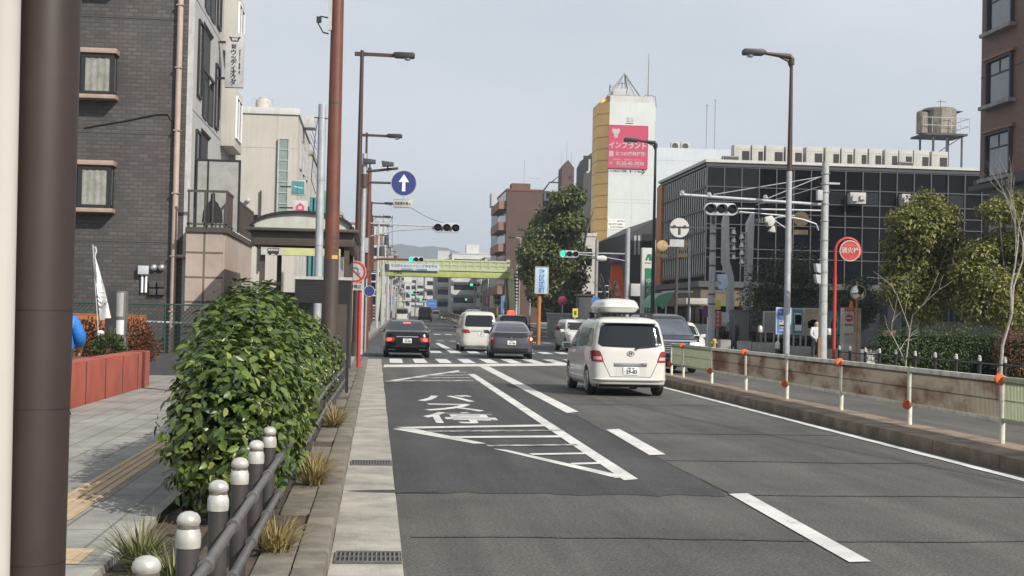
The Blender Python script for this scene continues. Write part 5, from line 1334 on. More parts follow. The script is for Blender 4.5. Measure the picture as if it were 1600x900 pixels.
b = MB()
for px, py in ((881, 236), (889, 217), (896, 236)):
    q = P(px, py, Y); b.tube([(q.x, Y+2, zt-.5), (q.x, Y+2, q.z)], .03, 4)
b.build('antenna', 'galv', t)
Y = 165; x0, x1 = xat(912, 260, Y), xat(932, 260, Y); zt = topz(240, 920, Y)
t = thing('building', 'dark grey rounded rooftop sign block with a white script letter', 'building', ((x0+x1)/2, Y, .9))
pr = [(x0, .8), (x1+2, .8), (x1+2, zt+.9), (x0+1.2, zt+.3), (x0+.4, zt-.3), (x0, zt-1.2)]
MB().prism(pr, 'y', Y, Y+6).build('wall', 'dark_wall', t)
q = P(921, 258, Y); text('lettering', 'J', 1.8, 'cap_white', t, (q.x, Y-.03, q.z), bold=.01); MB().box(q.x-.75, q.x+1, Y-.025, Y-.003, q.z-.95, q.z+1.1).build('panel', 'black', t)
# white tower with the billboard
Y = 130; xa = xat(950, 300, Y); xb = xat(1021, 300, Y); zt = topz(160, 985, Y); Yk = 134.2
t = thing('office_tower', 'white slim tower with yellow tiled flank and pink dentist billboard', 'building', ((xa+xb)/2, Y, .3))
MB().box(xa, xb, Y, Yk, .1, zt).build('wall', 'tower_white', t)
MB().prism([(xa-.01, Y-.01), (xa-.95, Y+1.1), (xa-.95, Yk), (xa-.01, Yk)], 'z', .1, zt-.05).build('yellow_flank', 'yellow_tile_x', t)
zc = topz(150, 985, Y)
MB().prism([(xa+.05, zt), (xb-.02, zt), (xb-.3, zc), (xa+.05, zc)], 'y', Y+.05, Yk-.1).build('roof_cap', 'pale_wall', t)
MB().prism([(xa-.9, zt-.05), (xa+.04, zt-.05), (xa+.04, zc), (xa-.5, zc-.2)], 'y', Y+.8, Yk-.1).build('roof_cap_edge', 'yellow_tile_x', t)
MB().box(xb+.002, xb+.12, Y+.2, Yk, topz(190, 1020, Y), zt-.3).build('edge_fin', 'tower_blue', t)
q0, q1 = P(950.5, 196, Y), P(1010.5, 263.5, Y)
bb = MB().box(q0.x+.02, q1.x, Y-.12, Y-.003, q1.z, q0.z).build('billboard', 'billboard_pink', t)
b = MB(); wv = .03
b.box(q0.x-.02, q1.x+.04, Y-.14, Y-.002, q0.z, q0.z+.06); b.box(q0.x-.02, q1.x+.04, Y-.14, Y-.002, q1.z-.06, q1.z); b.box(q1.x, q1.x+.05, Y-.14, Y-.002, q1.z, q0.z); b.build('frame', 'billboard_pink', bb)
cx = (q0.x+q1.x)/2; W_ = q1.x-q0.x; H_ = q0.z-q1.z
text('lettering', 'インプラント', .66, 'cap_white', bb, (cx, Y-.126, q0.z-H_*.475), bold=.03, sx=.92)
text('lettering', 'たつの歯科医院', .42, 'cap_white', bb, (cx+.25, Y-.126, q0.z-H_*.67), bold=.025, sx=.97)
MB().box(q0.x+.12, q0.x+.5, Y-.13, Y-.122, q0.z-H_*.735, q0.z-H_*.61).build('logo_tile', 'cap_white', bb)
text('lettering', 'J', .36, 'ink', bb, (q0.x+.31, Y-.134, q0.z-H_*.67))
text('lettering', '診療時間・一般歯科インプラント', .2, 'cap_white', bb, (cx, Y-.126, q0.z-H_*.81), sx=.95)
text('lettering', '0120-40-7838', .47, 'cap_white', bb, (cx+.25, Y-.126, q0.z-H_*.895), bold=.012, sx=.98)
text('lettering', '通話\n無料', .15, 'cap_white', bb, (q0.x+.3, Y-.126, q0.z-H_*.895), bold=.01)
text('lettering', '受付時間 午前九時から午後八時', .14, 'cap_white', bb, (cx, Y-.126, q0.z-H_*.965), sx=1.1)
b = MB(); tx, tz, s_ = q0.x+.72, q0.z-H_*.16, .36
b.prism([(tx-1.05*s_, tz+.7*s_), (tx-.7*s_, tz+1.0*s_), (tx-.3*s_, tz+.85*s_), (tx, tz+.78*s_), (tx+.3*s_, tz+.85*s_), (tx+.7*s_, tz+1.0*s_), (tx+1.05*s_, tz+.7*s_), (tx+.95*s_, tz+.1*s_), (tx+.62*s_, tz-.4*s_), (tx-.62*s_, tz-.4*s_), (tx-.95*s_, tz+.1*s_)], 'y', Y-.13, Y-.122)
for k in range(3): b.prism([(tx-(.55-.04*k)*s_, tz-(.5+.32*k)*s_), (tx+(.55-.04*k)*s_, tz-(.5+.32*k)*s_), (tx+(.5-.04*k)*s_, tz-(.77+.32*k)*s_), (tx-(.5-.04*k)*s_, tz-(.77+.32*k)*s_)], 'y', Y-.13, Y-.122)
b.build('tooth_symbol', 'cap_white', bb)
q = P(978, 268, Y); text('lettering', 'この交差点の西南、東へスグ', .25, 'ink', t, (q.x-.28, Y-.008, q.z), bold=.01, sx=.92)
b = MB(); b.box(q.x+1.15, q.x+1.6, Y-.012, Y-.003, q.z-.05, q.z+.05)
b.prism([(q.x+1.45, q.z+.24), (q.x+1.56, q.z+.24), (q.x+1.82, q.z), (q.x+1.56, q.z-.24), (q.x+1.45, q.z-.24), (q.x+1.67, q.z)], 'y', Y-.013, Y-.004); b.build('arrow', 'ink', t)
q0, q1 = P(947.5, 342, Y), P(975.5, 358, Y)
pn = MB().box(xa+.02, q1.x, Y-.03, Y-.003, q1.z, q0.z).build('notice_plate', 'white_paint', t); cx = (xa+q1.x)/2
text('lettering', 'ジョインツー保険代理店', .15, 'ink', pn, (cx, Y-.036, q0.z-.18)); text('lettering', '06-6727-0601', .25, 'ink', pn, (cx, Y-.036, (q0.z+q1.z)/2-.02), bold=.015); text('lettering', '株式会社保険事務所', .15, 'ink', pn, (cx+.1, Y-.036, q1.z+.16))
b = MB()
for py in (273, 312, 317, 380): z_ = topz(py, 985, Y); b.box(xa+.05, xb-.02, Y-.008, Y-.002, z_, z_+.03)
q = P(987, 300, Y); b.box(q.x, q.x+.03, Y-.008, Y-.002, .2, topz(273, 985, Y)); b.build('panel_joint', 'pale_grey', t)
q = P(985, 187, Y); b = MB(); b.box(q.x-.3, q.x+.3, Y-.06, Y-.003, q.z-.2, q.z+.2); b.build('vent', 'pale_grey', t); MB().box(q.x-.4, q.x+.3, Y-.10, Y-.003, q.z-.32, q.z-.26).build('vent_sill', 'white_paint', t)
# roof truss
b = MB(); ap = P(976, 115, Y+3); l, r = xat(951, 150, Y), xat(1003, 150, Y)
for (x, y) in ((l, Y+.6), (r, Y+.6), (l+.3, Y+6), (r, Y+6)): b.bar((x, y, zc), tuple(ap), .11)
b.bar((l, Y+.6, zc+.05), (r, Y+.6, zc+.05), .16); b.bar((r-.5, Y+.6, zc), tuple(ap), .06); b.bar((r-1.2, Y+2, zc), tuple(ap), .06); b.bar((l+.6, Y+2, zc), tuple(ap), .05)
b.build('roof_truss', 'stone_grey', t)
b = MB(); q0, q1 = P(958, 138, Y+2), P(983, 149, Y+2); b.box(q0.x, q1.x, Y+2, Y+4, zc, q0.z); b.build('roof_unit', 'pale_grey', t, bevel=.03)
b = MB(); q = P(953, 132, Y+1); b.tube([(q.x, Y+1, zc), (q.x, Y+1, q.z)], .05, 5); b.tube([(q.x, Y+1, q.z-.3), (q.x+.3, Y+1, q.z-.1)], .03, 5); q = P(972, 128, Y+3); b.tube([(q.x, Y+3, zc), (q.x, Y+3, q.z)], .03, 5); b.tube([(q.x-.4, Y+3, q.z-.2), (q.x+.4, Y+3, q.z-.1)], .025, 5); b.build('antenna', 'dark_wall', t)
q = P(1014, 83, Y+1); b = MB(); b.tube([(q.x, Y+1, zc-.3), (q.x, Y+1, q.z)], [.07, .035], 6); b.tube([(q.x-.6, Y+1, zc+.1), (q.x-.1, Y+1, zc+.35), (q.x+.7, Y+1, zc+.2), (q.x+.8, Y+1, zc-.9)], .05, 6); b.build('mast', 'stone_grey', t)
# white hall behind it
Y = 139; xa2, xb2 = xat(1022, 235, Y), xat(1150, 235, Y); zt = topz(232, 1080, Y)
t = block('hall_building', 'blank white windowless hall wall right of the billboard tower', xb+.2, xb2, Y, Y+20, zt, 'tower_blue', parapet=False)
b = MB(); b.box(xb+.2, xb2, Y-.01, Y-.002, topz(252, 1080, Y), topz(251.5, 1080, Y)); b.build('wall_joint', 'pale_grey', t)
for px, lb in ((1055, 'left rooftop air conditioner fan unit on the white hall'), (1071, 'right rooftop air conditioner fan unit on the white hall')):
    q = P(px, 225, Y+2); s = thing('air_conditioner', lb, 'air conditioner', (q.x, Y+2, zt), 'fan units on the white hall roof')
    MB().box(q.x-.42, q.x+.42, Y+2, Y+2.5, zt+.0, zt+.85).build('casing', 'ac_beige', s, bevel=.03)
    MB().lathe([(.05, -.02), (.28, -.03), (.32, -.003)], (q.x, Y+2, zt+.45), 18, 'y').build('fan_grille', 'dark_wall', s)
for px, py, lb in ((1105, 165, 'left thin mast on the white hall roof'), (1118, 157, 'right taller thin mast on the white hall roof')):
    q = P(px, py, Y+1); s = thing('roof_mast', lb, 'mast', (q.x, Y+1, zt)); b = MB(); b.tube([(q.x, Y+1, zt), (q.x, Y+1, q.z)], .06, 6); b.lathe([(.12, q.z), (.12, q.z+.1)], (q.x, Y+1, 0), 8); b.build('rod', 'galv', s)
# dark grey small building beside the tower
Y = 104; x0, x1 = xat(985, 400, Y), xat(1032, 400, Y); zt = topz(350, 1005, Y)
t = thing('building', 'dark grey low building with a sloping front beside the green bank sign', 'building', ((x0+x1)/2, Y, .2))
MB().prism([(x0, .1), (x1, .1), (x1, topz(338, 1028, Y)), (x0, topz(362, 986, Y))], 'y', Y, Y+16).build('wall', 'dark_wall', t)
q0, q1 = P(1004, 365, Y), P(1022, 390, Y); MB().box(q0.x, q1.x, Y-.04, Y-.003, q1.z, q0.z).build('window', 'black', t)
for px in (991, 997): q0, q1 = P(px, 368, Y), P(px+2.5, 398, Y); MB().box(q0.x, q1.x, Y-.04, Y-.003, q1.z, q0.z).build('window', 'pale_grey', t)
# low cream building left of tower and small shops
Y = 128; x0, x1 = xat(893, 420, Y), xat(930, 420, Y); zt = topz(365, 915, Y)
t = block('shop_building', 'pale beige low building between the dark tree and the yellow tower flank', x0, x1, Y, Y+14, zt, 'cream', roof='pale_grey')
facade_windows(t, 'f', Y, x0+.3, x1-.1, 1.2, zt-.4, 2, 2, .5, .4)

# ------------------------------------------------------------------ dark glass building
Y = 85; xa = xat(1104, 300, Y); xb = 42.0; zt = topz(253, 1108, Y); Yk = 99.5
t = thing('glass_building', 'wide dark glass office building with grey mullion grid on the right', 'building', ((xa+xb)/2, Y, .13))
zg = 4.1
MB().box(xa+.02, xb, Y+.02, Yk, .1, zt-.02).build('curtain_wall', 'glass_blue', t)
b = MB(); nx = 20; xs_ = np.linspace(xa, xb, nx+1)
for x in xs_: b.box(x-.032, x+.032, Y-.07, Y+.018, zg, zt-.25)
for z in (zg, zg+1.5, zg+2.05, zg+3.55, zg+4.25, zg+4.95, zt-1.5, zt-.3):
    if z < zt: b.box(xa, xb, Y-.06, Y+.016, z-.028, z+.028)
b.build('mullion', 'mullion', t)
MB().box(xa-.12, xb, Y-.18, Yk, zt-.02, zt+.16).build('roof_edge', 'pale_wall', t)
MB().box(xa-.06, xb, Y-.1, Y+.015, zt-.26, zt-.021).build('fascia', 'dark_wall', t)
q1_ = xs_[2]-.05; b = MB()
b.box(xa+.05, xs_[3]-.05, Y-.03, Y+.012, zt-1.46, zt-.34); b.box(xa+.05, xs_[3]-.05, Y-.03, Y+.012, zg+4.99, zt-1.54); b.build('solid_panel', 'window_dark', t)
for i in (7, 9, 14): b = MB(); b.box(xs_[i]+.1, xs_[i+1]-.1, Y-.05, Y+.01, zg+5.0, zt-1.6); b.build('opening_window', 'window_dark', t)
for i in (8, 11):
    x = xs_[i]+.12; b = MB(); b.box(x, x+1.0, Y-.6, Y-.003, zt-2.35, zt-1.65); o = b.build('wall_unit', 'ac_beige', t, bevel=.02)
    MB().box(x+.1, x+.45, Y-.75, Y-.6, zt-2.2, zt-1.85).build('vent', 'pale_grey', o); MB().box(x+.6, x+.9, Y-.75, Y-.6, zt-2.1, zt-1.85).build('vent', 'pale_grey', o)
# side face with vertical fins
b = MB()
for y in np.linspace(Y+.3, Yk-2.0, 21): b.box(xa-.035, xa+.0, y-.085, y+.085, zg+.3, zt-.35)
b.build('vertical_fin', 'fin_white', t)
b = MB()
for z in np.arange(zg+.4, zt-.2, 1.35): b.box(xa-.10, xa+.01, Y+.1, Yk, z-.05, z+.05)
b.build('side_mullion', 'mullion', t)
MB().box(xa-.2, xa+.01, Yk-1.7, Yk, zg, zt-.3).build('ochre_panel', 'orange_post', t)
MB().box(xa-.5, xb, Y-.5, Yk, zg-.35, zg).build('canopy', 'mullion', t)
MB().box(xa-.32, xa+.0, Y-.30, Yk-.3, zg-1.5, zg-.36).build('sign_band', 'dim_tan', t)
MB().box(xa+.0, xa+3, Y-.3, Y+.01, zg-1.5, zg-.36).build('sign_band', 'dim_tan', t)
text('lettering', 'るみえーる', .62, 'dark_brown', t, (xa-.33, Y+5, zg-.95), rz=R(-90), bold=.01)
text('lettering', '布施駅前', .5, 'dark_brown', t, (xa-.33, Y+11, zg-.95), rz=R(-90), bold=.01)
b = MB()
for y in np.arange(Y+1, Yk, 1.6): b.box(xa-.06, xa+.0, y, y+1.3, .3, 2.4)
b.build('shop_window', 'window_dark', t)
b = MB()
for x in np.arange(xa+2, xb-2, 2.4): b.box(x, x+1.9, Y-.02, Y+.01, .3, 3.2)
b.build('shop_window', 'window_dark', t)
# air conditioners along its roof
acx = [(1147, 1174), (1175, 1195), (1197, 1226), (1228, 1256), (1260, 1288), (1290, 1314), (1315, 1335), (1336, 1357), (1358, 1380), (1383, 1405), (1405, 1428), (1428, 1454), (1456, 1483)]
proto = None
for i, (p0, p1) in enumerate(acx):
    Yq = Y+1.2; x0, x1 = xat(p0, 240, Yq), xat(p1-1.5, 240, Yq); hgt = 1.12
    lb = ['leftmost beige rooftop air conditioner on the dark glass building'] + [f'{ordw[k]} beige rooftop air conditioner from the left on the glass building' for k in range(1, 12)] + ['rightmost beige rooftop air conditioner on the dark glass building']
    s = thing('air_conditioner', lb[i], 'air conditioner', ((x0+x1)/2, Yq, zt+.16), 'air conditioners on the glass building roof')
    MB().box(x0, x1, Yq, Yq+.8, zt+.16, zt+.16+hgt+.02*(i % 3)).build('casing', 'ac_beige', s, bevel=.02)
    MB().box(x0+(x1-x0)*(.55 if i % 2 else .5), x1-.06, Yq-.02, Yq-.003, zt+.22, zt+.9).build('intake', 'black', s)
    MB().box(x0+.05, x1-.05, Yq-.015, Yq-.003, zt+1.02, zt+1.04).build('seam', 'pale_grey', s)
for k, (p0, p1, lb) in enumerate(((1130, 1155, 'low grey duct box at the left end of the glass building roof'), (1406, 1428, 'small grey box before the right rooftop air conditioners'))):
    Yq = Y+.5; x0, x1 = xat(p0, 245, Yq), xat(p1, 245, Yq); s = thing('roof_box', lb, 'roof box', ((x0+x1)/2, Yq, zt+.16)); MB().box(x0, x1, Yq, Yq+.5, zt+.16, zt+.48).build('casing', 'stone_grey', s, bevel=.03); MB().box(x0+.05, x1-.05, Yq-.012, Yq-.002, zt+.22, zt+.42).build('grille', 'dark_wall', s)
# elevated water tank
Y = 97; c = P(1467, 200, Y); z0, z1 = topz(212, 1467, Y), topz(170, 1467, Y); r = 1.2
t = thing('water_tank', 'elevated brown grey steel water tank with railing on the right skyline', 'water tank', (c.x, Y, zt))
MB().lathe([(r*.99, z0), (r, z0+.1), (r, z1-.1), (r*.9, z1), (.05, z1+.06)], (c.x, Y, 0), 14).build('tank', 'tank_steel', t)
MB().lathe([(.42, z0+.05), (.42, z1-.35), (.3, z1-.25)], (c.x-1.35, Y-.3, 0), 12).build('side_tank', 'tank_steel', t)
b = MB(); b.box(c.x-r-.35, c.x+r+.35, Y-1.4, Y+1.4, z0-.14, z0-.002); b.build('platform', 'dark_wall', t)
b = MB()
for x in (c.x-.9, c.x+.1, c.x+r):
    for y in (Y-1.2, Y+1.2): b.bar((x, y, .1), (x, y, z0-.14), .11)
b.bar((c.x-.9, Y-1.2, z0-1.6), (c.x+r, Y-1.2, z0-.2), .06); b.build('legs', 'dark_wall', t)
b = MB()
for z in (.55, 1.1): b.tube([(c.x-r-.5, Y-1.35, z0+z), (c.x+r+.5, Y-1.35, z0+z), (c.x+r+.5, Y+1.35, z0+z)], .025, 5)
for x in np.linspace(c.x-r-.5, c.x+r+.5, 6): b.tube([(x, Y-1.35, z0), (x, Y-1.35, z0+1.1)], .022, 5)
b.build('railing', 'galv', t)
b = MB(); b.box(c.x-r-.25, c.x-r*.5, Y-.8, Y+.4, z1-.25, z1-.2); b.box(c.x+r*.7, c.x+r+.35, Y-.5, Y+.5, z1-.22, z1-.18); b.tube([(c.x+.1, Y, z1), (c.x+.1, Y, z1+.7)], .02, 5); b.tube([(c.x-.2, Y, z1+.5), (c.x+.5, Y, z1+.52)], .02, 5); b.build('lid', 'dark_wall', t)
# right brown building, facade along the street
X = 25.5; yk = yat(1532, 200, X)
t = thing('apartment_building', 'brown rendered building at the right edge with grey stone base', 'building', (X+4, yk-3, .13))
zc = topz(296, 1560, yk-1)
MB().box(X, X+14, yk-7, yk, zc+.3, 22).build('wall', 'brown_tile', t)
MB().box(X+.3, X+14, yk-7, yk-.3, .1, zc).build('base_wall', 'stone_grey', t)
b = MB(); b.box(X-.35, X+14, yk-7.1, yk+.35, zc, zc+.2); b.box(X-.2, X+14, yk-7.05, yk+.2, zc+.2, zc+.45); b.build('cornice', 'dark_wall', t)
for j, pyc in enumerate((240, 124, 8)):
    for i, yc in enumerate(((yat(1545, 124, X)+yat(1582, 124, X))/2, yat(1582, 124, X)-3.3)):
        zc_ = topz(pyc, 1564, yat(1564, 124, X)); y0, y1, z0, z1 = yc-1.2, yc+1.2, zc_-.95, zc_+.95
        wv = MB().box(X-.012, X+.02, y0, y1, z0, z1).build('window', 'black', t)
        b = MB(); b.box(X-.14, X-.014, y0, y0+.12, z0, z1); b.box(X-.14, X-.014, y1-.12, y1, z0, z1); b.box(X-.14, X-.014, y0+.12, y1-.12, z1-.1, z1); b.build('reveal', 'dark_wall', wv)
        MB().box(X-.03, X-.016, y0+.3, y1-.35, z0+.1, z1-.15).build('pane', 'glass_pale', wv)
        b = MB(); b.box(X-.06, X-.031, y0+.28, y1-.33, zc_+.25, zc_+.31); b.box(X-.06, X-.031, yc-.05, yc+.01, zc_+.31, z1-.15); b.build('glazing_bar', 'dark_wall', wv)
        MB().box(X-.32, X-.003, y0-.25, y1+.25, z0-.16, z0-.01).build('sill', 'stone_grey', wv); MB().box(X-.18, X-.003, y0-.25, y1+.25, z1+.02, z1+.13).build('lintel', 'tan_wall', wv)
facade_windows(t, 'f', yk-7, X+.8, X+13, zc+1, zc+13, 4, 4, .4, .55, 'window_dark', frame='dark_wall'); facade_windows(t, 'f', yk-7, X+.8, X+13, .4, zc, 3, 1, .6, .6, 'window_dark')
for z in (zc+4.8, zc+9.0): MB().box(X-.02, X-.002, yk-7, yk, z, z+.05).build('floor_joint', 'dark_wall', t)

# ================================================================== RIGHT: trees
def leafy_tree(name, label, base, hgt, clumps, n, size, m, trunk_r=.12, group=None, cat='tree', bare_h=None, depth=3):
    t = thing(name, label, cat, tuple(base), group)
    b = MB(); bx, by, bz = base; th = bare_h or hgt*.35
    ends = limb_tree(b, (bx, by, bz-.1), (random.uniform(-.05, .05), 0, 1), th, trunk_r, depth, .55, 8)
    for c in clumps[:8]: b.tube([(bx, by, bz+th*.9), (.5*(bx+c[0]), .5*(by+c[1]), bz+.5*(th+c[2]-bz)), c[:3]], [trunk_r*.5, trunk_r*.35, trunk_r*.15], 5)
    b.build('trunk', 'bark', t)
    p, d = blob_points(clumps, n, .75); leaves('crown', p, d, size, m, t, aspect=.6, jitter=.7, droop=.2, facing=.8)
    return t
def clumps_px(lst, Y, dy=1.2):
    out = []
    for (px, py, rpx, *r2) in lst:
        c = P(px, py, Y+random.uniform(-dy, dy)*.7); r = rpx*Y/FPX; out.append((c.x, c.y, c.z, r, max(r*1.0, .6), (r2[0]*Y/FPX if r2 else r*.8)))
    return out
Y = 52
cl = clumps_px([(1445, 322, 34), (1415, 345, 32), (1470, 340, 32), (1440, 360, 48), (1402, 385, 28), (1485, 372, 26), (1425, 400, 42), (1465, 405, 42), (1400, 420, 28), (1440, 440, 46), (1495, 420, 28), (1410, 455, 36), (1475, 450, 40), (1440, 475, 40)], Y)
leafy_tree('evergreen_tree', 'round olive green evergreen tree in front of the dark glass building', (xat(1440, 500, Y), Y, .13), 6.5, cl, 26000, .15, 'leaf_olive', .12)
Y = 50
cl = clumps_px([(1560, 330, 34, 22), (1590, 325, 36), (1525, 395, 34, 22), (1560, 385, 40), (1600, 380, 40), (1510, 425, 28), (1545, 440, 36), (1590, 440, 40), (1620, 400, 40), (1530, 475, 40), (1580, 485, 45), (1640, 350, 40)], Y)
leafy_tree('evergreen_tree', 'olive evergreen tree beside the brown building at the right edge', (xat(1575, 520, Y), Y, .13), 6, cl, 22000, .15, 'leaf_olive', .12)
Y = 67
cl = clumps_px([(1240, 415, 45), (1205, 440, 45), (1265, 440, 40), (1180, 465, 30), (1235, 470, 55), (1285, 470, 35), (1200, 488, 35), (1260, 490, 40)], Y)
leafy_tree('evergreen_tree', 'dark low spreading tree behind the notice boards', (xat(1230, 530, Y), Y, .13), 4, cl, 11000, .13, 'leaf_dark', .14)
Y = 58
cl = clumps_px([(1340, 450, 26), (1325, 470, 24), (1358, 475, 24), (1340, 490, 30)], Y)
leafy_tree('shrub_tree', 'small dark conifer like shrub behind the traffic mirror', (xat(1340, 530, Y), Y, .13), 3, cl, 4500, .11, 'leaf_dark', .07)
# camphor trees behind the crossing
Y = 118
cl = clumps_px([(896, 306, 22), (884, 325, 26), (862, 342, 28), (892, 352, 26), (850, 372, 30), (880, 378, 34), (898, 398, 26), (862, 404, 38), (832, 395, 25), (834, 422, 26), (890, 432, 32), (862, 440, 36), (884, 465, 32), (848, 462, 24), (842, 352, 15), (872, 310, 14)], Y, 2.2)
leafy_tree('camphor_tree', 'large dark green camphor tree left of the white billboard tower', (xat(880, 500, Y), Y, .3), 12, cl, 24000, .33, 'leaf_mid', .3)
Y = 128
cl = clumps_px([(840, 372, 22), (828, 400, 20), (838, 430, 24), (848, 455, 26)], Y, 1.6)
leafy_tree('camphor_tree', 'second dark tree in front of the brown apartment slab', (xat(840, 500, Y), Y, .3), 9, cl, 9000, .26, 'leaf_dark', .16, bare_h=2.2, depth=2)
# bare trees
def bare_tree(label, px, py, Y, hgt, r, seed, m='pale_bark', name='bare_tree', depth=5, lean=(0, 0), spread=.5, up_=.22):
    random.seed(seed); b = MB(); base = P(px, py, Y); base.z = .13
    t = thing(name, label, 'tree', tuple(base)); limb_tree(b, base, (lean[0], lean[1], 1), hgt*.38, r, depth, spread, 7, up_, (2, 3)); b.build('trunk', m, t, smooth=True); return t
bare_tree('pale leafless young tree in front of the right hedge', 1563, 565, 36, 5.4, .055, 3, lean=(.10, 0), spread=.30, up_=.5)
bare_tree('pale leafless thin tree left of the first bollards and hedge', 1418, 560, 38, 3.7, .028, 9, spread=.42, up_=.3, depth=3)
bare_tree('dark pruned leafless street tree by the green bank sign', 952, 500, 80, 3.6, .13, 21, m='bark', depth=4, spread=.36, up_=.45)
bare_tree('dark pruned leafless tree right of the orange red panel', 976, 500, 82, 3.3, .11, 24, m='bark', depth=4, spread=.36, up_=.45)
# hedges
def hedge(label, px0, px1, py0, py1, Y, m, n, dep=1.2, name='hedge', size=.07):
    a, c = P(px0, py0, Y), P(px1, py1, Y); t = thing(name, label, 'hedge', ((a.x+c.x)/2, Y, .13)); cl = []
    k = max(2, int((c.x-a.x)/.7))
    for i in range(k):
        x = a.x+(c.x-a.x)*(i+.5)/k; cl.append((x, Y+random.uniform(-.1, .1), (a.z+.2)/2, .62, dep/2, (a.z-.1)/2+random.uniform(-.04, .06)))
    p, d = blob_points(cl, n, .45); leaves('foliage', p, d, size, m, t, aspect=.55, jitter=.6, facing=.8)
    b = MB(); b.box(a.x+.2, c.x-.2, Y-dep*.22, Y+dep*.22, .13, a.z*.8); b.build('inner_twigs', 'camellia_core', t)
hedge('long clipped green hedge behind the right bollards', 1368, 1562, 507, 560, 42, 'leaf_hedge', 12000)
hedge('reddish brown hedge at the far right behind the bollards', 1562, 1640, 514, 575, 41, 'leaf_red', 5000)
hedge('rust brown low shrubs behind the black display box', 1120, 1185, 508, 540, 66, 'leaf_red', 3500)
hedge('dull brown low shrubs under the blue notice board', 1185, 1300, 520, 545, 67, 'leaf_red', 4000)

# ================================================================== RIGHT: median guard fence
py_ = [1.9, 5.0, 8.15, 11.3, 14.4, 17.53, 20.7, 23.85, 27.1, 30.2, 33.35, 36.5, 38.0]
gf = thing('guard_fence', 'rusty cream guard fence with orange reflectors on the road median', 'fence', (8.1, 18, .17))
for i, y in enumerate(py_):
    p = MB().tube([(8.08, y, .14), (8.08, y, 1.04)], .038, 12).build('post', 'cream_paint', gf, smooth=True)
    if y > 14:
        z = 1.0 if i % 2 else .47
        MB().lathe([(.001, -.045), (.062, -.042), (.074, -.03), (.074, -.02), (.055, -.012)], (8.03, y, z), 20, 'y').build('reflector', 'orange', p, smooth=True)
for i in range(len(py_)-1):
    a, c = py_[i]+.05, py_[i+1]-.05
    if c < 7: continue
    pn = MB()
    fresh = i in (4,) or i >= len(py_)-3
    m = 'fence_green' if fresh else 'rust_panel'
    y = a+.02
    while y < c-.03:
        pn.box(8.068, 8.092, y, y+.014, .50, .965); y += .040
    pn.box(8.074, 8.086, a, c, .73, .738)
    pn.build('panel', m, gf)
    b = MB(); b.box(8.05, 8.11, a-.04, c+.04, .965, 1.035); b.box(8.055, 8.105, a-.04, c+.04, .445, .50); b.build('rail', 'cream_paint' if not fresh else 'fence_green', gf, bevel=.006)
# ------------------------------------------------------------------ street lamps right
Yl = 46.0; X_ = xat(1233, 300, Yl)
lamp('street_lamp', 'tall street lamp on the right with a silver lower pole and arm to the left', Yl, X_, topz(87, 1230, Yl), 1.68, -1, 'street lamps right of the road', 'C', r=.085, grey=topz(268, 1233, Yl), z0=.13)
Yl = 71.0; X_ = xat(1022, 350, Yl)
lamp('street_lamp', 'black street lamp in front of the pink billboard', Yl, X_, topz(222, 1022, Yl), 1.65, -1, 'street lamps right of the road', 'C', m='black', r=.095, z0=.13)
for Y, px, py, lb in ((128, 829, 360, 'small pale far street lamp right of the footbridge'), (150, 812, 372, 'tiny far lamp beside the brown apartment slab')):
    lamp('street_lamp', lb, Y, xat(px, 420, Y), topz(py, px, Y), 1.3, -1, 'street lamps right of the road', 'C', m='stone_grey', r=.08)
# ------------------------------------------------------------------ signal pole with cantilever
Yp = 47.0; xp = xat(1287.5, 400, Yp)
t = thing('signal_pole', 'grey steel pole with long braced cantilever arm and unlit signal, right', 'signal pole', (xp, Yp, .13))
zt = topz(253, 1290, Yp)
MB().tube([(xp, Yp, .13), (xp, Yp, zt)], [.155, .115], 18).build('pole', 'concrete_pole', t, smooth=True)
for py in (271, 287, 300, 318, 345, 375, 405, 425, 445, 470, 490): z = topz(py, 1288, Yp); MB().tube([(xp, Yp, z-.02), (xp, Yp, z+.02)], .152, 14).build('band', 'steel', t, smooth=True)
a0, a1 = P(1062, 304, Yp), P(1283, 320, Yp)
b = MB(); b.tube([(a0.x, Yp, a0.z), (xp, Yp, a1.z)], .055, 10); b.build('cantilever_arm', 'galv', t, smooth=True)
b = MB(); k0, k1, k2 = P(1283, 275, Yp), P(1115, 304, Yp), P(1197, 311, Yp)
b.tube([(xp, Yp, k0.z), (k1.x, Yp, k1.z)], .018, 6); b.tube([(xp, Yp, k0.z+.05), (k2.x, Yp, k2.z)], .018, 6); b.tube([(xp, Yp, k0.z-.3), (xp-1.2, Yp+.4, k0.z-.7), (xp-2.2, Yp+.8, k0.z-1.0)], .012, 5); b.build('brace_rod', 'galv', t)
b = MB(); c1 = P(1150, 326, Yp); c2 = P(1283, 329, Yp); b.tube([(c1.x, Yp, c1.z), (xp, Yp, c2.z)], .03, 8)
c3, c4, c5 = P(1155, 331, Yp), P(1215, 336, Yp), P(1279, 360, Yp); b.tube([(c3.x, Yp, c3.z), (c4.x, Yp, c4.z), (P(1255, 343, Yp).x, Yp, P(1255, 343, Yp).z), (P(1275, 348, Yp).x, Yp, P(1275, 350, Yp).z), (c5.x, Yp, c5.z)], .026, 8); b.build('signal_arm', 'galv', t, smooth=True)
c = P(1126, 327, Yp); signal_head(t, c.x, Yp-.1, c.z, .98)
for px, py in ((1066, 302), (1108, 305), (1196, 309)): MB().lathe([(.05, -.06), (.08, -.02), (.08, .06), (.03, .1)], tuple(P(px, py, Yp)), 8).build('arm_fitting', 'steel', t)
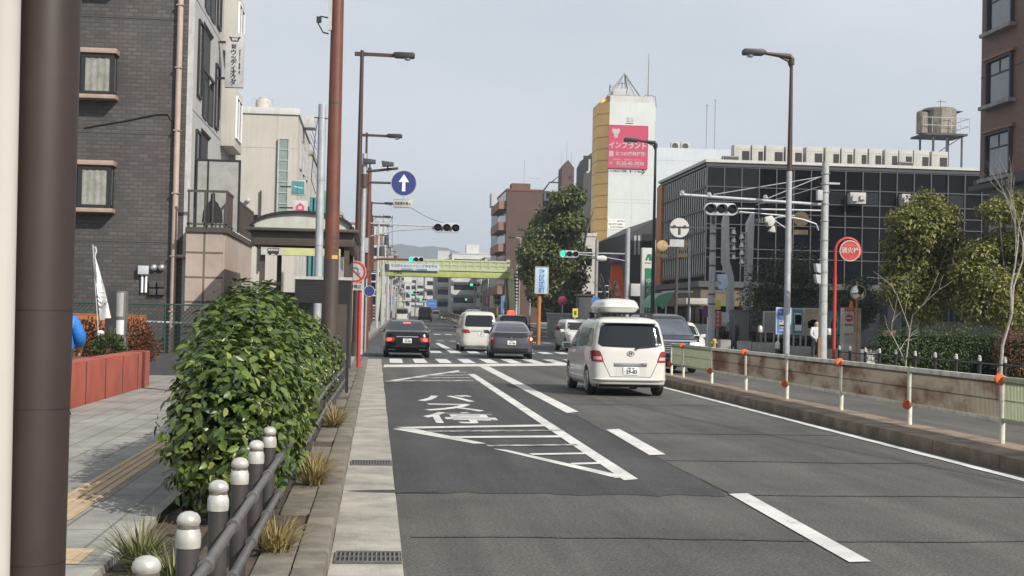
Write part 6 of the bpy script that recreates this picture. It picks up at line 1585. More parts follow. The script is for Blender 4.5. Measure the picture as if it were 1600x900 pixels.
# side-facing signal pair
q = P(1200, 348, Yp); b = MB()
b.prism([(q.x-.42, q.z+.10), (q.x+.1, q.z+.25), (q.x+.24, q.z+.06), (q.x+.14, q.z-.12), (q.x-.02, q.z-.14), (q.x-.05, q.z+.0), (q.x-.36, q.z-.02)], 'y', Yp-.16, Yp+.16)
b.prism([(q.x+.0, q.z-.30), (q.x+.26, q.z-.34), (q.x+.22, q.z-.1), (q.x+.12, q.z-.12)], 'y', Yp-.1, Yp+.1)
b.build('side_signal', 'pale_wall', t, bevel=.04)
b = MB()
for k in range(3): b.box(q.x-.40+.09*k, q.x-.36+.09*k, Yp-.165, Yp+.165, q.z-.04+.03*k, q.z+.13+.03*k)
b.build('signal_visor', 'black', t)
b = MB(); b.tube([(q.x+.1, Yp, q.z+.1), (q.x+.35, Yp, q.z+.2), (c4.x+.6, Yp, c4.z)], .025, 6); b.tube([(q.x+.2, Yp, q.z+.1), (q.x+.75, Yp, q.z-.25)], .02, 6); b.build('signal_bracket', 'galv', t)
q0, q1 = P(1277, 297, Yp-.2), P(1285, 313, Yp-.2); MB().box(q0.x, q1.x, Yp-.25, Yp-.05, q1.z, q0.z).build('control_box', 'pale_grey', t, bevel=.015)
b = MB(); b.box(xp+.08, xp+.5, Yp-.05, Yp+.05, topz(288, 1295, Yp), topz(285, 1295, Yp)); b.build('side_bracket', 'galv', t)
for py in (420, 437):
    q = P(1276, py, Yp); b = MB(); b.prism([(q.x-.08, q.z+.18), (q.x+.1, q.z+.16), (q.x+.1, q.z-.15), (q.x-.02, q.z-.1)], 'y', Yp-.15, Yp+.15); b.build('pedestrian_signal', 'signal_grey', t)
MB().box(xp-.24, xp-.16, Yp-.3, Yp-.2, .13, topz(527, 1280, Yp)).build('base_guard', 'wood', t)
# yellow round hanging signs (shop emblem) and their back plates
for k, (px, py, Y, w_, lb) in enumerate(((1252, 342, 60, 18, 'yellow rounded hanging sign right of the tall lamp pole'), (1035, 384, 76, 13, 'left yellow round hanging sign in front of the ochre panel'), (1067, 383, 74, 13, 'yellow round hanging sign half hidden behind the white plate'))):
    c = P(px, py, Y); r = w_*.68*Y/FPX; t = thing('hanging_sign', lb, 'sign', (c.x, Y, .13), 'yellow hanging signs')
    d_ = MB().lathe([(r, 0), (r, .05)], (c.x, Y, c.z), 28, 'y').build('disc', 'yellow', t); MB().lathe([(r*.86, -.008), (r*.86, -.001)], (c.x, Y, c.z), 28, 'y').build('ring', 'tile_tan', d_)
    b = MB(); b.box(c.x-r*.5, c.x+r*.5, Y-.016, Y-.009, c.z-.03, c.z+.04); b.box(c.x-r*.3, c.x+r*.35, Y-.016, Y-.009, c.z+.12*r/.5, c.z+.2*r/.5); b.build('motif', 'yellow', d_)
    zb_ = c.z-r-.35; MB().box(c.x-r, c.x+r*.95, Y+.0, Y+.06, zb_, zb_+.2).build('plate', 'tile_tan', t)
    MB().tube([(c.x+(-r-.1 if k == 1 else (r+.1 if k == 2 else -r-.12)), Y+.05, .13), (c.x+(-r-.1 if k == 1 else (r+.1 if k == 2 else -r-.12)), Y+.05, c.z+r)], .06, 10).build('post', 'orange_post' if k == 0 else 'galv', t)
    MB().box(c.x-r-.15, c.x+r+.15, Y+.055, Y+.085, c.z-.04, c.z+.04).build('bar', 'galv', t)
# second signal pole with round sign back
Y = 64; xq = xat(1113, 420, Y)
t = thing('signal_pole', 'grey pole with a pedestrian signal left of the bell tower', 'signal pole', (xq, Y, .13))
MB().tube([(xq, Y, .13), (xq, Y, topz(335, 1113, Y))], [.17, .14], 14).build('pole', 'concrete_pole', t, smooth=True)
for py in (365, 392, 415, 460, 475): z = topz(py, 1113, Y); MB().tube([(xq, Y, z-.03), (xq, Y, z+.03)], .18, 12).build('band', 'dark_wall', t)
MB().box(xq-.12, xq+.02, Y-.28, Y-.14, topz(350, 1112, Y), topz(335, 1112, Y)).build('control_box', 'dark_wall', t)
q = P(1128, 441, Y); b = MB(); b.prism([(q.x-.24, q.z+.36), (q.x+.18, q.z+.36), (q.x+.26, q.z-.1), (q.x+.05, q.z-.42), (q.x-.16, q.z-.30), (q.x-.04, q.z-.05), (q.x-.22, q.z+.02)], 'y', Y-.2, Y+.16); b.build('pedestrian_signal', 'sign_paleblue', t, bevel=.02)
b = MB(); b.bar((xq, Y, q.z+.5), (q.x+.2, Y, q.z+.5), .07); b.bar((xq, Y, q.z-.5), (q.x+.2, Y, q.z-.5), .07); b.build('bracket', 'galv', t)
Y = 62; c = P(1061, 356, Y); xq2 = xat(1057, 440, Y)
t = thing('road_sign_back', 'back of a round grey sign on a dark post by the finned facade', 'road sign', (xq2, Y, .13))
MB().tube([(xq2, Y, .13), (xq2, Y, c.z)], .07, 10).build('post', 'dark_brown', t, smooth=True)
r = 15.5*Y/FPX; d_ = MB().lathe([(r, -.1), (r, -.08)], (c.x, Y, c.z), 36, 'y').build('disc', 'pale_wall', t)
b = MB(); b.box(c.x-r*.95, c.x+2.0, Y-.13, Y-.101, c.z+.0, c.z+.055); b.box(c.x-.05, c.x+.05, Y-.125, Y-.101, c.z-r*.7, c.z)
for s_ in (-1, 1): b.lathe([(.06, -.16), (.06, -.1)], (c.x+s_*r*.55, Y, c.z+.06), 10, 'y')
b.build('clamp', 'dark_wall', d_)
q0, q1 = P(1046, 374, Y), P(1068, 386, Y); MB().box(q0.x, q1.x, Y-.1, Y-.08, q1.z, q0.z).build('sub_plate', 'pale_grey', t)
# green lit signal across the crossing
Y = 86; xg = xat(980, 430, Y); c = P(889, 397, Y)
t = thing('traffic_signal', 'green lit traffic signal in front of the dark tree, arm from the right', 'traffic signal', (xg, Y, .13))
MB().tube([(xg, Y, .13), (xg, Y, topz(357, 981, Y))], [.17, .14], 12).build('pole', 'galv', t, smooth=True)
b = MB(); b.tube([(xg, Y, c.z+.1), (c.x+.5, Y, c.z+.1)], .045, 7); b.tube([(xg, Y, c.z-.35), (xg-1.5, Y, c.z-.12), (c.x+.5, Y, c.z+.0)], .035, 7); b.build('arm', 'galv', t, smooth=True)
signal_head(t, c.x, Y-.1, c.z, 1.03, lit=0); MB().box(c.x-.0, c.x+.28, Y-.1, Y+.1, c.z-.5, c.z-.24).build('timer_box', 'black', t)
q0, q1 = P(980, 443, Y), P(1003, 463, Y); b = MB(); b.box(xg+.2, q1.x, Y-.3, Y+.3, q1.z, q0.z); b.build('cabinet', 'pale_grey', t, bevel=.02)
Y = 84; xg = xat(931.5, 440, Y)
t = thing('utility_pole', 'thin grey pole with a white lamp fitting before the yellow tower flank', 'pole', (xg, Y, .13))
MB().tube([(xg, Y, .13), (xg, Y, topz(374, 932, Y))], .1, 10).build('pole', 'stone_grey', t, smooth=True)
q = P(940, 404, Y); b = MB(); b.lathe([(.02, -.35), (.16, -.3), (.2, .1), (.12, .3)], (q.x, Y, q.z), 12, 'x'); b.build('floodlight', 'pale_wall', t, smooth=True)
MB().bar((xg-.5, Y, q.z+.02), (q.x, Y, q.z), .08).build('arm', 'dark_wall', t)
q = P(930, 470, Y); MB().lathe([(.27, -.12), (.27, -.1)], (q.x, Y, q.z), 24, 'y').build('blue_sign', 'blue_light', t)
q = P(948, 456, Y); ped = ped_signal(t, q.x, Y-.1, q.z, .95); MB().bar((xg, Y, q.z), (q.x, Y, q.z), .06).build('bracket', 'galv', t)
# red orange banner panel
Y = 92; q0, q1 = P(955, 415, Y), P(968, 470, Y); q2 = P(978, 470, Y)
t = thing('advertising_panel', 'tall orange red panel behind the bare dark trees', 'sign', ((q0.x+q2.x)/2, Y, .13))
b = MB(); b.prism([(q0.x, q1.z), (q2.x, q1.z), (q1.x+.1, q0.z), (q0.x, q0.z)], 'y', Y, Y+.2); b.build('panel', 'panel_red', t)
b = MB(); b.box(q0.x+.2, q0.x+.5, Y-.02, Y-.002, q1.z+.8, q1.z+1.3); b.box(q0.x+.3, q0.x+.7, Y-.02, Y-.002, q1.z+.3, q1.z+.6); b.build('print', 'tile_tan', t); MB().box(q0.x+.1, q0.x+.25, Y+.05, Y+.15, .13, q1.z).build('post', 'dark_wall', t)
q = P(963, 405, Y); b = MB(); b.lathe([(.05, -.35), (.42, -.25), (.45, .1), (.3, .35), (.05, .4)], tuple(q), 12); b.build('emblem', 'purple', t, smooth=True)
# green bank sign
Y = 78; q0, q1 = P(1003.5, 387, Y), P(1017, 495, Y)
t = thing('bank_sign', 'tall white and green vertical bank sign left of the finned facade', 'sign', ((q0.x+q1.x)/2, Y, .13))
MB().box(q0.x, q1.x, Y, Y+.4, .13, q0.z).build('column', 'pale_wall', t, bevel=.02); zg = topz(419, 1010, Y)
q2 = P(1008, 419, Y); MB().box(q2.x, q1.x+.02, Y-.03, Y-.002, .4, zg).build('green_panel', 'green_sign', t)
text('lettering', 'ゆ\nう\nち\nょ\n銀\n行', .34, 'cap_white', t, ((q2.x+q1.x)/2+.02, Y-.04, zg-1.5), bold=.02, line=.9)
b = MB(); cx, cz = (q2.x+q1.x)/2-.02, topz(402, 1010, Y); b.prism([(cx-.17, cz-.17), (cx-.06, cz-.17), (cx+.02, cz+.06), (cx+.06, cz-.17), (cx+.19, cz-.17), (cx+.17, cz+.18), (cx-.05, cz+.18)], 'y', Y-.02, Y-.002); b.build('emblem', 'green_sign', t)
text('lettering', 'JP BANK', .1, 'green_sign', t, (cx, Y-.02, cz-.32))
# green awning shelter
Y = 72; x0, x1 = xat(1019, 470, Y), xat(1083, 460, Y); zz = topz(458, 1050, Y)
t = thing('awning_shelter', 'green curved awning shelter on pale posts behind the dark van', 'shelter', ((x0+x1)/2, Y, .13))
rows = []
for y in (Y, Y+3):
    rows.append([(x0+(x1-x0)*.0, y, zz-.75), (x0+.1, y, zz-.4), (x0+.35, y, zz-.12), (x0+.75, y, zz+.02), (x0+1.1, y, zz+.05)])
MB().grid(rows).build('canopy', 'awning_green', t, smooth=True)
MB().prism([(p_[0], p_[2]-.01) for p_ in rows[0]]+[(x0+.95, zz-.35), (x0+.55, zz-.85), (x0+.3, zz-.6), (x0+.12, zz-.95)], 'y', Y-.05, Y-.01).build('end_panel', 'awning_green', t)
b = MB()
for i in range(4): b.bar(rows[0][i], rows[0][i+1], .07)
b.box(x0+1.1, x1, Y-.05, Y+3, zz+.05, zz+.14); b.build('roof_edge', 'pale_wall', t)
b = MB()
for x in (x0+.25, x0+.75): b.bar((x, Y+.1, .13), (x, Y+.1, zz-.6), .07); b.bar((x, Y+.1, zz-.7), (x+.2, Y+.1, zz-.15), .05)
b.build('post', 'pale_wall', t); MB().box(x0+.9, x1+1.4, Y+2, Y+2.1, .4, 1.5).build('back_panel', 'pale_grey', t)
Y = 80; x0, x1 = xat(1072, 480, Y), xat(1115, 480, Y); zz = topz(466, 1090, Y)
t = thing('awning_shelter', 'flat beige roofed entrance canopy below the glass facade corner', 'shelter', ((x0+x1)/2, Y, .13)); MB().box(x0, x1, Y, Y+2.5, zz-.35, zz).build('roof', 'cream', t, bevel=.02); b = MB()
for x in (x0+.2, x1-.3): b.box(x, x+.12, Y+.2, Y+.32, .13, zz-.35)
b.build('post', 'pale_grey', t)
# bell tower
Y = 70; t = thing('bell_tower', 'two grey stone pylons with rows of small bells between them', 'monument', (xat(1155, 500, Y), Y, .13))
def pylon(pts, d=.5):
    q = [P(px, py, Y) for px, py in pts]; MB().prism([(p.x, p.z) for p in q], 'y', Y, Y+d).build('pylon', 'pale_grey', t, bevel=.02)
pylon([(1131, 345), (1133.5, 336), (1139.5, 338), (1140.5, 408), (1147, 433), (1148, 530), (1138, 530), (1138, 432), (1130, 410)])
pylon([(1169, 347), (1177, 332), (1179.5, 332), (1176, 430), (1166, 430)]); pylon([(1166.5, 431), (1175.5, 431), (1172, 530), (1163, 530)])
for xa_, xb_, py in ((1140.6, 1150, 356), (1140.6, 1150, 369), (1140.6, 1150, 381), (1140.6, 1150, 395), (1160, 1170, 363.5), (1160, 1170, 376.5), (1160, 1170, 388.5), (1160, 1169, 402.5), (1159, 1168, 415)):
    q0, q1 = P(xa_, py, Y), P(xb_, py, Y); MB().box(q0.x, q1.x, Y+.1, Y+.3, q0.z-.03, q0.z+.03).build('rung', 'pale_grey', t)
for py in (361, 374, 386, 400):
    for px, dy in ((1147.5, 0), (1161, 7.5)):
        q = P(px, py+dy, Y); MB().lathe([(.17, -.14), (.13, -.08), (.10, .06), (.04, .12)], (q.x, Y+.2, q.z), 12).build('bell', 'steel', t, smooth=True)
# boards and boxes on the far right corner
def board(label, px0, px1, py0, py1, Y, frame, face, name='notice_board', legs=True, dep=.12, items=0, cat='notice board'):
    q0, q1 = P(px0, py0, Y), P(px1, py1, Y); t = thing(name, label, cat, ((q0.x+q1.x)/2, Y, .13))
    MB().box(q0.x, q1.x, Y, Y+dep, q1.z, q0.z).build('frame', frame, t, bevel=.02); e = .06
    f_ = MB().box(q0.x+e, q1.x-e, Y-.012, Y-.002, q1.z+e, q0.z-e).build('face', face, t)
    for k in range(items):
        xx = q0.x+.12+random.random()*max(.05, (q1.x-q0.x-.6)); z_ = q1.z+.15+random.random()*max(.05, (q0.z-q1.z-.7)); b = MB(); b.box(xx, xx+.3, Y-.016, Y-.0125, z_, z_+.4); b.build('poster', random.choice(['white_paint', 'sign_paleblue', 'pale_wall', 'cap_white']), f_)
    if legs and q1.z > .3:
        b = MB(); 
        for x in (q0.x+.1, q1.x-.16): b.box(x, x+.06, Y+.03, Y+.09, .13, q1.z)
        b.build('post', 'galv', t)
    return t, q0, q1
Y = 60
board('tall black glossy display box beside the bell tower', 1143, 1172, 484, 542, 62, 'notice_dark', 'black_gloss', 'display_case', cat='display case', dep=.4)
t, q0, q1 = board('blue bordered poster board left of the tall lamp pole', 1213, 1236, 480, 523, Y, 'sign_paleblue', 'blue_light')
b = MB(); 
for k in range(5): b.box(q0.x+.12, q0.x+.2+.3*random.random(), Y-.02, Y-.013, q1.z+.15+.2*k, q1.z+.22+.2*k)
b.lathe([(.16, -.02), (.16, -.013)], (q0.x+.28, Y, q1.z+.45), 20, 'y'); b.build('print', 'cap_white', t)
board('pale notice case with papers right of the tall lamp pole', 1237, 1256, 481, 523, Y+.4, 'pale_grey', 'teal', items=4)
board('wide glazed notice case with beige sheets behind the pedestrian', 1256, 1287, 481, 525, Y+1, 'pale_grey', 'tile_tan', items=4)
board('plain grey cabinet left of the blue poster board', 1193, 1214, 486, 520, 63, 'pale_grey', 'stone_grey')
board('dark green notice case right of the grey signal pole', 1292, 1318, 484, 525, Y+1, 'dark_wall', 'teal', items=3)
t, q0, q1 = board('small red upright sign board at the kerb left of the bell tower', 1117, 1126, 486, 513, 66, 'magenta', 'red_paint', 'upright_sign', cat='sign'); b = MB()
for k in range(4): b.box(q0.x+.1, q1.x-.1, 65.97, 65.985, q1.z+.1+.2*k, q1.z+.22+.2*k)
b.build('characters', 'cap_white', t)
board('lime green sign above the small red sign board', 1118, 1126, 467, 484, 67, 'yellow_sign', 'yellow_sign', 'upright_sign', cat='sign')
board('small white sign board beside the red one', 1128, 1136, 488, 510, 66, 'pale_wall', 'cap_white', 'upright_sign', cat='sign', items=1)
# no entry cabinet
Yc = 55; q0, q1 = P(1319, 481, Yc), P(1345, 544, Yc)
t = thing('control_cabinet', 'rust stained white cabinet carrying a red no entry sign', 'cabinet', ((q0.x+q1.x)/2, Yc, .13))
MB().box(q0.x, q1.x, Yc, Yc+.45, .13, q0.z).build('body', 'rust_white', t, bevel=.015)
s0, s1 = P(1319, 480, Yc-.1), P(1334, 521, Yc-.1); sg = MB().box(s0.x, s1.x, Yc-.1, Yc-.06, s1.z, s0.z).build('sign_plate', 'cap_white', t)
cx, cz = (s0.x+s1.x)/2, topz(497, 1326, Yc)
MB().box(s0.x+.01, s1.x-.01, Yc-.108, Yc-.101, s0.z-.16, s0.z-.01).build('red_strip', 'red_paint', sg); text('lettering', '止まれ', .11, 'cap_white', sg, (cx, Yc-.112, s0.z-.085), bold=.015)
MB().lathe([(.15, -.108), (.15, -.101)], (cx, Yc, cz), 28, 'y').build('no_entry_disc', 'red_paint', sg); MB().box(cx-.11, cx+.11, Yc-.114, Yc-.109, cz-.025, cz+.025).build('no_entry_bar', 'cap_white', sg)
text('lettering', '進入禁止', .09, 'ink', sg, (cx, Yc-.106, cz-.28), bold=.02)
q = P(1333, 476, Yc); b = MB(); b.lathe([(.10, -.1), (.07, .0), (.06, .12), (.02, .16)], (q.x, Yc+.2, q.z), 12); b.build('beacon', 'orange', t, smooth=True)
# convex mirror
Ym = 54; c = P(1341, 457, Ym); t = thing('traffic_mirror', 'round convex traffic mirror on a pole above the no entry cabinet', 'mirror', (c.x, Ym+.5, .13))
r = 12*Ym/FPX; MB().lathe([(r, 0), (r*1.06, -.03), (r*1.06, .03), (r*.6, .12)], (c.x, Ym, c.z), 28, 'y').build('frame', 'pale_grey', t, smooth=True)
MB().lathe([(.001, -.10), (r*.35, -.088), (r*.7, -.055), (r*.95, -.015)], (c.x, Ym, c.z), 28, 'y').build('mirror_face', mat('mirror', (.55, .53, .48), .06, metal=1, var=0), t, smooth=True)
MB().tube([(c.x, Ym+.14, .13), (c.x, Ym+.14, c.z+.45)], .045, 10).build('pole', 'orange_post', t, smooth=True)
# fire hydrant sign
Yh = 44; xq = xat(1304, 480, Yh); c = P(1327, 392, Yh); r = 17*Yh/FPX; zt = c.z
t = thing('hydrant_sign', 'round red fire hydrant sign on a hooked red pole', 'sign', (xq, Yh, .13))
rr = .235*1.0; pts = [(xq, Yh, .13), (xq, Yh, c.z-.05)]
hx, hz, hr = (xq+c.x+.36)/2, c.z, (c.x+.36-xq)/2
for a_ in np.linspace(math.pi, -.55, 16): pts.append((hx+hr*math.cos(a_), Yh, hz+hr*math.sin(a_)))
MB().tube(pts, [.05]+[.042]*(len(pts)-1), 12).build('pole', 'red_paint', t, smooth=True)
MB().tube([(xq, Yh, .13), (xq, Yh, topz(430, 1304, Yh))], .055, 12).build('sleeve', 'red_paint', t, smooth=True)
d_ = MB().lathe([(r, -.07), (r, -.045)], (c.x, Yh, c.z), 36, 'y').build('disc', 'cap_white', t); MB().lathe([(r*.91, -.075), (r*.91, -.0705)], (c.x, Yh, c.z), 36, 'y').build('red_face', 'red_paint', d_)
b = MB(); b.box(c.x-r*.86, c.x+r*.86, Yh-.079, Yh-.0755, c.z-.125, c.z+.125); b.build('band', 'red_paint', d_); text('lettering', '消火栓', .20, 'cap_white', d_, (c.x, Yh-.083, c.z+.0), bold=.02, sx=.98)
text('lettering', 'FIRE HYDRANT', .06, 'cap_white', d_, (c.x, Yh-.083, c.z+.17))
# planters, hydrant, bollards
for k, (p0, p1, p2, p3, Y, lb) in enumerate(((1157, 1174, 533, 552, 57, 'short pale grey concrete planter block left of the long one'), (1175, 1212, 535, 553, 57, 'long dark grey planter block behind the guard fence'), (1238, 1268, 541, 556, 56, 'grey planter block left of the pedestrian'), (1293, 1316, 546, 560, 54, 'grey planter block right of the grey signal pole'), (1126, 1142, 531, 546, 58, 'dark planter block beside the black display box'))):
    q0, q1 = P(p0, p2, Y), P(p1, p3, Y); t = thing('planter', lb, 'planter', ((q0.x+q1.x)/2, Y, .13), 'concrete planters on the right corner'); MB().box(q0.x, q1.x, Y, Y+.6, .1, q0.z).build('block', 'stone_grey', t, bevel=.03); MB().box(q0.x+.06, q1.x-.06, Y+.06, Y+.54, q0.z-.02, q0.z+.02).build('soil', 'soil', t)
q = P(1116, 533, 50); t = thing('fire_hydrant', 'small yellow hydrant post behind the left end of the guard fence', 'hydrant', (q.x, 50, .13)); MB().lathe([(.08, .13), (.075, .2), (.06, .25), (.06, q.z-.05), (.085, q.z), (.07, q.z+.06), (.03, q.z+.09)], (q.x, 50, 0), 14).build('body', 'yellow', t, smooth=True); MB().lathe([(.035, -.11), (.035, .11)], (q.x, 50, q.z-.06), 10, 'x').build('outlet', 'yellow', t, smooth=True)
proto = None
for px, py, Y, lb in ((1188, 510, 60, 'white topped black bollard left of the blue poster board'), (1295, 514, 58, 'white topped black bollard right of the grey signal pole'), (1215, 535, 56, 'white topped bollard at the foot of the blue poster board')):
    q = P(px, py, Y)
    t = thing('bollard', lb, 'bollard', (q.x, Y, .13), 'bollards on the right corner'); MB().tube([(q.x, Y, .1), (q.x, Y, q.z-.25)], .09, 12).build('post', 'black', t, smooth=True); MB().lathe([(.10, q.z-.25), (.10, q.z-.02), (.06, q.z+.03), (.01, q.z+.04)], (q.x, Y, 0), 12).build('cap', 'cap_white', t, smooth=True)
# right pavement railing
t = thing('railing', 'black railing with white capped posts along the right pavement', 'fence', (14.75, 38, .13))
ys_ = [43.8, 42.8, 41.4, 40.2, 38.9, 37.45, 36.06, 34.7, 33.3, 31.9, 30.6, 29.4]
for y in ys_:
    p = MB().tube([(14.75, y, .1), (14.75, y, .84)], .045, 10).build('post', 'black', t, smooth=True)
    MB().lathe([(.046, .84), (.047, .90), (.036, .912), (.04, .925), (.036, .955), (.012, .975)], (14.75, y, 0), 12).build('cap', 'cap_white', p, smooth=True)
b = MB()
for z in (.78, .45): b.tube([(14.75, ys_[0], z), (14.75, ys_[-1], z)], .022, 8)
b.build('rail', 'black', t)
# red brown pillar box and low signs near the hedge
Y = 43; q0, q1 = P(1381, 516, Y), P(1400, 558, Y); t = thing('gate_pillar', 'dark reddish stone pillar with a small plate left of the hedge', 'pillar', ((q0.x+q1.x)/2, Y, .13)); MB().box(q0.x, q1.x, Y, Y+.35, .1, q0.z).build('pillar', 'brown_wall', t, bevel=.02); MB().box(q0.x+.17, q1.x-.06, Y-.012, Y-.002, q0.z-.25, q0.z-.08).build('plate', 'tan_wall', t)
Y = 47; q0, q1 = P(1356, 533, Y), P(1368, 562, Y); t = thing('sandbag_stack', 'small pale stack of folded bags beside the right railing', 'stack', ((q0.x+q1.x)/2, Y, .13))
b = MB()
for k in range(4): b.box(q0.x-.03*(k % 2), q1.x+.04*(k % 2), Y, Y+.3, .14+.14*k, .27+.14*k)
b.build('bags', 'pale_wall', t, bevel=.04)
Y = 62; q0, q1 = P(1410, 450, Y), P(1510, 520, Y); t = thing('mesh_fence', 'dark green mesh fence behind the evergreen trees', 'fence', ((q0.x+q1.x)/2, Y, .13)); b = MB()
for x in np.arange(q0.x, q1.x, .28): b.box(x, x+.2, Y, Y+.03, .13, q0.z)
b.build('panels', 'green_mesh', t); b = MB(); b.box(q0.x, q1.x, Y-.04, Y+.06, q0.z, q0.z+.06); b.build('rail', 'galv', t)
Y = 57; q0, q1 = P(1420, 498, Y), P(1585, 506, Y); t = thing('low_wall', 'long white topped low wall behind the right hedge', 'wall', ((q0.x+q1.x)/2, Y, .13)); MB().box(q0.x, q1.x, Y, Y+.3, .1, q1.z).build('wall', 'stone_grey', t); MB().box(q0.x-.05, q1.x+.05, Y-.05, Y+.35, q1.z, q0.z-.1).build('coping', 'pale_wall', t)
# orange post with blue sign
Y = 83; q0, q1 = P(836, 417, Y), P(855.5, 459, Y); xo = xat(842, 490, Y)
t = thing('district_sign', 'pale blue vertical sign with blue characters on an orange post', 'sign', (xo, Y, .1))
MB().tube([(xo, Y, .05), (xo, Y, q0.z-.2)], .12, 12).build('post', 'orange_post', t, smooth=True); MB().box(q0.x, q1.x, Y-.24, Y-.14, q1.z, q0.z).build('panel', 'sign_paleblue', t, bevel=.02)
b = MB()
for (u0, u1, v0, v1) in ((q0.x-.02, q0.x+.03, q1.z, q0.z), (q1.x-.03, q1.x+.02, q1.z, q0.z), (q0.x, q1.x, q0.z-.03, q0.z+.02), (q0.x, q1.x, q1.z-.02, q1.z+.03)): b.box(u0, u1, Y-.26, Y-.13, v0, v1)
b.build('frame', 'cap_white', t)
text('lettering', '敷\n区\n遊\n町', .37, 'ink_blue', t, ((q0.x+q1.x)/2, Y-.245, (q0.z+q1.z)/2-.10), bold=.015, line=.98); text('lettering', '1', .2, 'ink_blue', t, ((q0.x+q1.x)/2-.02, Y-.245, q0.z-.2))
# pink round thing, low walls, yellow sign by the crossing
Y = 96; q = P(879, 470, Y); t = thing('parasol_sign', 'pink round shop sign near the beige building', 'sign', (q.x, Y, .15)); MB().lathe([(.0, -.2), (.2, -.16), (.33, .0), (.2, .05)], (q.x, Y, q.z), 18, 'y').build('disc', 'magenta', t, smooth=True); MB().tube([(q.x, Y, .15), (q.x, Y, q.z)], .05, 8).build('post', 'galv', t)
Y = 90; q0, q1 = P(895, 482, Y), P(903, 496, Y); t = thing('shop_sign', 'small yellow upright sign behind the white oncoming car', 'sign', (q0.x, Y, .15)); MB().box(q0.x, q1.x, Y, Y+.15, q1.z, q0.z).build('panel', 'yellow_sign', t); b = MB(); b.box(q0.x+.1, q1.x-.1, Y-.02, Y-.003, q1.z+.15, q0.z-.15); b.build('symbol', 'green_sign', t); MB().box(q0.x+.1, q0.x+.2, Y+.03, Y+.1, .15, q1.z).build('post', 'galv', t)
Y = 105; q0, q1 = P(856, 491, Y), P(892, 508, Y); t = thing('low_wall', 'low grey stone wall at the far corner behind the orange post', 'wall', ((q0.x+q1.x)/2, Y, .15)); MB().box(q0.x, q1.x, Y, Y+.5, .1, q0.z).build('wall', 'stone_grey', t, bevel=.04); MB().box(q0.x-.05, q1.x+.05, Y-.05, Y+.55, q0.z, q0.z+.12).build('coping', 'pale_grey', t)
Y = 100; hedge('dark clipped bushes at the far corner behind the white oncoming car', 862, 925, 474, 500, 112, 'leaf_dark', 5000, 2.0, size=.2)
t = thing('kiosk', 'small dark kiosk box behind the white car and bare trees', 'kiosk', (xat(915, 480, 92), 92, .15)); q0, q1 = P(905, 462, 92), P(926, 500, 92); MB().box(q0.x, q1.x, 92, 93.5, .1, q0.z).build('body', 'dark_wall', t, bevel=.05); MB().box(q0.x-.1, q1.x+.1, 91.9, 93.6, q0.z, q0.z+.12).build('roof', 'dark_brown', t)
Y = 68; q = P(1104, 487, Y); t = thing('prohibition_sign', 'small purple red round sign on a white post right of the dark van', 'road sign', (q.x, Y, .13)); MB().tube([(q.x+.08, Y, .13), (q.x+.08, Y, topz(466, 1104, Y))], .05, 10).build('post', 'white_paint', t); MB().lathe([(.28, -.08), (.28, -.06)], (q.x, Y, q.z), 22, 'y').build('disc', 'purple', t)

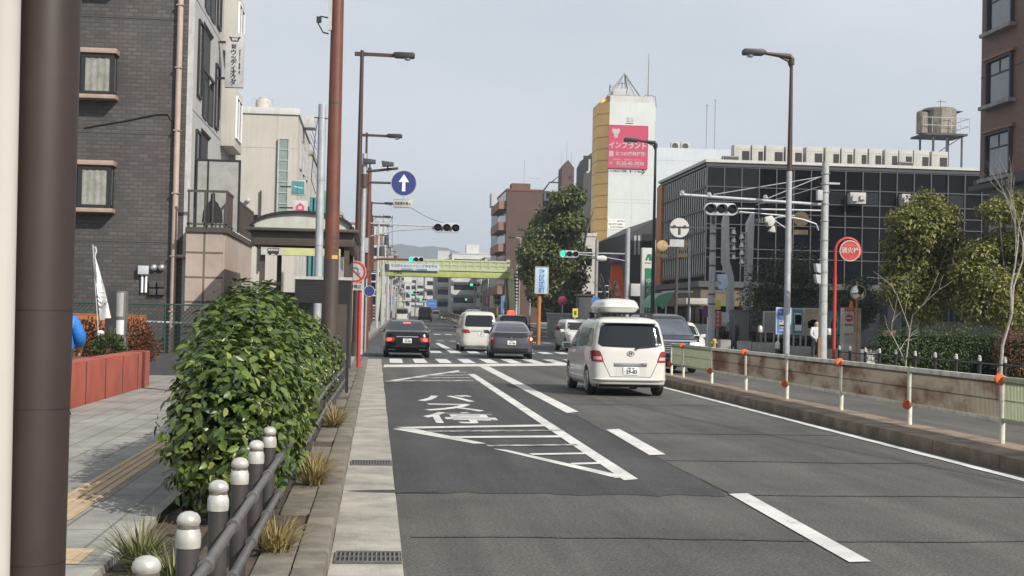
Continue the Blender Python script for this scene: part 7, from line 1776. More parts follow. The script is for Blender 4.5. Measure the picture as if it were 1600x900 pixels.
# ================================================================== VEHICLES
def hermite(z, xs, ys):
    return float(np.interp(z, xs, ys))
class Body:
    """rings of rounded plan outlines stacked over z; rear at y=0, front at +y"""
    def __init__(s, zs, w, yr, yf, n=9):
        s.zs, s.w, s.yr, s.yf, s.n = zs, w, yr, yf, n
    def W(s, z): return hermite(z, s.zs, s.w)
    def R_(s, z): return hermite(z, s.zs, s.yr)
    def F_(s, z): return hermite(z, s.zs, s.yf)
    def rear(s, x, z, off=.008):
        w, a, b_ = s.W(z), s.R_(z), s.F_(z); c, h = (a+b_)/2, (b_-a)/2
        u = min(abs(x)/w, .9995); return (x, c-h*(1-u**s.n)**(1/s.n)-off, z)
    def front(s, x, z, off=.008):
        w, a, b_ = s.W(z), s.R_(z), s.F_(z); c, h = (a+b_)/2, (b_-a)/2
        u = min(abs(x)/w, .9995); return (x, c+h*(1-u**s.n)**(1/s.n)+off, z)
    def side(s, y, z, sg, off=.008):
        w, a, b_ = s.W(z), s.R_(z), s.F_(z); c, h = (a+b_)/2, (b_-a)/2
        u = min(abs(y-c)/h, .9995); return (sg*(w*(1-u**s.n)**(1/s.n)+off), y, z)
    def shell(s):
        q1 = [0, .25, .45, .6, .72, .8, .86, .905, .926]; n = s.n
        quarter = [((1-v**n)**(1/n), v) for v in q1] + [(u, (1-u**n)**(1/n)) for u in (.89, .84, .76, .62, .42, .2)]
        ring = quarter + [(0, 1)] + [(-x, y) for x, y in quarter[:0:-1]] + [(-x, -y) for x, y in quarter] + [(0, -1)] + [(x, -y) for x, y in quarter[:0:-1]]
        zf = []
        for i in range(len(s.zs)-1):
            k = 4 if s.zs[i+1]-s.zs[i] > .04 else 2
            zf += list(np.linspace(s.zs[i], s.zs[i+1], k, endpoint=False))
        zf.append(s.zs[-1]); vs = []; N = len(ring)
        # light smoothing of the profiles
        prof = [(z, s.W(z), s.R_(z), s.F_(z)) for z in zf]
        for z, w, a, b_ in prof:
            c, h = (a+b_)/2, (b_-a)/2; vs += [(x*w, c+y*h, z) for x, y in ring]
        z, w, a, b_ = prof[-1]; c, h = (a+b_)/2, (b_-a)/2
        for k, (sc, dz) in enumerate(((.75, .012), (.45, .02), (.15, .024))): vs += [(x*w*sc, c+y*h*sc, z+dz) for x, y in ring]
        m = len(prof)+3; fs = []
        for i in range(m-1):
            for j in range(N):
                a_ = i*N+j; b2 = i*N+(j+1) % N; fs.append((a_, b2, b2+N, a_+N))
        fs.append(tuple(range(N-1, -1, -1))); fs.append(tuple((m-1)*N+j for j in range(N)))
        return MB().add(vs, fs)
    def patch(s, kind, z0, z1, l0, r0, l1, r1, nz=8, nx=14, off=.008, bow=0., rnd=.0, sg=1, bowb=0.):
        """panel following the body; l0,r0 edges at z0, l1,r1 at z1; rnd rounds the corners; bow lifts the top middle"""
        b = MB(); rows = []
        for i in range(nz+1):
            f = i/nz; k = 0
            if rnd:
                d = min(f, 1-f)*(z1-z0)
                if d < rnd: k = rnd-math.sqrt(max(0, rnd*rnd-(rnd-d)**2))
            L_, R2 = l0+(l1-l0)*f, r0+(r1-r0)*f
            sgn = 1 if R2 > L_ else -1; L_ += k*sgn; R2 -= k*sgn
            row = []
            for j in range(nx+1):
                u = j/nx; v = L_+(R2-L_)*u; bb = 4*u*(1-u); z = z0+(z1-z0)*f + bow*bb*f + bowb*bb*(1-f)
                row.append(s.rear(v, z, off) if kind == 'rear' else s.front(v, z, off) if kind == 'front' else s.side(v, z, sg, off))
            rows.append(row)
        return b.grid(rows)

def wheel(par, x, y, r, w_, sg, rim='steel', spokes=5):
    b = MB(); b.lathe([(r*.66, -w_/2), (r*.9, -w_/2), (r*.98, -w_*.40), (r, -w_*.25), (r, w_*.25), (r*.98, w_*.40), (r*.9, w_/2), (r*.66, w_/2)], (x, y, r), 28, 'x')
    wh = b.build('wheel', 'rubber', par, smooth=True)
    d = MB(); f = sg*(w_/2-.03)
    d.lathe([(r*.66, min(f, f-.02*sg)), (r*.66, max(f, f-.02*sg))], (x, y, r), 24, 'x'); d.build('brake_disc', 'dark_wall', wh)
    d = MB(); e = sg*(w_/2-.005)
    for k in range(spokes):
        a = 2*math.pi*k/spokes; d.bar((x+e, y+.05*math.cos(a), r+.05*math.sin(a)), (x+e, y+r*.62*math.cos(a), r+r*.62*math.sin(a)), .05, .03)
    rim_pts = [(x+e, y+r*.64*math.cos(a), r+r*.64*math.sin(a)) for a in np.linspace(0, 2*math.pi, 25)]; d.tube(rim_pts, .022, 6, False); d.lathe([(.06, e-.015), (.06, e+.015)], (x, y, r), 12, 'x')
    d.build('rim', rim, wh)
    return wh

def carve(body, wheels, r):
    """cut wheel arches out of a shell"""
    for (x, y) in wheels:
        m = MB().lathe([(r*1.13, -.22), (r*1.13, .22)], (x, y, r*1.02), 28, 'x').build('arch', 'black', None)
        md = body.modifiers.new('b', 'BOOLEAN'); md.object = m; md.operation = 'DIFFERENCE'; md.solver = 'EXACT'
        dg = bpy.context.evaluated_depsgraph_get(); me = bpy.data.meshes.new_from_object(body.evaluated_get(dg))
        body.modifiers.clear(); old = body.data; body.data = me; bpy.data.meshes.remove(old); bpy.data.objects.remove(m)
    body.data.polygons.foreach_set('use_smooth', [True]*len(body.data.polygons))
    try: body.data.set_sharp_from_angle(angle=R(50))
    except Exception: pass

def car(label, cat, B, paint, L_, wr, wy, ww=.2, plate=None, rear=None, lit=False, group=None, name='car', track=.74, win_side=None, glass='glass'):
    t = thing(name, label, cat, (0, 0, 0), group)
    body = B.shell().build('body', paint, t, smooth=True)
    carve(body, [(s_*track, y) for s_ in (-1, 1) for y in wy], wr)
    u = MB().box(-track+.02, track-.02, .25, L_-.25, .2, .36).build('underbody', 'black', t)
    for s_ in (-1, 1):
        for y in wy: wheel(t, s_*track, y, wr, ww, s_)
    return t, body

def plate_part(t, B, x, z, txt, w_=.33, h=.165, side='rear', m='plate_white', ink='ink'):
    p = B.rear(x, z, .02) if side == 'rear' else B.front(x, z, .02)
    pl = MB().box(x-w_/2, x+w_/2, p[1]-.006, p[1]+.02, z-h/2, z+h/2).build('number_plate', m, t, bevel=.005)
    if side == 'rear':
        text('lettering', txt, h*.66, ink, pl, (x+.02, p[1]-.009, z-h*.12), bold=.03, thick=.002)
        text('lettering', '大阪 500', h*.27, ink, pl, (x, p[1]-.009, z+h*.33), bold=.01, thick=.002)
    return pl

def mirrors(t, B, y, z, m, back=None):
    for s_ in (-1, 1):
        p = B.side(y, z, s_, 0); b = MB(); x0 = p[0]
        b.prism([(x0-s_*.02, z-.06), (x0+s_*.20, z-.07), (x0+s_*.235, z+.02), (x0+s_*.2, z+.09), (x0+s_*.02, z+.07)], 'y', y-.06, y+.08)
        mo = b.build('side_mirror', m, t, bevel=.03)
        b = MB(); b.prism([(x0+s_*.04, z-.045), (x0+s_*.19, z-.05), (x0+s_*.205, z+.065), (x0+s_*.05, z+.055)], 'y', y-.066, y-.0605); b.build('mirror_glass', 'glass_pale', mo)

# ---- white compact van with roof box
B1 = Body([.20, .27, .38, .50, .72, .98, 1.05, 1.30, 1.52, 1.60, 1.66, 1.70],
          [.79, .835, .85, .852, .85, .842, .835, .785, .725, .69, .63, .52],
          [.14, .03, .0, .012, .03, .055, .07, .15, .225, .26, .36, .55],
          [4.0, 4.15, 4.2, 4.2, 4.14, 3.9, 3.75, 3.15, 2.65, 2.45, 2.2, 1.9], 9)
t, body = car('white compact van with a roof box driving away in the right lane', 'van', B1, 'car_white', 4.2, .31, (.76, 3.45), .19, name='van')
g_ = B1.patch('rear', 1.075, 1.555, -.715, .715, -.625, .625, 10, 20, .006, rnd=.09, bow=.02, bowb=-.02).build('rear_window', 'glass', t, smooth=True)
b = MB(); w0 = B1.rear(.12, 1.1, .02); w1 = B1.rear(-.06, 1.06, .03); b.bar(B1.rear(.45, 1.085, .02), B1.rear(.14, 1.06, .025), .025); b.lathe([(.03, -.04), (.03, .02)], B1.rear(.14, 1.055, .02), 10, 'y'); b.build('wiper', 'black', g_)
b = MB(); 
for k in (0, .07): b.poly([B1.rear(.55+k, 1.12, .010), B1.rear(.60+k, 1.12, .010), B1.rear(.60+k, 1.15, .010), B1.rear(.55+k, 1.15, .010)])
b.build('sticker', 'sign_paleblue', g_)
for s_ in (-1, 1):
    tl = B1.patch('rear', .745, .985, s_*.575, s_*.832, s_*.665, s_*.838, 6, 10, .012, rnd=.02).build('tail_light', 'tail_red', t, smooth=True)
    B1.patch('rear', .79, .855, s_*.62, s_*.79, s_*.64, s_*.79, 3, 5, .016).build('reflector_lens', 'tail_clear', tl, smooth=True)
    B1.patch('side', .80, .965, .10, .30, .12, .42, 4, 6, .006, sg=s_).build('tail_light', 'tail_red', t, smooth=True)
ch = MB(); r0, r1 = [], []
for x in np.linspace(-.35, .35, 12): r0.append(B1.rear(x, .665, .028)); r1.append(B1.rear(x, .71-.012*abs(x)/.35, .03))
rows = [[B1.rear(x, .655, .004) for x in np.linspace(-.37, .37, 12)], r0, r1, [B1.rear(x, .725, .004) for x in np.linspace(-.37, .37, 12)]]
ch.grid(rows).build('garnish', 'chrome', t, smooth=True)
B1.patch('rear', .435, .645, -.36, .36, -.31, .31, 5, 10, .003, rnd=.04).build('plate_recess', 'car_pearl', t, smooth=True)
pl = plate_part(t, B1, 0, .555, '29-83'); text('lettering', 'さ', .035, 'ink', pl, (-.135, B1.rear(0, .555, .02)[1]-.009, .54), thick=.002)
em = text('emblem', 'H', .085, 'chrome', t, (0, B1.rear(0, .93, .014)[1], .93), sx=1.25, bold=.02, thick=.006)
b = MB(); pts = [B1.rear(x, .93, .014)[1] for x in (0,)]
for a_ in range(20):
    u0, u1 = 2*math.pi*a_/20, 2*math.pi*(a_+1)/20; b.bar((.075*math.cos(u0), pts[0], .93+.055*math.sin(u0)), (.075*math.cos(u1), pts[0], .93+.055*math.sin(u1)), .008)
b.build('emblem_ring', 'chrome', t)
b = MB()
for s_ in (-1, 1):
    p0 = [(s_*(.60-.16*f), .76-.33*f) for f in np.linspace(0, 1, 8)]
    rows = [[B1.rear(x-.006, z, .003) for x, z in p0], [B1.rear(x+.006, z, .003) for x, z in p0]]; b.grid(rows)
rows = [[B1.rear(x, .425, .003) for x in np.linspace(-.44, .44, 14)], [B1.rear(x, .435, .003) for x in np.linspace(-.44, .44, 14)]]; b.grid(rows)
b.build('tailgate_gap', 'dark_wall', t)
b = MB(); xs_ = np.linspace(-.80, .80, 21)
b.grid([[B1.rear(x, .40, .003) for x in xs_], [B1.rear(x, .375, .035) for x in xs_], [B1.rear(x, .35, .034) for x in xs_], [B1.rear(x, .335, .004) for x in xs_]]); b.build('bumper_lip', 'car_white', t, smooth=True)
B1.patch('rear', .205, .262, -.70, .70, -.74, .74, 3, 14, .01).build('lower_bumper', 'black', t, smooth=True)
for s_ in (-1, 1):
    w_ = B1.patch('side', 1.06, 1.46, .30, 1.22, .48, 1.22, 7, 8, .004, sg=s_, rnd=.04).build('side_window', 'glass', t, smooth=True)
    B1.patch('side', 1.04, 1.48, 1.28, 2.2, 1.28, 2.12, 7, 8, .004, sg=s_, rnd=.04).build('side_window', 'glass', t, smooth=True)
    B1.patch('side', 1.02, 1.42, 2.26, 3.25, 2.26, 2.72, 7, 8, .004, sg=s_, rnd=.04).build('side_window', 'glass', t, smooth=True)
    B1.patch('side', .86, .90, 1.5, 1.7, 1.5, 1.7, 2, 3, .02, sg=s_).build('door_handle', 'car_white', t, smooth=True)
    b = MB()
    for (ya, yb) in ((1.25, 1.25), (2.23, 2.23)):
        b.grid([[B1.side(ya-.005, z, s_, .003) for z in np.linspace(.33, 1.02, 8)], [B1.side(ya+.006, z, s_, .003) for z in np.linspace(.33, 1.02, 8)]])
    b.build('door_gap', 'dark_wall', t)
B1.patch('front', 1.08, 1.52, -.68, .68, -.56, .56, 6, 12, .006, rnd=.06).build('windscreen', 'glass', t, smooth=True)
mirrors(t, B1, 3.05, 1.02, 'car_white')
MB().prism([(-.60, 1.585), (.60, 1.585), (.57, 1.60), (-.57, 1.60)], 'y', .14, .32).build('roof_spoiler', 'car_white', t, bevel=.006)
for y in (.9, 1.75):
    b = MB(); b.box(-.66, .66, y-.03, y+.03, 1.775, 1.805)
    for s_ in (-1, 1): b.box(s_*.58-.05, s_*.58+.05, y-.06, y+.06, 1.64, 1.78)
    b.build('roof_bar', 'black', t)
freed = t; freed.location = (5.47, 29.9, 0); freed.rotation_euler.z = R(.6)
# roof box (its own thing)
t = thing('roof_box', 'white hard shell roof box strapped on the white van', 'roof box', (0, 0, 0))
def shellbox(zs, ws, y0s, y1s, n=5):
    bb = Body(zs, ws, y0s, y1s, n); return bb
RB = Body([0, .02, .10, .125, .145, .225, .28, .30], [.30, .38, .445, .45, .44, .41, .36, .28], [.16, .06, .01, 0, .02, .07, .18, .4], [1.5, 1.72, 1.85, 1.86, 1.84, 1.70, 1.45, 1.1], 6)
RB.shell().build('shell', 'car_white', t, smooth=True)
b = MB(); rows = []
for z, o in ((.11, .004), (.12, .012), (.135, .012), (.145, .004)): rows.append([RB.rear(x, z, o) for x in np.linspace(-.43, .43, 17)])
b.grid(rows).build('rim_seam', 'pale_wall', t, smooth=True)
RB.patch('rear', .21, .235, -.11, .11, -.11, .11, 2, 4, .004).build('badge', 'pale_grey', t)
t.location = (5.36, 30.6, 1.807)

# ---- black sedan, brake lights lit
B2 = Body([.20, .28, .42, .60, .78, .94, .995, 1.02, 1.06, 1.18, 1.32, 1.40, 1.445],
          [.82, .87, .895, .90, .895, .87, .85, .83, .78, .72, .655, .60, .50],
          [.16, .04, 0, .01, .04, .09, .16, .62, .80, 1.10, 1.45, 1.72, 2.05],
          [4.7, 4.84, 4.88, 4.86, 4.78, 4.5, 4.1, 3.72, 3.5, 3.2, 2.85, 2.65, 2.4], 9)
def sedan(label, B, paint, L_, zt, lit, loc, rz=0, plate='32-80', tl=(.62, .78, .52, .86), name='sedan'):
    t, body = car(label, 'car', B, paint, L_, .33, (1.0, 3.75), .2, name=name, track=.78)
    g_ = B.patch('rear', 1.06, zt, -.68, .68, -.56, .56, 8, 14, .006, rnd=.05, bow=.015).build('rear_window', 'glass', t, smooth=True)
    for s_ in (-1, 1):
        o = B.patch('rear', tl[0], tl[1], s_*tl[2], s_*tl[3], s_*(tl[2]-.06), s_*tl[3], 5, 10, .012, rnd=.03).build('tail_light', 'tail_red', t, smooth=True)
        if lit: B.patch('rear', tl[0]+.02, tl[1]-.02, s_*(tl[2]+.10), s_*(tl[3]-.08), s_*(tl[2]+.06), s_*(tl[3]-.08), 4, 6, .018, rnd=.04).build('lit_lens', 'tail_lit', o, smooth=True)
        B.patch('side', tl[0], tl[1], .06, .22, .1, .4, 4, 5, .006, sg=s_).build('tail_light', 'tail_red', t, smooth=True)
        for (ya, yb, yc, yd) in ((1.35, 2.25, 1.75, 2.2), (2.32, 3.3, 2.32, 2.85)):
            B.patch('side', 1.06, zt-.02, ya, yb, yc, yd, 5, 7, .005, sg=s_, rnd=.03).build('side_window', 'glass', t, smooth=True)
        B.patch('rear', .30, .34, s_*.45, s_*.72, s_*.45, s_*.72, 2, 4, .012).build('exhaust_trim', 'chrome', t)
    if lit: B.patch('rear', zt-.06, zt-.01, -.14, .14, -.14, .14, 2, 4, .02).build('high_brake_light', 'tail_lit', t)
    B.patch('front', 1.07, zt, -.66, .66, -.56, .56, 6, 12, .006).build('windscreen', 'glass', t, smooth=True)
    B.patch('rear', .555, .74, -.46, .46, -.46, .46, 4, 8, .004, rnd=.03).build('plate_recess', paint, t, smooth=True)
    b = MB(); b.grid([[B.rear(x, .80, .02) for x in np.linspace(-.42, .42, 10)], [B.rear(x, .83, .022) for x in np.linspace(-.42, .42, 10)]]); b.build('garnish', 'chrome', t)
    b = MB(); b.grid([[B.rear(x, .44, .006) for x in np.linspace(-.8, .8, 14)], [B.rear(x, .45, .006) for x in np.linspace(-.8, .8, 14)]]); b.grid([[B.rear(x, .90, .006) for x in np.linspace(-.7, .7, 14)], [B.rear(x, .908, .006) for x in np.linspace(-.7, .7, 14)]]); b.build('panel_gap', 'black', t)
    plate_part(t, B, 0, .66, plate); mirrors(t, B, 3.15, 1.02, paint)
    t.location = loc; t.rotation_euler.z = R(rz); return t
sedan('black sedan with lit brake lights stopped in the left lane', B2, 'car_black', 4.88, 1.37, True, (1.2, 53.9, 0), 0)
# ---- grey hatchback saloon
B3 = Body([.20, .28, .42, .62, .82, .98, 1.04, 1.07, 1.16, 1.28, 1.40, 1.46],
          [.80, .85, .875, .88, .87, .84, .80, .77, .73, .685, .62, .52],
          [.12, .03, 0, .0, .02, .05, .08, .25, .55, 1.0, 1.6, 2.0],
          [4.4, 4.52, 4.56, 4.54, 4.4, 4.05, 3.8, 3.6, 3.35, 3.0, 2.7, 2.5], 9)
t, body = car('dark grey hatchback saloon with its right indicator glowing in the right lane', 'car', B3, 'car_grey', 4.56, .32, (.9, 3.6), .2, name='hatchback', track=.76)
B3.patch('rear', 1.075, 1.39, -.66, .66, -.52, .52, 8, 14, .006, rnd=.05).build('rear_window', 'glass', t, smooth=True)
B3.patch('rear', .86, 1.03, -.66, .66, -.68, .68, 5, 14, .008, rnd=.04, bowb=-.03).build('lower_rear_window', 'black_gloss', t, smooth=True)
for s_ in (-1, 1):
    o = B3.patch('rear', .62, 1.0, s_*.66, s_*.855, s_*.70, s_*.83, 7, 7, .012, rnd=.03).build('tail_light', 'tail_red', t, smooth=True)
    B3.patch('rear', .74, .86, s_*.72, s_*.83, s_*.72, s_*.82, 3, 4, .018, rnd=.03).build('lit_lens' if s_ > 0 else 'clear_lens', 'amber_lit' if s_ > 0 else 'tail_clear', o, smooth=True)
    for (ya, yb, yc, yd) in ((1.2, 2.1, 1.7, 2.05), (2.17, 3.2, 2.17, 2.75)): B3.patch('side', 1.05, 1.36, ya, yb, yc, yd, 5, 7, .005, sg=s_, rnd=.03).build('side_window', 'glass', t, smooth=True)
B3.patch('rear', .24, .42, -.62, .62, -.68, .68, 4, 10, .008, rnd=.03).build('lower_bumper', 'black', t, smooth=True)
B3.patch('front', 1.08, 1.38, -.64, .64, -.52, .52, 6, 12, .006).build('windscreen', 'glass', t, smooth=True)
plate_part(t, B3, 0, .64, '41-06'); b = MB(); c_ = B3.rear(0, .83, .014); b.lathe([(.05, 0), (.05, .01)], (0, c_[1], .82), 16, 'y'); b.build('emblem', 'chrome', t); mirrors(t, B3, 3.05, 1.02, 'car_black')
t.location = (5.32, 55.1, 0); t.rotation_euler.z = R(-3)
# ---- white minivan
B4 = Body([.22, .30, .45, .62, .88, 1.08, 1.15, 1.5, 1.72, 1.80, 1.86],
          [.80, .85, .87, .87, .865, .85, .84, .79, .74, .69, .58],
          [.12, .02, 0, .01, .03, .05, .07, .18, .28, .34, .6],
          [4.55, 4.72, 4.78, 4.78, 4.76, 4.62, 4.05, 3.35, 2.95, 2.75, 2.4], 9)
def minivan(label, paint, loc, rz, lit=True, front=False, name='minivan'):
    t, body = car(label, 'minivan', B4, paint, 4.78, .33, (.85, 3.7), .2, name=name, track=.75)
    B4.patch('rear', 1.16, 1.70, -.70, .70, -.62, .62, 9, 14, .006, rnd=.07).build('rear_window', 'glass', t, smooth=True)
    for s_ in (-1, 1):
        B4.patch('rear', .86, 1.03, s_*.40, s_*.85, s_*.50, s_*.845, 5, 8, .012, rnd=.03).build('tail_light', 'tail_red', t, smooth=True)
        for (ya, yb, yc, yd) in ((.3, 1.3, .45, 1.3), (1.36, 2.4, 1.36, 2.4), (2.46, 3.7, 2.46, 3.0)): B4.patch('side', 1.14, 1.6, ya, yb, yc, yd, 6, 7, .005, sg=s_, rnd=.04).build('side_window', 'glass', t, smooth=True)
    b = MB(); b.grid([[B4.rear(x, .94, .014) for x in np.linspace(-.4, .4, 8)], [B4.rear(x, .98, .016) for x in np.linspace(-.4, .4, 8)]]); b.build('garnish', 'chrome', t)
    plate_part(t, B4, .12 if not front else 0, .82, '57-11'); mirrors(t, B4, 3.3, 1.1, paint)
    B4.patch('front', 1.20, 1.70, -.74, .74, -.67, .67, 8, 14, .008, rnd=.05).build('windscreen', 'screen_glass', t, smooth=True)
    if front:
        B4.patch('front', .60, .99, -.42, .42, -.40, .40, 5, 10, .012, rnd=.03).build('grille', 'black_gloss', t, smooth=True)
        b = MB()
        for z in (.66, .73, .80, .87, .94): b.grid([[B4.front(x, z, .02) for x in np.linspace(-.4, .4, 8)], [B4.front(x, z+.015, .02) for x in np.linspace(-.4, .4, 8)]])
        b.grid([[B4.front(x, 1.0, .02) for x in np.linspace(-.8, .8, 16)], [B4.front(x, 1.055, .022) for x in np.linspace(-.8, .8, 16)]]); b.build('chrome_strip', 'chrome', t)
        for s_ in (-1, 1):
            o = B4.patch('front', .87, .99, s_*.44, s_*.83, s_*.44, s_*.82, 4, 8, .014, rnd=.03).build('headlight', 'lens_clear', t, smooth=True)
            B4.patch('front', .895, .97, s_*.60, s_*.78, s_*.60, s_*.78, 3, 5, .02, rnd=.03).build('lit_lens', 'lamp_lit', o, smooth=True)
            B4.patch('front', .34, .46, s_*.5, s_*.8, s_*.54, s_*.8, 3, 6, .01, rnd=.02).build('fog_light_bezel', 'black', t)
        B4.patch('front', .27, .5, -.45, .45, -.5, .5, 4, 10, .008, rnd=.03).build('lower_grille', 'black', t)
        p = B4.front(0, .55, .02); MB().box(-.165, .165, p[1]-.01, p[1]+.012, .47, .635).build('number_plate', 'plate_white', t)
    t.location = loc; t.rotation_euler.z = R(rz); return t
minivan('pearl white minivan seen from behind ahead of the grey hatchback', 'car_pearl', (4.80, 65.4, 0), 0)
minivan('black minivan with lit headlights waiting behind the guard fence', 'car_black', (xat(1057, 530, 43.4), 48.2, 0), 180, front=True)
# ---- white compact oncoming
B5 = Body([.24, .32, .45, .65, .85, .98, 1.04, 1.3, 1.48, 1.56, 1.60],
          [.76, .81, .835, .84, .83, .80, .79, .73, .67, .62, .5],
          [.12, .02, 0, .02, .06, .1, .13, .3, .45, .55, .8],
          [3.75, 3.9, 3.95, 3.95, 3.86, 3.5, 3.1, 2.75, 2.45, 2.3, 2.0], 8)
def compact(label, paint, loc, rz, name='compact_car'):
    t, body = car(label, 'car', B5, paint, 3.95, .33, (.7, 3.2), .2, name=name, track=.72)
    B5.patch('front', 1.07, 1.45, -.68, .68, -.58, .58, 7, 12, .006, rnd=.05).build('windscreen', 'glass', t, smooth=True); B5.patch('rear', 1.06, 1.45, -.64, .64, -.56, .56, 7, 12, .006, rnd=.05).build('rear_window', 'glass', t, smooth=True)
    for s_ in (-1, 1):
        o = B5.patch('front', .72, .88, s_*.42, s_*.78, s_*.5, s_*.74, 5, 8, .014, rnd=.05).build('headlight', 'lens_clear', t, smooth=True)
        B5.patch('rear', .70, .95, s_*.56, s_*.80, s_*.6, s_*.79, 5, 8, .012, rnd=.05).build('tail_light', 'tail_red', t, smooth=True)
        for (ya, yb, yc, yd) in ((.5, 1.4, .75, 1.4), (1.46, 2.75, 1.46, 2.4)): B5.patch('side', 1.03, 1.42, ya, yb, yc, yd, 6, 7, .005, sg=s_, rnd=.04).build('side_window', 'glass', t, smooth=True)
    B5.patch('front', .36, .66, -.5, .5, -.42, .42, 6, 10, .010, rnd=.06).build('grille', 'black', t, smooth=True)
    p = B5.front(0, .5, .02); MB().box(-.165, .165, p[1], p[1]+.02, .42, .58).build('number_plate', 'plate_white', t); mirrors(t, B5, 2.75, 1.02, paint)
    p = B5.rear(0, .6, .02); MB().box(-.165, .165, p[1]-.02, p[1], .55, .71).build('number_plate', 'plate_white', t)
    t.location = loc; t.rotation_euler.z = R(rz); return t
compact('white oncoming compact car left of the white van past the crossing', 'car_white', (xat(905, 520, 68.6), 72.5, 0), 184)
compact('white compact car mostly hidden behind the black oncoming minivan', 'car_white', (xat(1076, 520, 58), 62, 0), 180)
# ---- dark taxi with a red roof lamp
t, body = car('black taxi with a glowing red roof lamp beyond the grey hatchback', 'taxi', B4, 'car_black', 4.78, .33, (.85, 3.7), .2, name='taxi', track=.75)
B4.patch('rear', 1.16, 1.70, -.70, .70, -.62, .62, 8, 12, .006, rnd=.07).build('rear_window', 'glass', t, smooth=True)
for s_ in (-1, 1): B4.patch('rear', .7, 1.05, s_*.66, s_*.85, s_*.7, s_*.845, 5, 6, .012, rnd=.03).build('tail_light', 'tail_red', t, smooth=True); B4.patch('side', 1.14, 1.6, .4, 3.6, .5, 3.0, 6, 10, .005, sg=s_).build('side_window', 'glass', t, smooth=True)
MB().prism([(-.22, 1.88), (.22, 1.88), (.17, 2.12), (-.17, 2.12)], 'y', 1.9, 2.1).build('roof_lamp', 'tail_lit', t, bevel=.04); plate_part(t, B4, 0, .7, '18-20', m='plate_green', ink='cap_white')
t.location = (7.55, 77, 0); t.scale = (1, 1, .95)
# ---- far vehicles beyond the crossing
def far_van(label, paint, X, Y, s=1., truck=False):
    g0 = gz(Y); t = thing('far_vehicle' if False else ('truck' if truck else 'van'), label, 'truck' if truck else 'van', (0, 0, 0))
    B = Body([.25, .5, 1.0, 1.2, 1.7, 1.85, 1.9], [.8, .86, .86, .85, .78, .72, .6], [.05, 0, .02, .04, .12, .2, .4], [4.3, 4.4, 4.3, 4.1, 3.4, 3.2, 3.0], 10)
    body = B.shell().build('body', paint, t, smooth=True)
    B.patch('rear', 1.15, 1.7, -.7, .7, -.64, .64, 4, 6, .01).build('rear_window', 'glass', t)
    for s_ in (-1, 1): B.patch('rear', .6, 1.0, s_*.68, s_*.85, s_*.68, s_*.85, 3, 3, .012).build('tail_light', 'tail_red', t)
    for s_ in (-1, 1):
        for y in (.8, 3.5): wheel(t, s_*.78, y, .33, .2, s_)
    t.location = (X+rx(Y), Y, g0); t.scale = (s, s, s); t.rotation_euler.z = -.023; return t
Y = 175; far_van('small white van far ahead in the left lane under the footbridge', 'car_white', xat(628, 495, Y)-rx(Y), Y, .95)
Y = 188; far_van('small black van far ahead beside the white one', 'car_black', xat(664, 495, Y)-rx(Y), Y, 1.05)
Y = 230; far_van('tiny white car far ahead right of the black van', 'car_white', xat(681, 495, Y)-rx(Y), Y, .8)
Y = 150; far_van('white van roof seen over the far median fence', 'car_pearl', xat(733, 497, Y)-rx(Y)+.5, Y, 1.0)

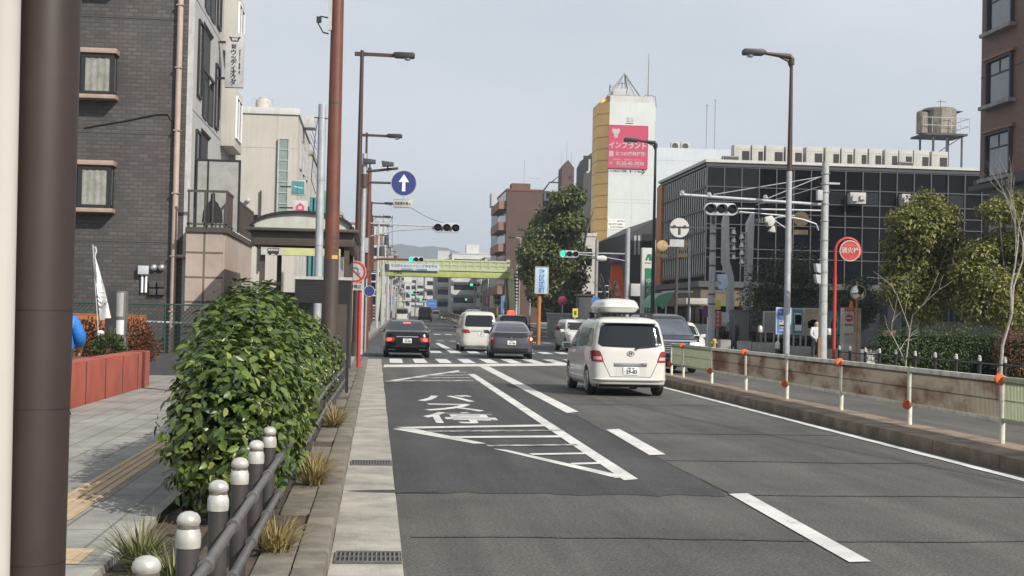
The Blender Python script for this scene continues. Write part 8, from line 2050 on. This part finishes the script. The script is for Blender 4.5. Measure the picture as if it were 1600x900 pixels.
# ================================================================== PEOPLE
def person(label, loc, J, rad, rz=0, clothes=(), face=-1, scale=1., head=None, extra=None):
    """one continuous skinned body. J joint -> xyz, edges implied; faces -Y at rz=0"""
    t = thing('person', label, 'person', loc)
    names = list(J); idx = {n: i for i, n in enumerate(names)}
    E = [('pelvis', 'belly'), ('belly', 'chest'), ('chest', 'neck'), ('neck', 'head0'), ('head0', 'head1'), ('head1', 'head2')]
    for s_ in 'LR':
        E += [('chest', 'sh'+s_), ('sh'+s_, 'el'+s_), ('el'+s_, 'wr'+s_), ('wr'+s_, 'ha'+s_), ('pelvis', 'hip'+s_), ('hip'+s_, 'kn'+s_), ('kn'+s_, 'an'+s_), ('an'+s_, 'toe'+s_)]
        for k in range(4): E += [('ha'+s_, f'f{k}a'+s_), (f'f{k}a'+s_, f'f{k}b'+s_)]
        E += [('wr'+s_, 'tha'+s_), ('tha'+s_, 'thb'+s_)]
    me = bpy.data.meshes.new('body'); me.from_pydata([J[n] for n in names], [(idx[a], idx[c]) for a, c in E], [])
    o = bpy.data.objects.new('body', me); COL.objects.link(o)
    sk = o.modifiers.new('s', 'SKIN'); sk.use_smooth_shade = True
    for i, n in enumerate(names):
        r = rad[n.rstrip('LR')] if n.rstrip('LR') in rad else rad[n]
        me.skin_vertices[0].data[i].radius = (r, r) if not isinstance(r, tuple) else r
        me.skin_vertices[0].data[i].use_root = (n == 'pelvis')
    sub = o.modifiers.new('u', 'SUBSURF'); sub.levels = 1; sub.render_levels = 1
    dg = bpy.context.evaluated_depsgraph_get(); m2 = bpy.data.meshes.new_from_object(o.evaluated_get(dg)); o.modifiers.clear(); o.data = m2; bpy.data.meshes.remove(me); m2.name = 'body'
    m2.polygons.foreach_set('use_smooth', [True]*len(m2.polygons))
    top, bottom, shoe = clothes; m2.materials.clear()
    for k in ('skin', top, bottom, 'black'): m2.materials.append(M[k])
    sn = np.array([J[n] for n in names])
    for p in m2.polygons:
        c = np.array(p.center); k = names[int(np.argmin(((sn-c)**2).sum(1)))].rstrip('LR'); z = c[2]
        mi = 0
        if k in ('belly', 'chest', 'sh', 'el') or (k == 'neck' and z < J['neck'][2]-.02): mi = 1
        if k == 'wr' and np.linalg.norm(c-np.array(J['wr'+('L' if c[0] < 0 else 'R')])) > .03 and z > J['wrR'][2]: mi = 1
        if k in ('pelvis', 'hip', 'kn') or (k == 'an' and z > J['anL'][2]+.03): mi = 2
        if k in ('toe',) or (k == 'an' and mi == 0): mi = 3
        p.material_index = mi
    o.parent = t
    h = Vector(J['head1'])
    def em(name, m, c, r): return MB().lathe([(.001, -r[2])]+[(r[0]*math.sin(a), -r[2]*math.cos(a)) for a in np.linspace(.3, math.pi-.3, 8)]+[(.001, r[2])], (h.x+c[0], h.y+c[1], h.z+c[2]), 12).build(name, m, t, smooth=True)
    hd = Vector(J['facedir'] if 'facedir' in J else (0, -1, 0))
    for s_ in (-1, 1): em('eye', 'black', (s_*.032, -.092, .015), (.012, 0, .010))
    em('nose', 'skin', (0, -.10, -.02), (.016, 0, .025)); 
    for s_ in (-1, 1): em('ear', 'skin', (s_*.085, .0, -.005), (.018, 0, .032))
    if extra: extra(t, h)
    t.rotation_euler.z = rz; t.scale = (scale,)*3
    return t
def joints(lean=0., arm=(.05, -.05), hand_fwd=.0, step=.0, H=1.6):
    k = H/1.7; J = {}
    J['pelvis'] = (0, 0, .93*k); J['belly'] = (0, -.01-lean*.10, 1.08*k); J['chest'] = (0, 0-lean*.3, 1.30*k); J['neck'] = (0, -.01-lean*.42, 1.455*k)
    J['head0'] = (0, -.02-lean*.46, 1.52*k); J['head1'] = (0, -.03-lean*.50, 1.60*k); J['head2'] = (0, -.02-lean*.52, 1.68*k)
    for s_, n in ((-1, 'L'), (1, 'R')):
        sx = s_
        J['sh'+n] = (sx*.17, -lean*.36, 1.40*k); J['el'+n] = (sx*.235, -.02-lean*.38-hand_fwd*.3, 1.14*k); J['wr'+n] = (sx*(.22-hand_fwd*.45), -.06-lean*.42-hand_fwd*.9, (.93+hand_fwd*.35)*k); J['ha'+n] = (sx*(.21-hand_fwd*.5), -.08-lean*.42-hand_fwd*1.1, (.87+hand_fwd*.35)*k)
        hx, hy, hz = J['ha'+n]
        for q in range(4):
            J[f'f{q}a'+n] = (hx+.008*sx, hy-.035+.02*q, hz-.045); J[f'f{q}b'+n] = (hx-.012*sx, hy-.04+.02*q, hz-.08+.006*abs(q-1.5))
        wx, wy, wz = J['wr'+n]; J['tha'+n] = (wx-.02*sx, wy-.045, wz-.04); J['thb'+n] = (wx-.03*sx, wy-.06, wz-.075)
        J['hip'+n] = (sx*.095, 0, .88*k); J['kn'+n] = (sx*.10, -.02-step*sx*.15, .49*k); J['an'+n] = (sx*.10, .02-step*sx*.2, .08*k); J['toe'+n] = (sx*.11, -.13-step*sx*.2, .03)
    return J
RAD = dict(pelvis=(.155, .115), belly=(.15, .11), chest=(.175, .12), neck=.055, head0=.065, head1=.092, head2=.07, sh=.072, el=.052, wr=.036, ha=.034, hip=.098, kn=.068, an=.046, toe=.038, tha=.014, thb=.011)
for q in range(4): RAD[f'f{q}a'] = .010; RAD[f'f{q}b'] = .008
def cap_mask(t, h):
    MB().lathe([(.098, .02), (.104, .05), (.092, .10), (.05, .13), (.002, .137)], (h.x, h.y, h.z), 18).build('cap', 'pale_grey', t, smooth=True)
    b = MB(); b.grid([[(h.x+.09*math.sin(a), h.y-.09*math.cos(a)-.0, h.z+.03) for a in np.linspace(-1.1, 1.1, 9)], [(h.x+.12*math.sin(a), h.y-.17*math.cos(a), h.z+.012) for a in np.linspace(-.9, .9, 9)]]); b.build('cap_brim', 'pale_grey', t, smooth=True)
    b = MB(); b.grid([[(h.x+.101*math.sin(a), h.y-.103*math.cos(a), h.z+z) for a in np.linspace(-1.05, 1.05, 11)] for z in (-.10, -.06, -.015)]); b.build('face_mask', 'white_paint', t, smooth=True)
    MB().prism([(-.17, .86), (.17, .86), (.20, 1.1), (.19, 1.3), (-.19, 1.3), (-.20, 1.1)], 'y', -.01, .0).build('jacket_hem', 'white_cloth', t) if False else None
pc = P(1275, 560, 53); person('person in a white jacket, cap and face mask standing beside the grey signal pole', (xat(1274.5, 540, 53), 53, .13), joints(lean=.12, hand_fwd=.22, H=1.62), RAD, 0, ('white_cloth', 'dark_cloth', 'black'), extra=cap_mask)
def hairdo(t, h):
    MB().lathe([(.099, -.03), (.106, .02), (.096, .075), (.06, .11), (.002, .122)], (h.x, h.y+.012, h.z), 16).build('hair', 'hair', t, smooth=True)
RAD2 = dict(RAD); RAD2.update(chest=(.20, .17), belly=(.20, .17), sh=.11, el=.095, wr=.06)
person('person in a blue padded jacket, mostly hidden behind the brown pole', (xat(94, 540, 20), 20.0, .15), joints(lean=.12, hand_fwd=.25, H=1.60), RAD2, R(165), ('blue_cloth', 'dark_cloth', 'black'), extra=hairdo)

# ================================================================== air
hz = MB().box(-2400, 2700, -60, 3000, -3, 146).build('haze', 'black'); hz['kind'] = 'stuff'
hm = bpy.data.materials.new('haze'); hm.use_nodes = True; n_ = hm.node_tree.nodes; n_.clear()
vo = n_.new('ShaderNodeVolumePrincipled'); vo.inputs['Color'].default_value = (.78, .88, 1, 1); vo.inputs['Density'].default_value = .00032; vo.inputs['Anisotropy'].default_value = .2
oo = n_.new('ShaderNodeOutputMaterial'); hm.node_tree.links.new(vo.outputs[0], oo.inputs['Volume'])
hz.data.materials.clear(); hz.data.materials.append(hm)
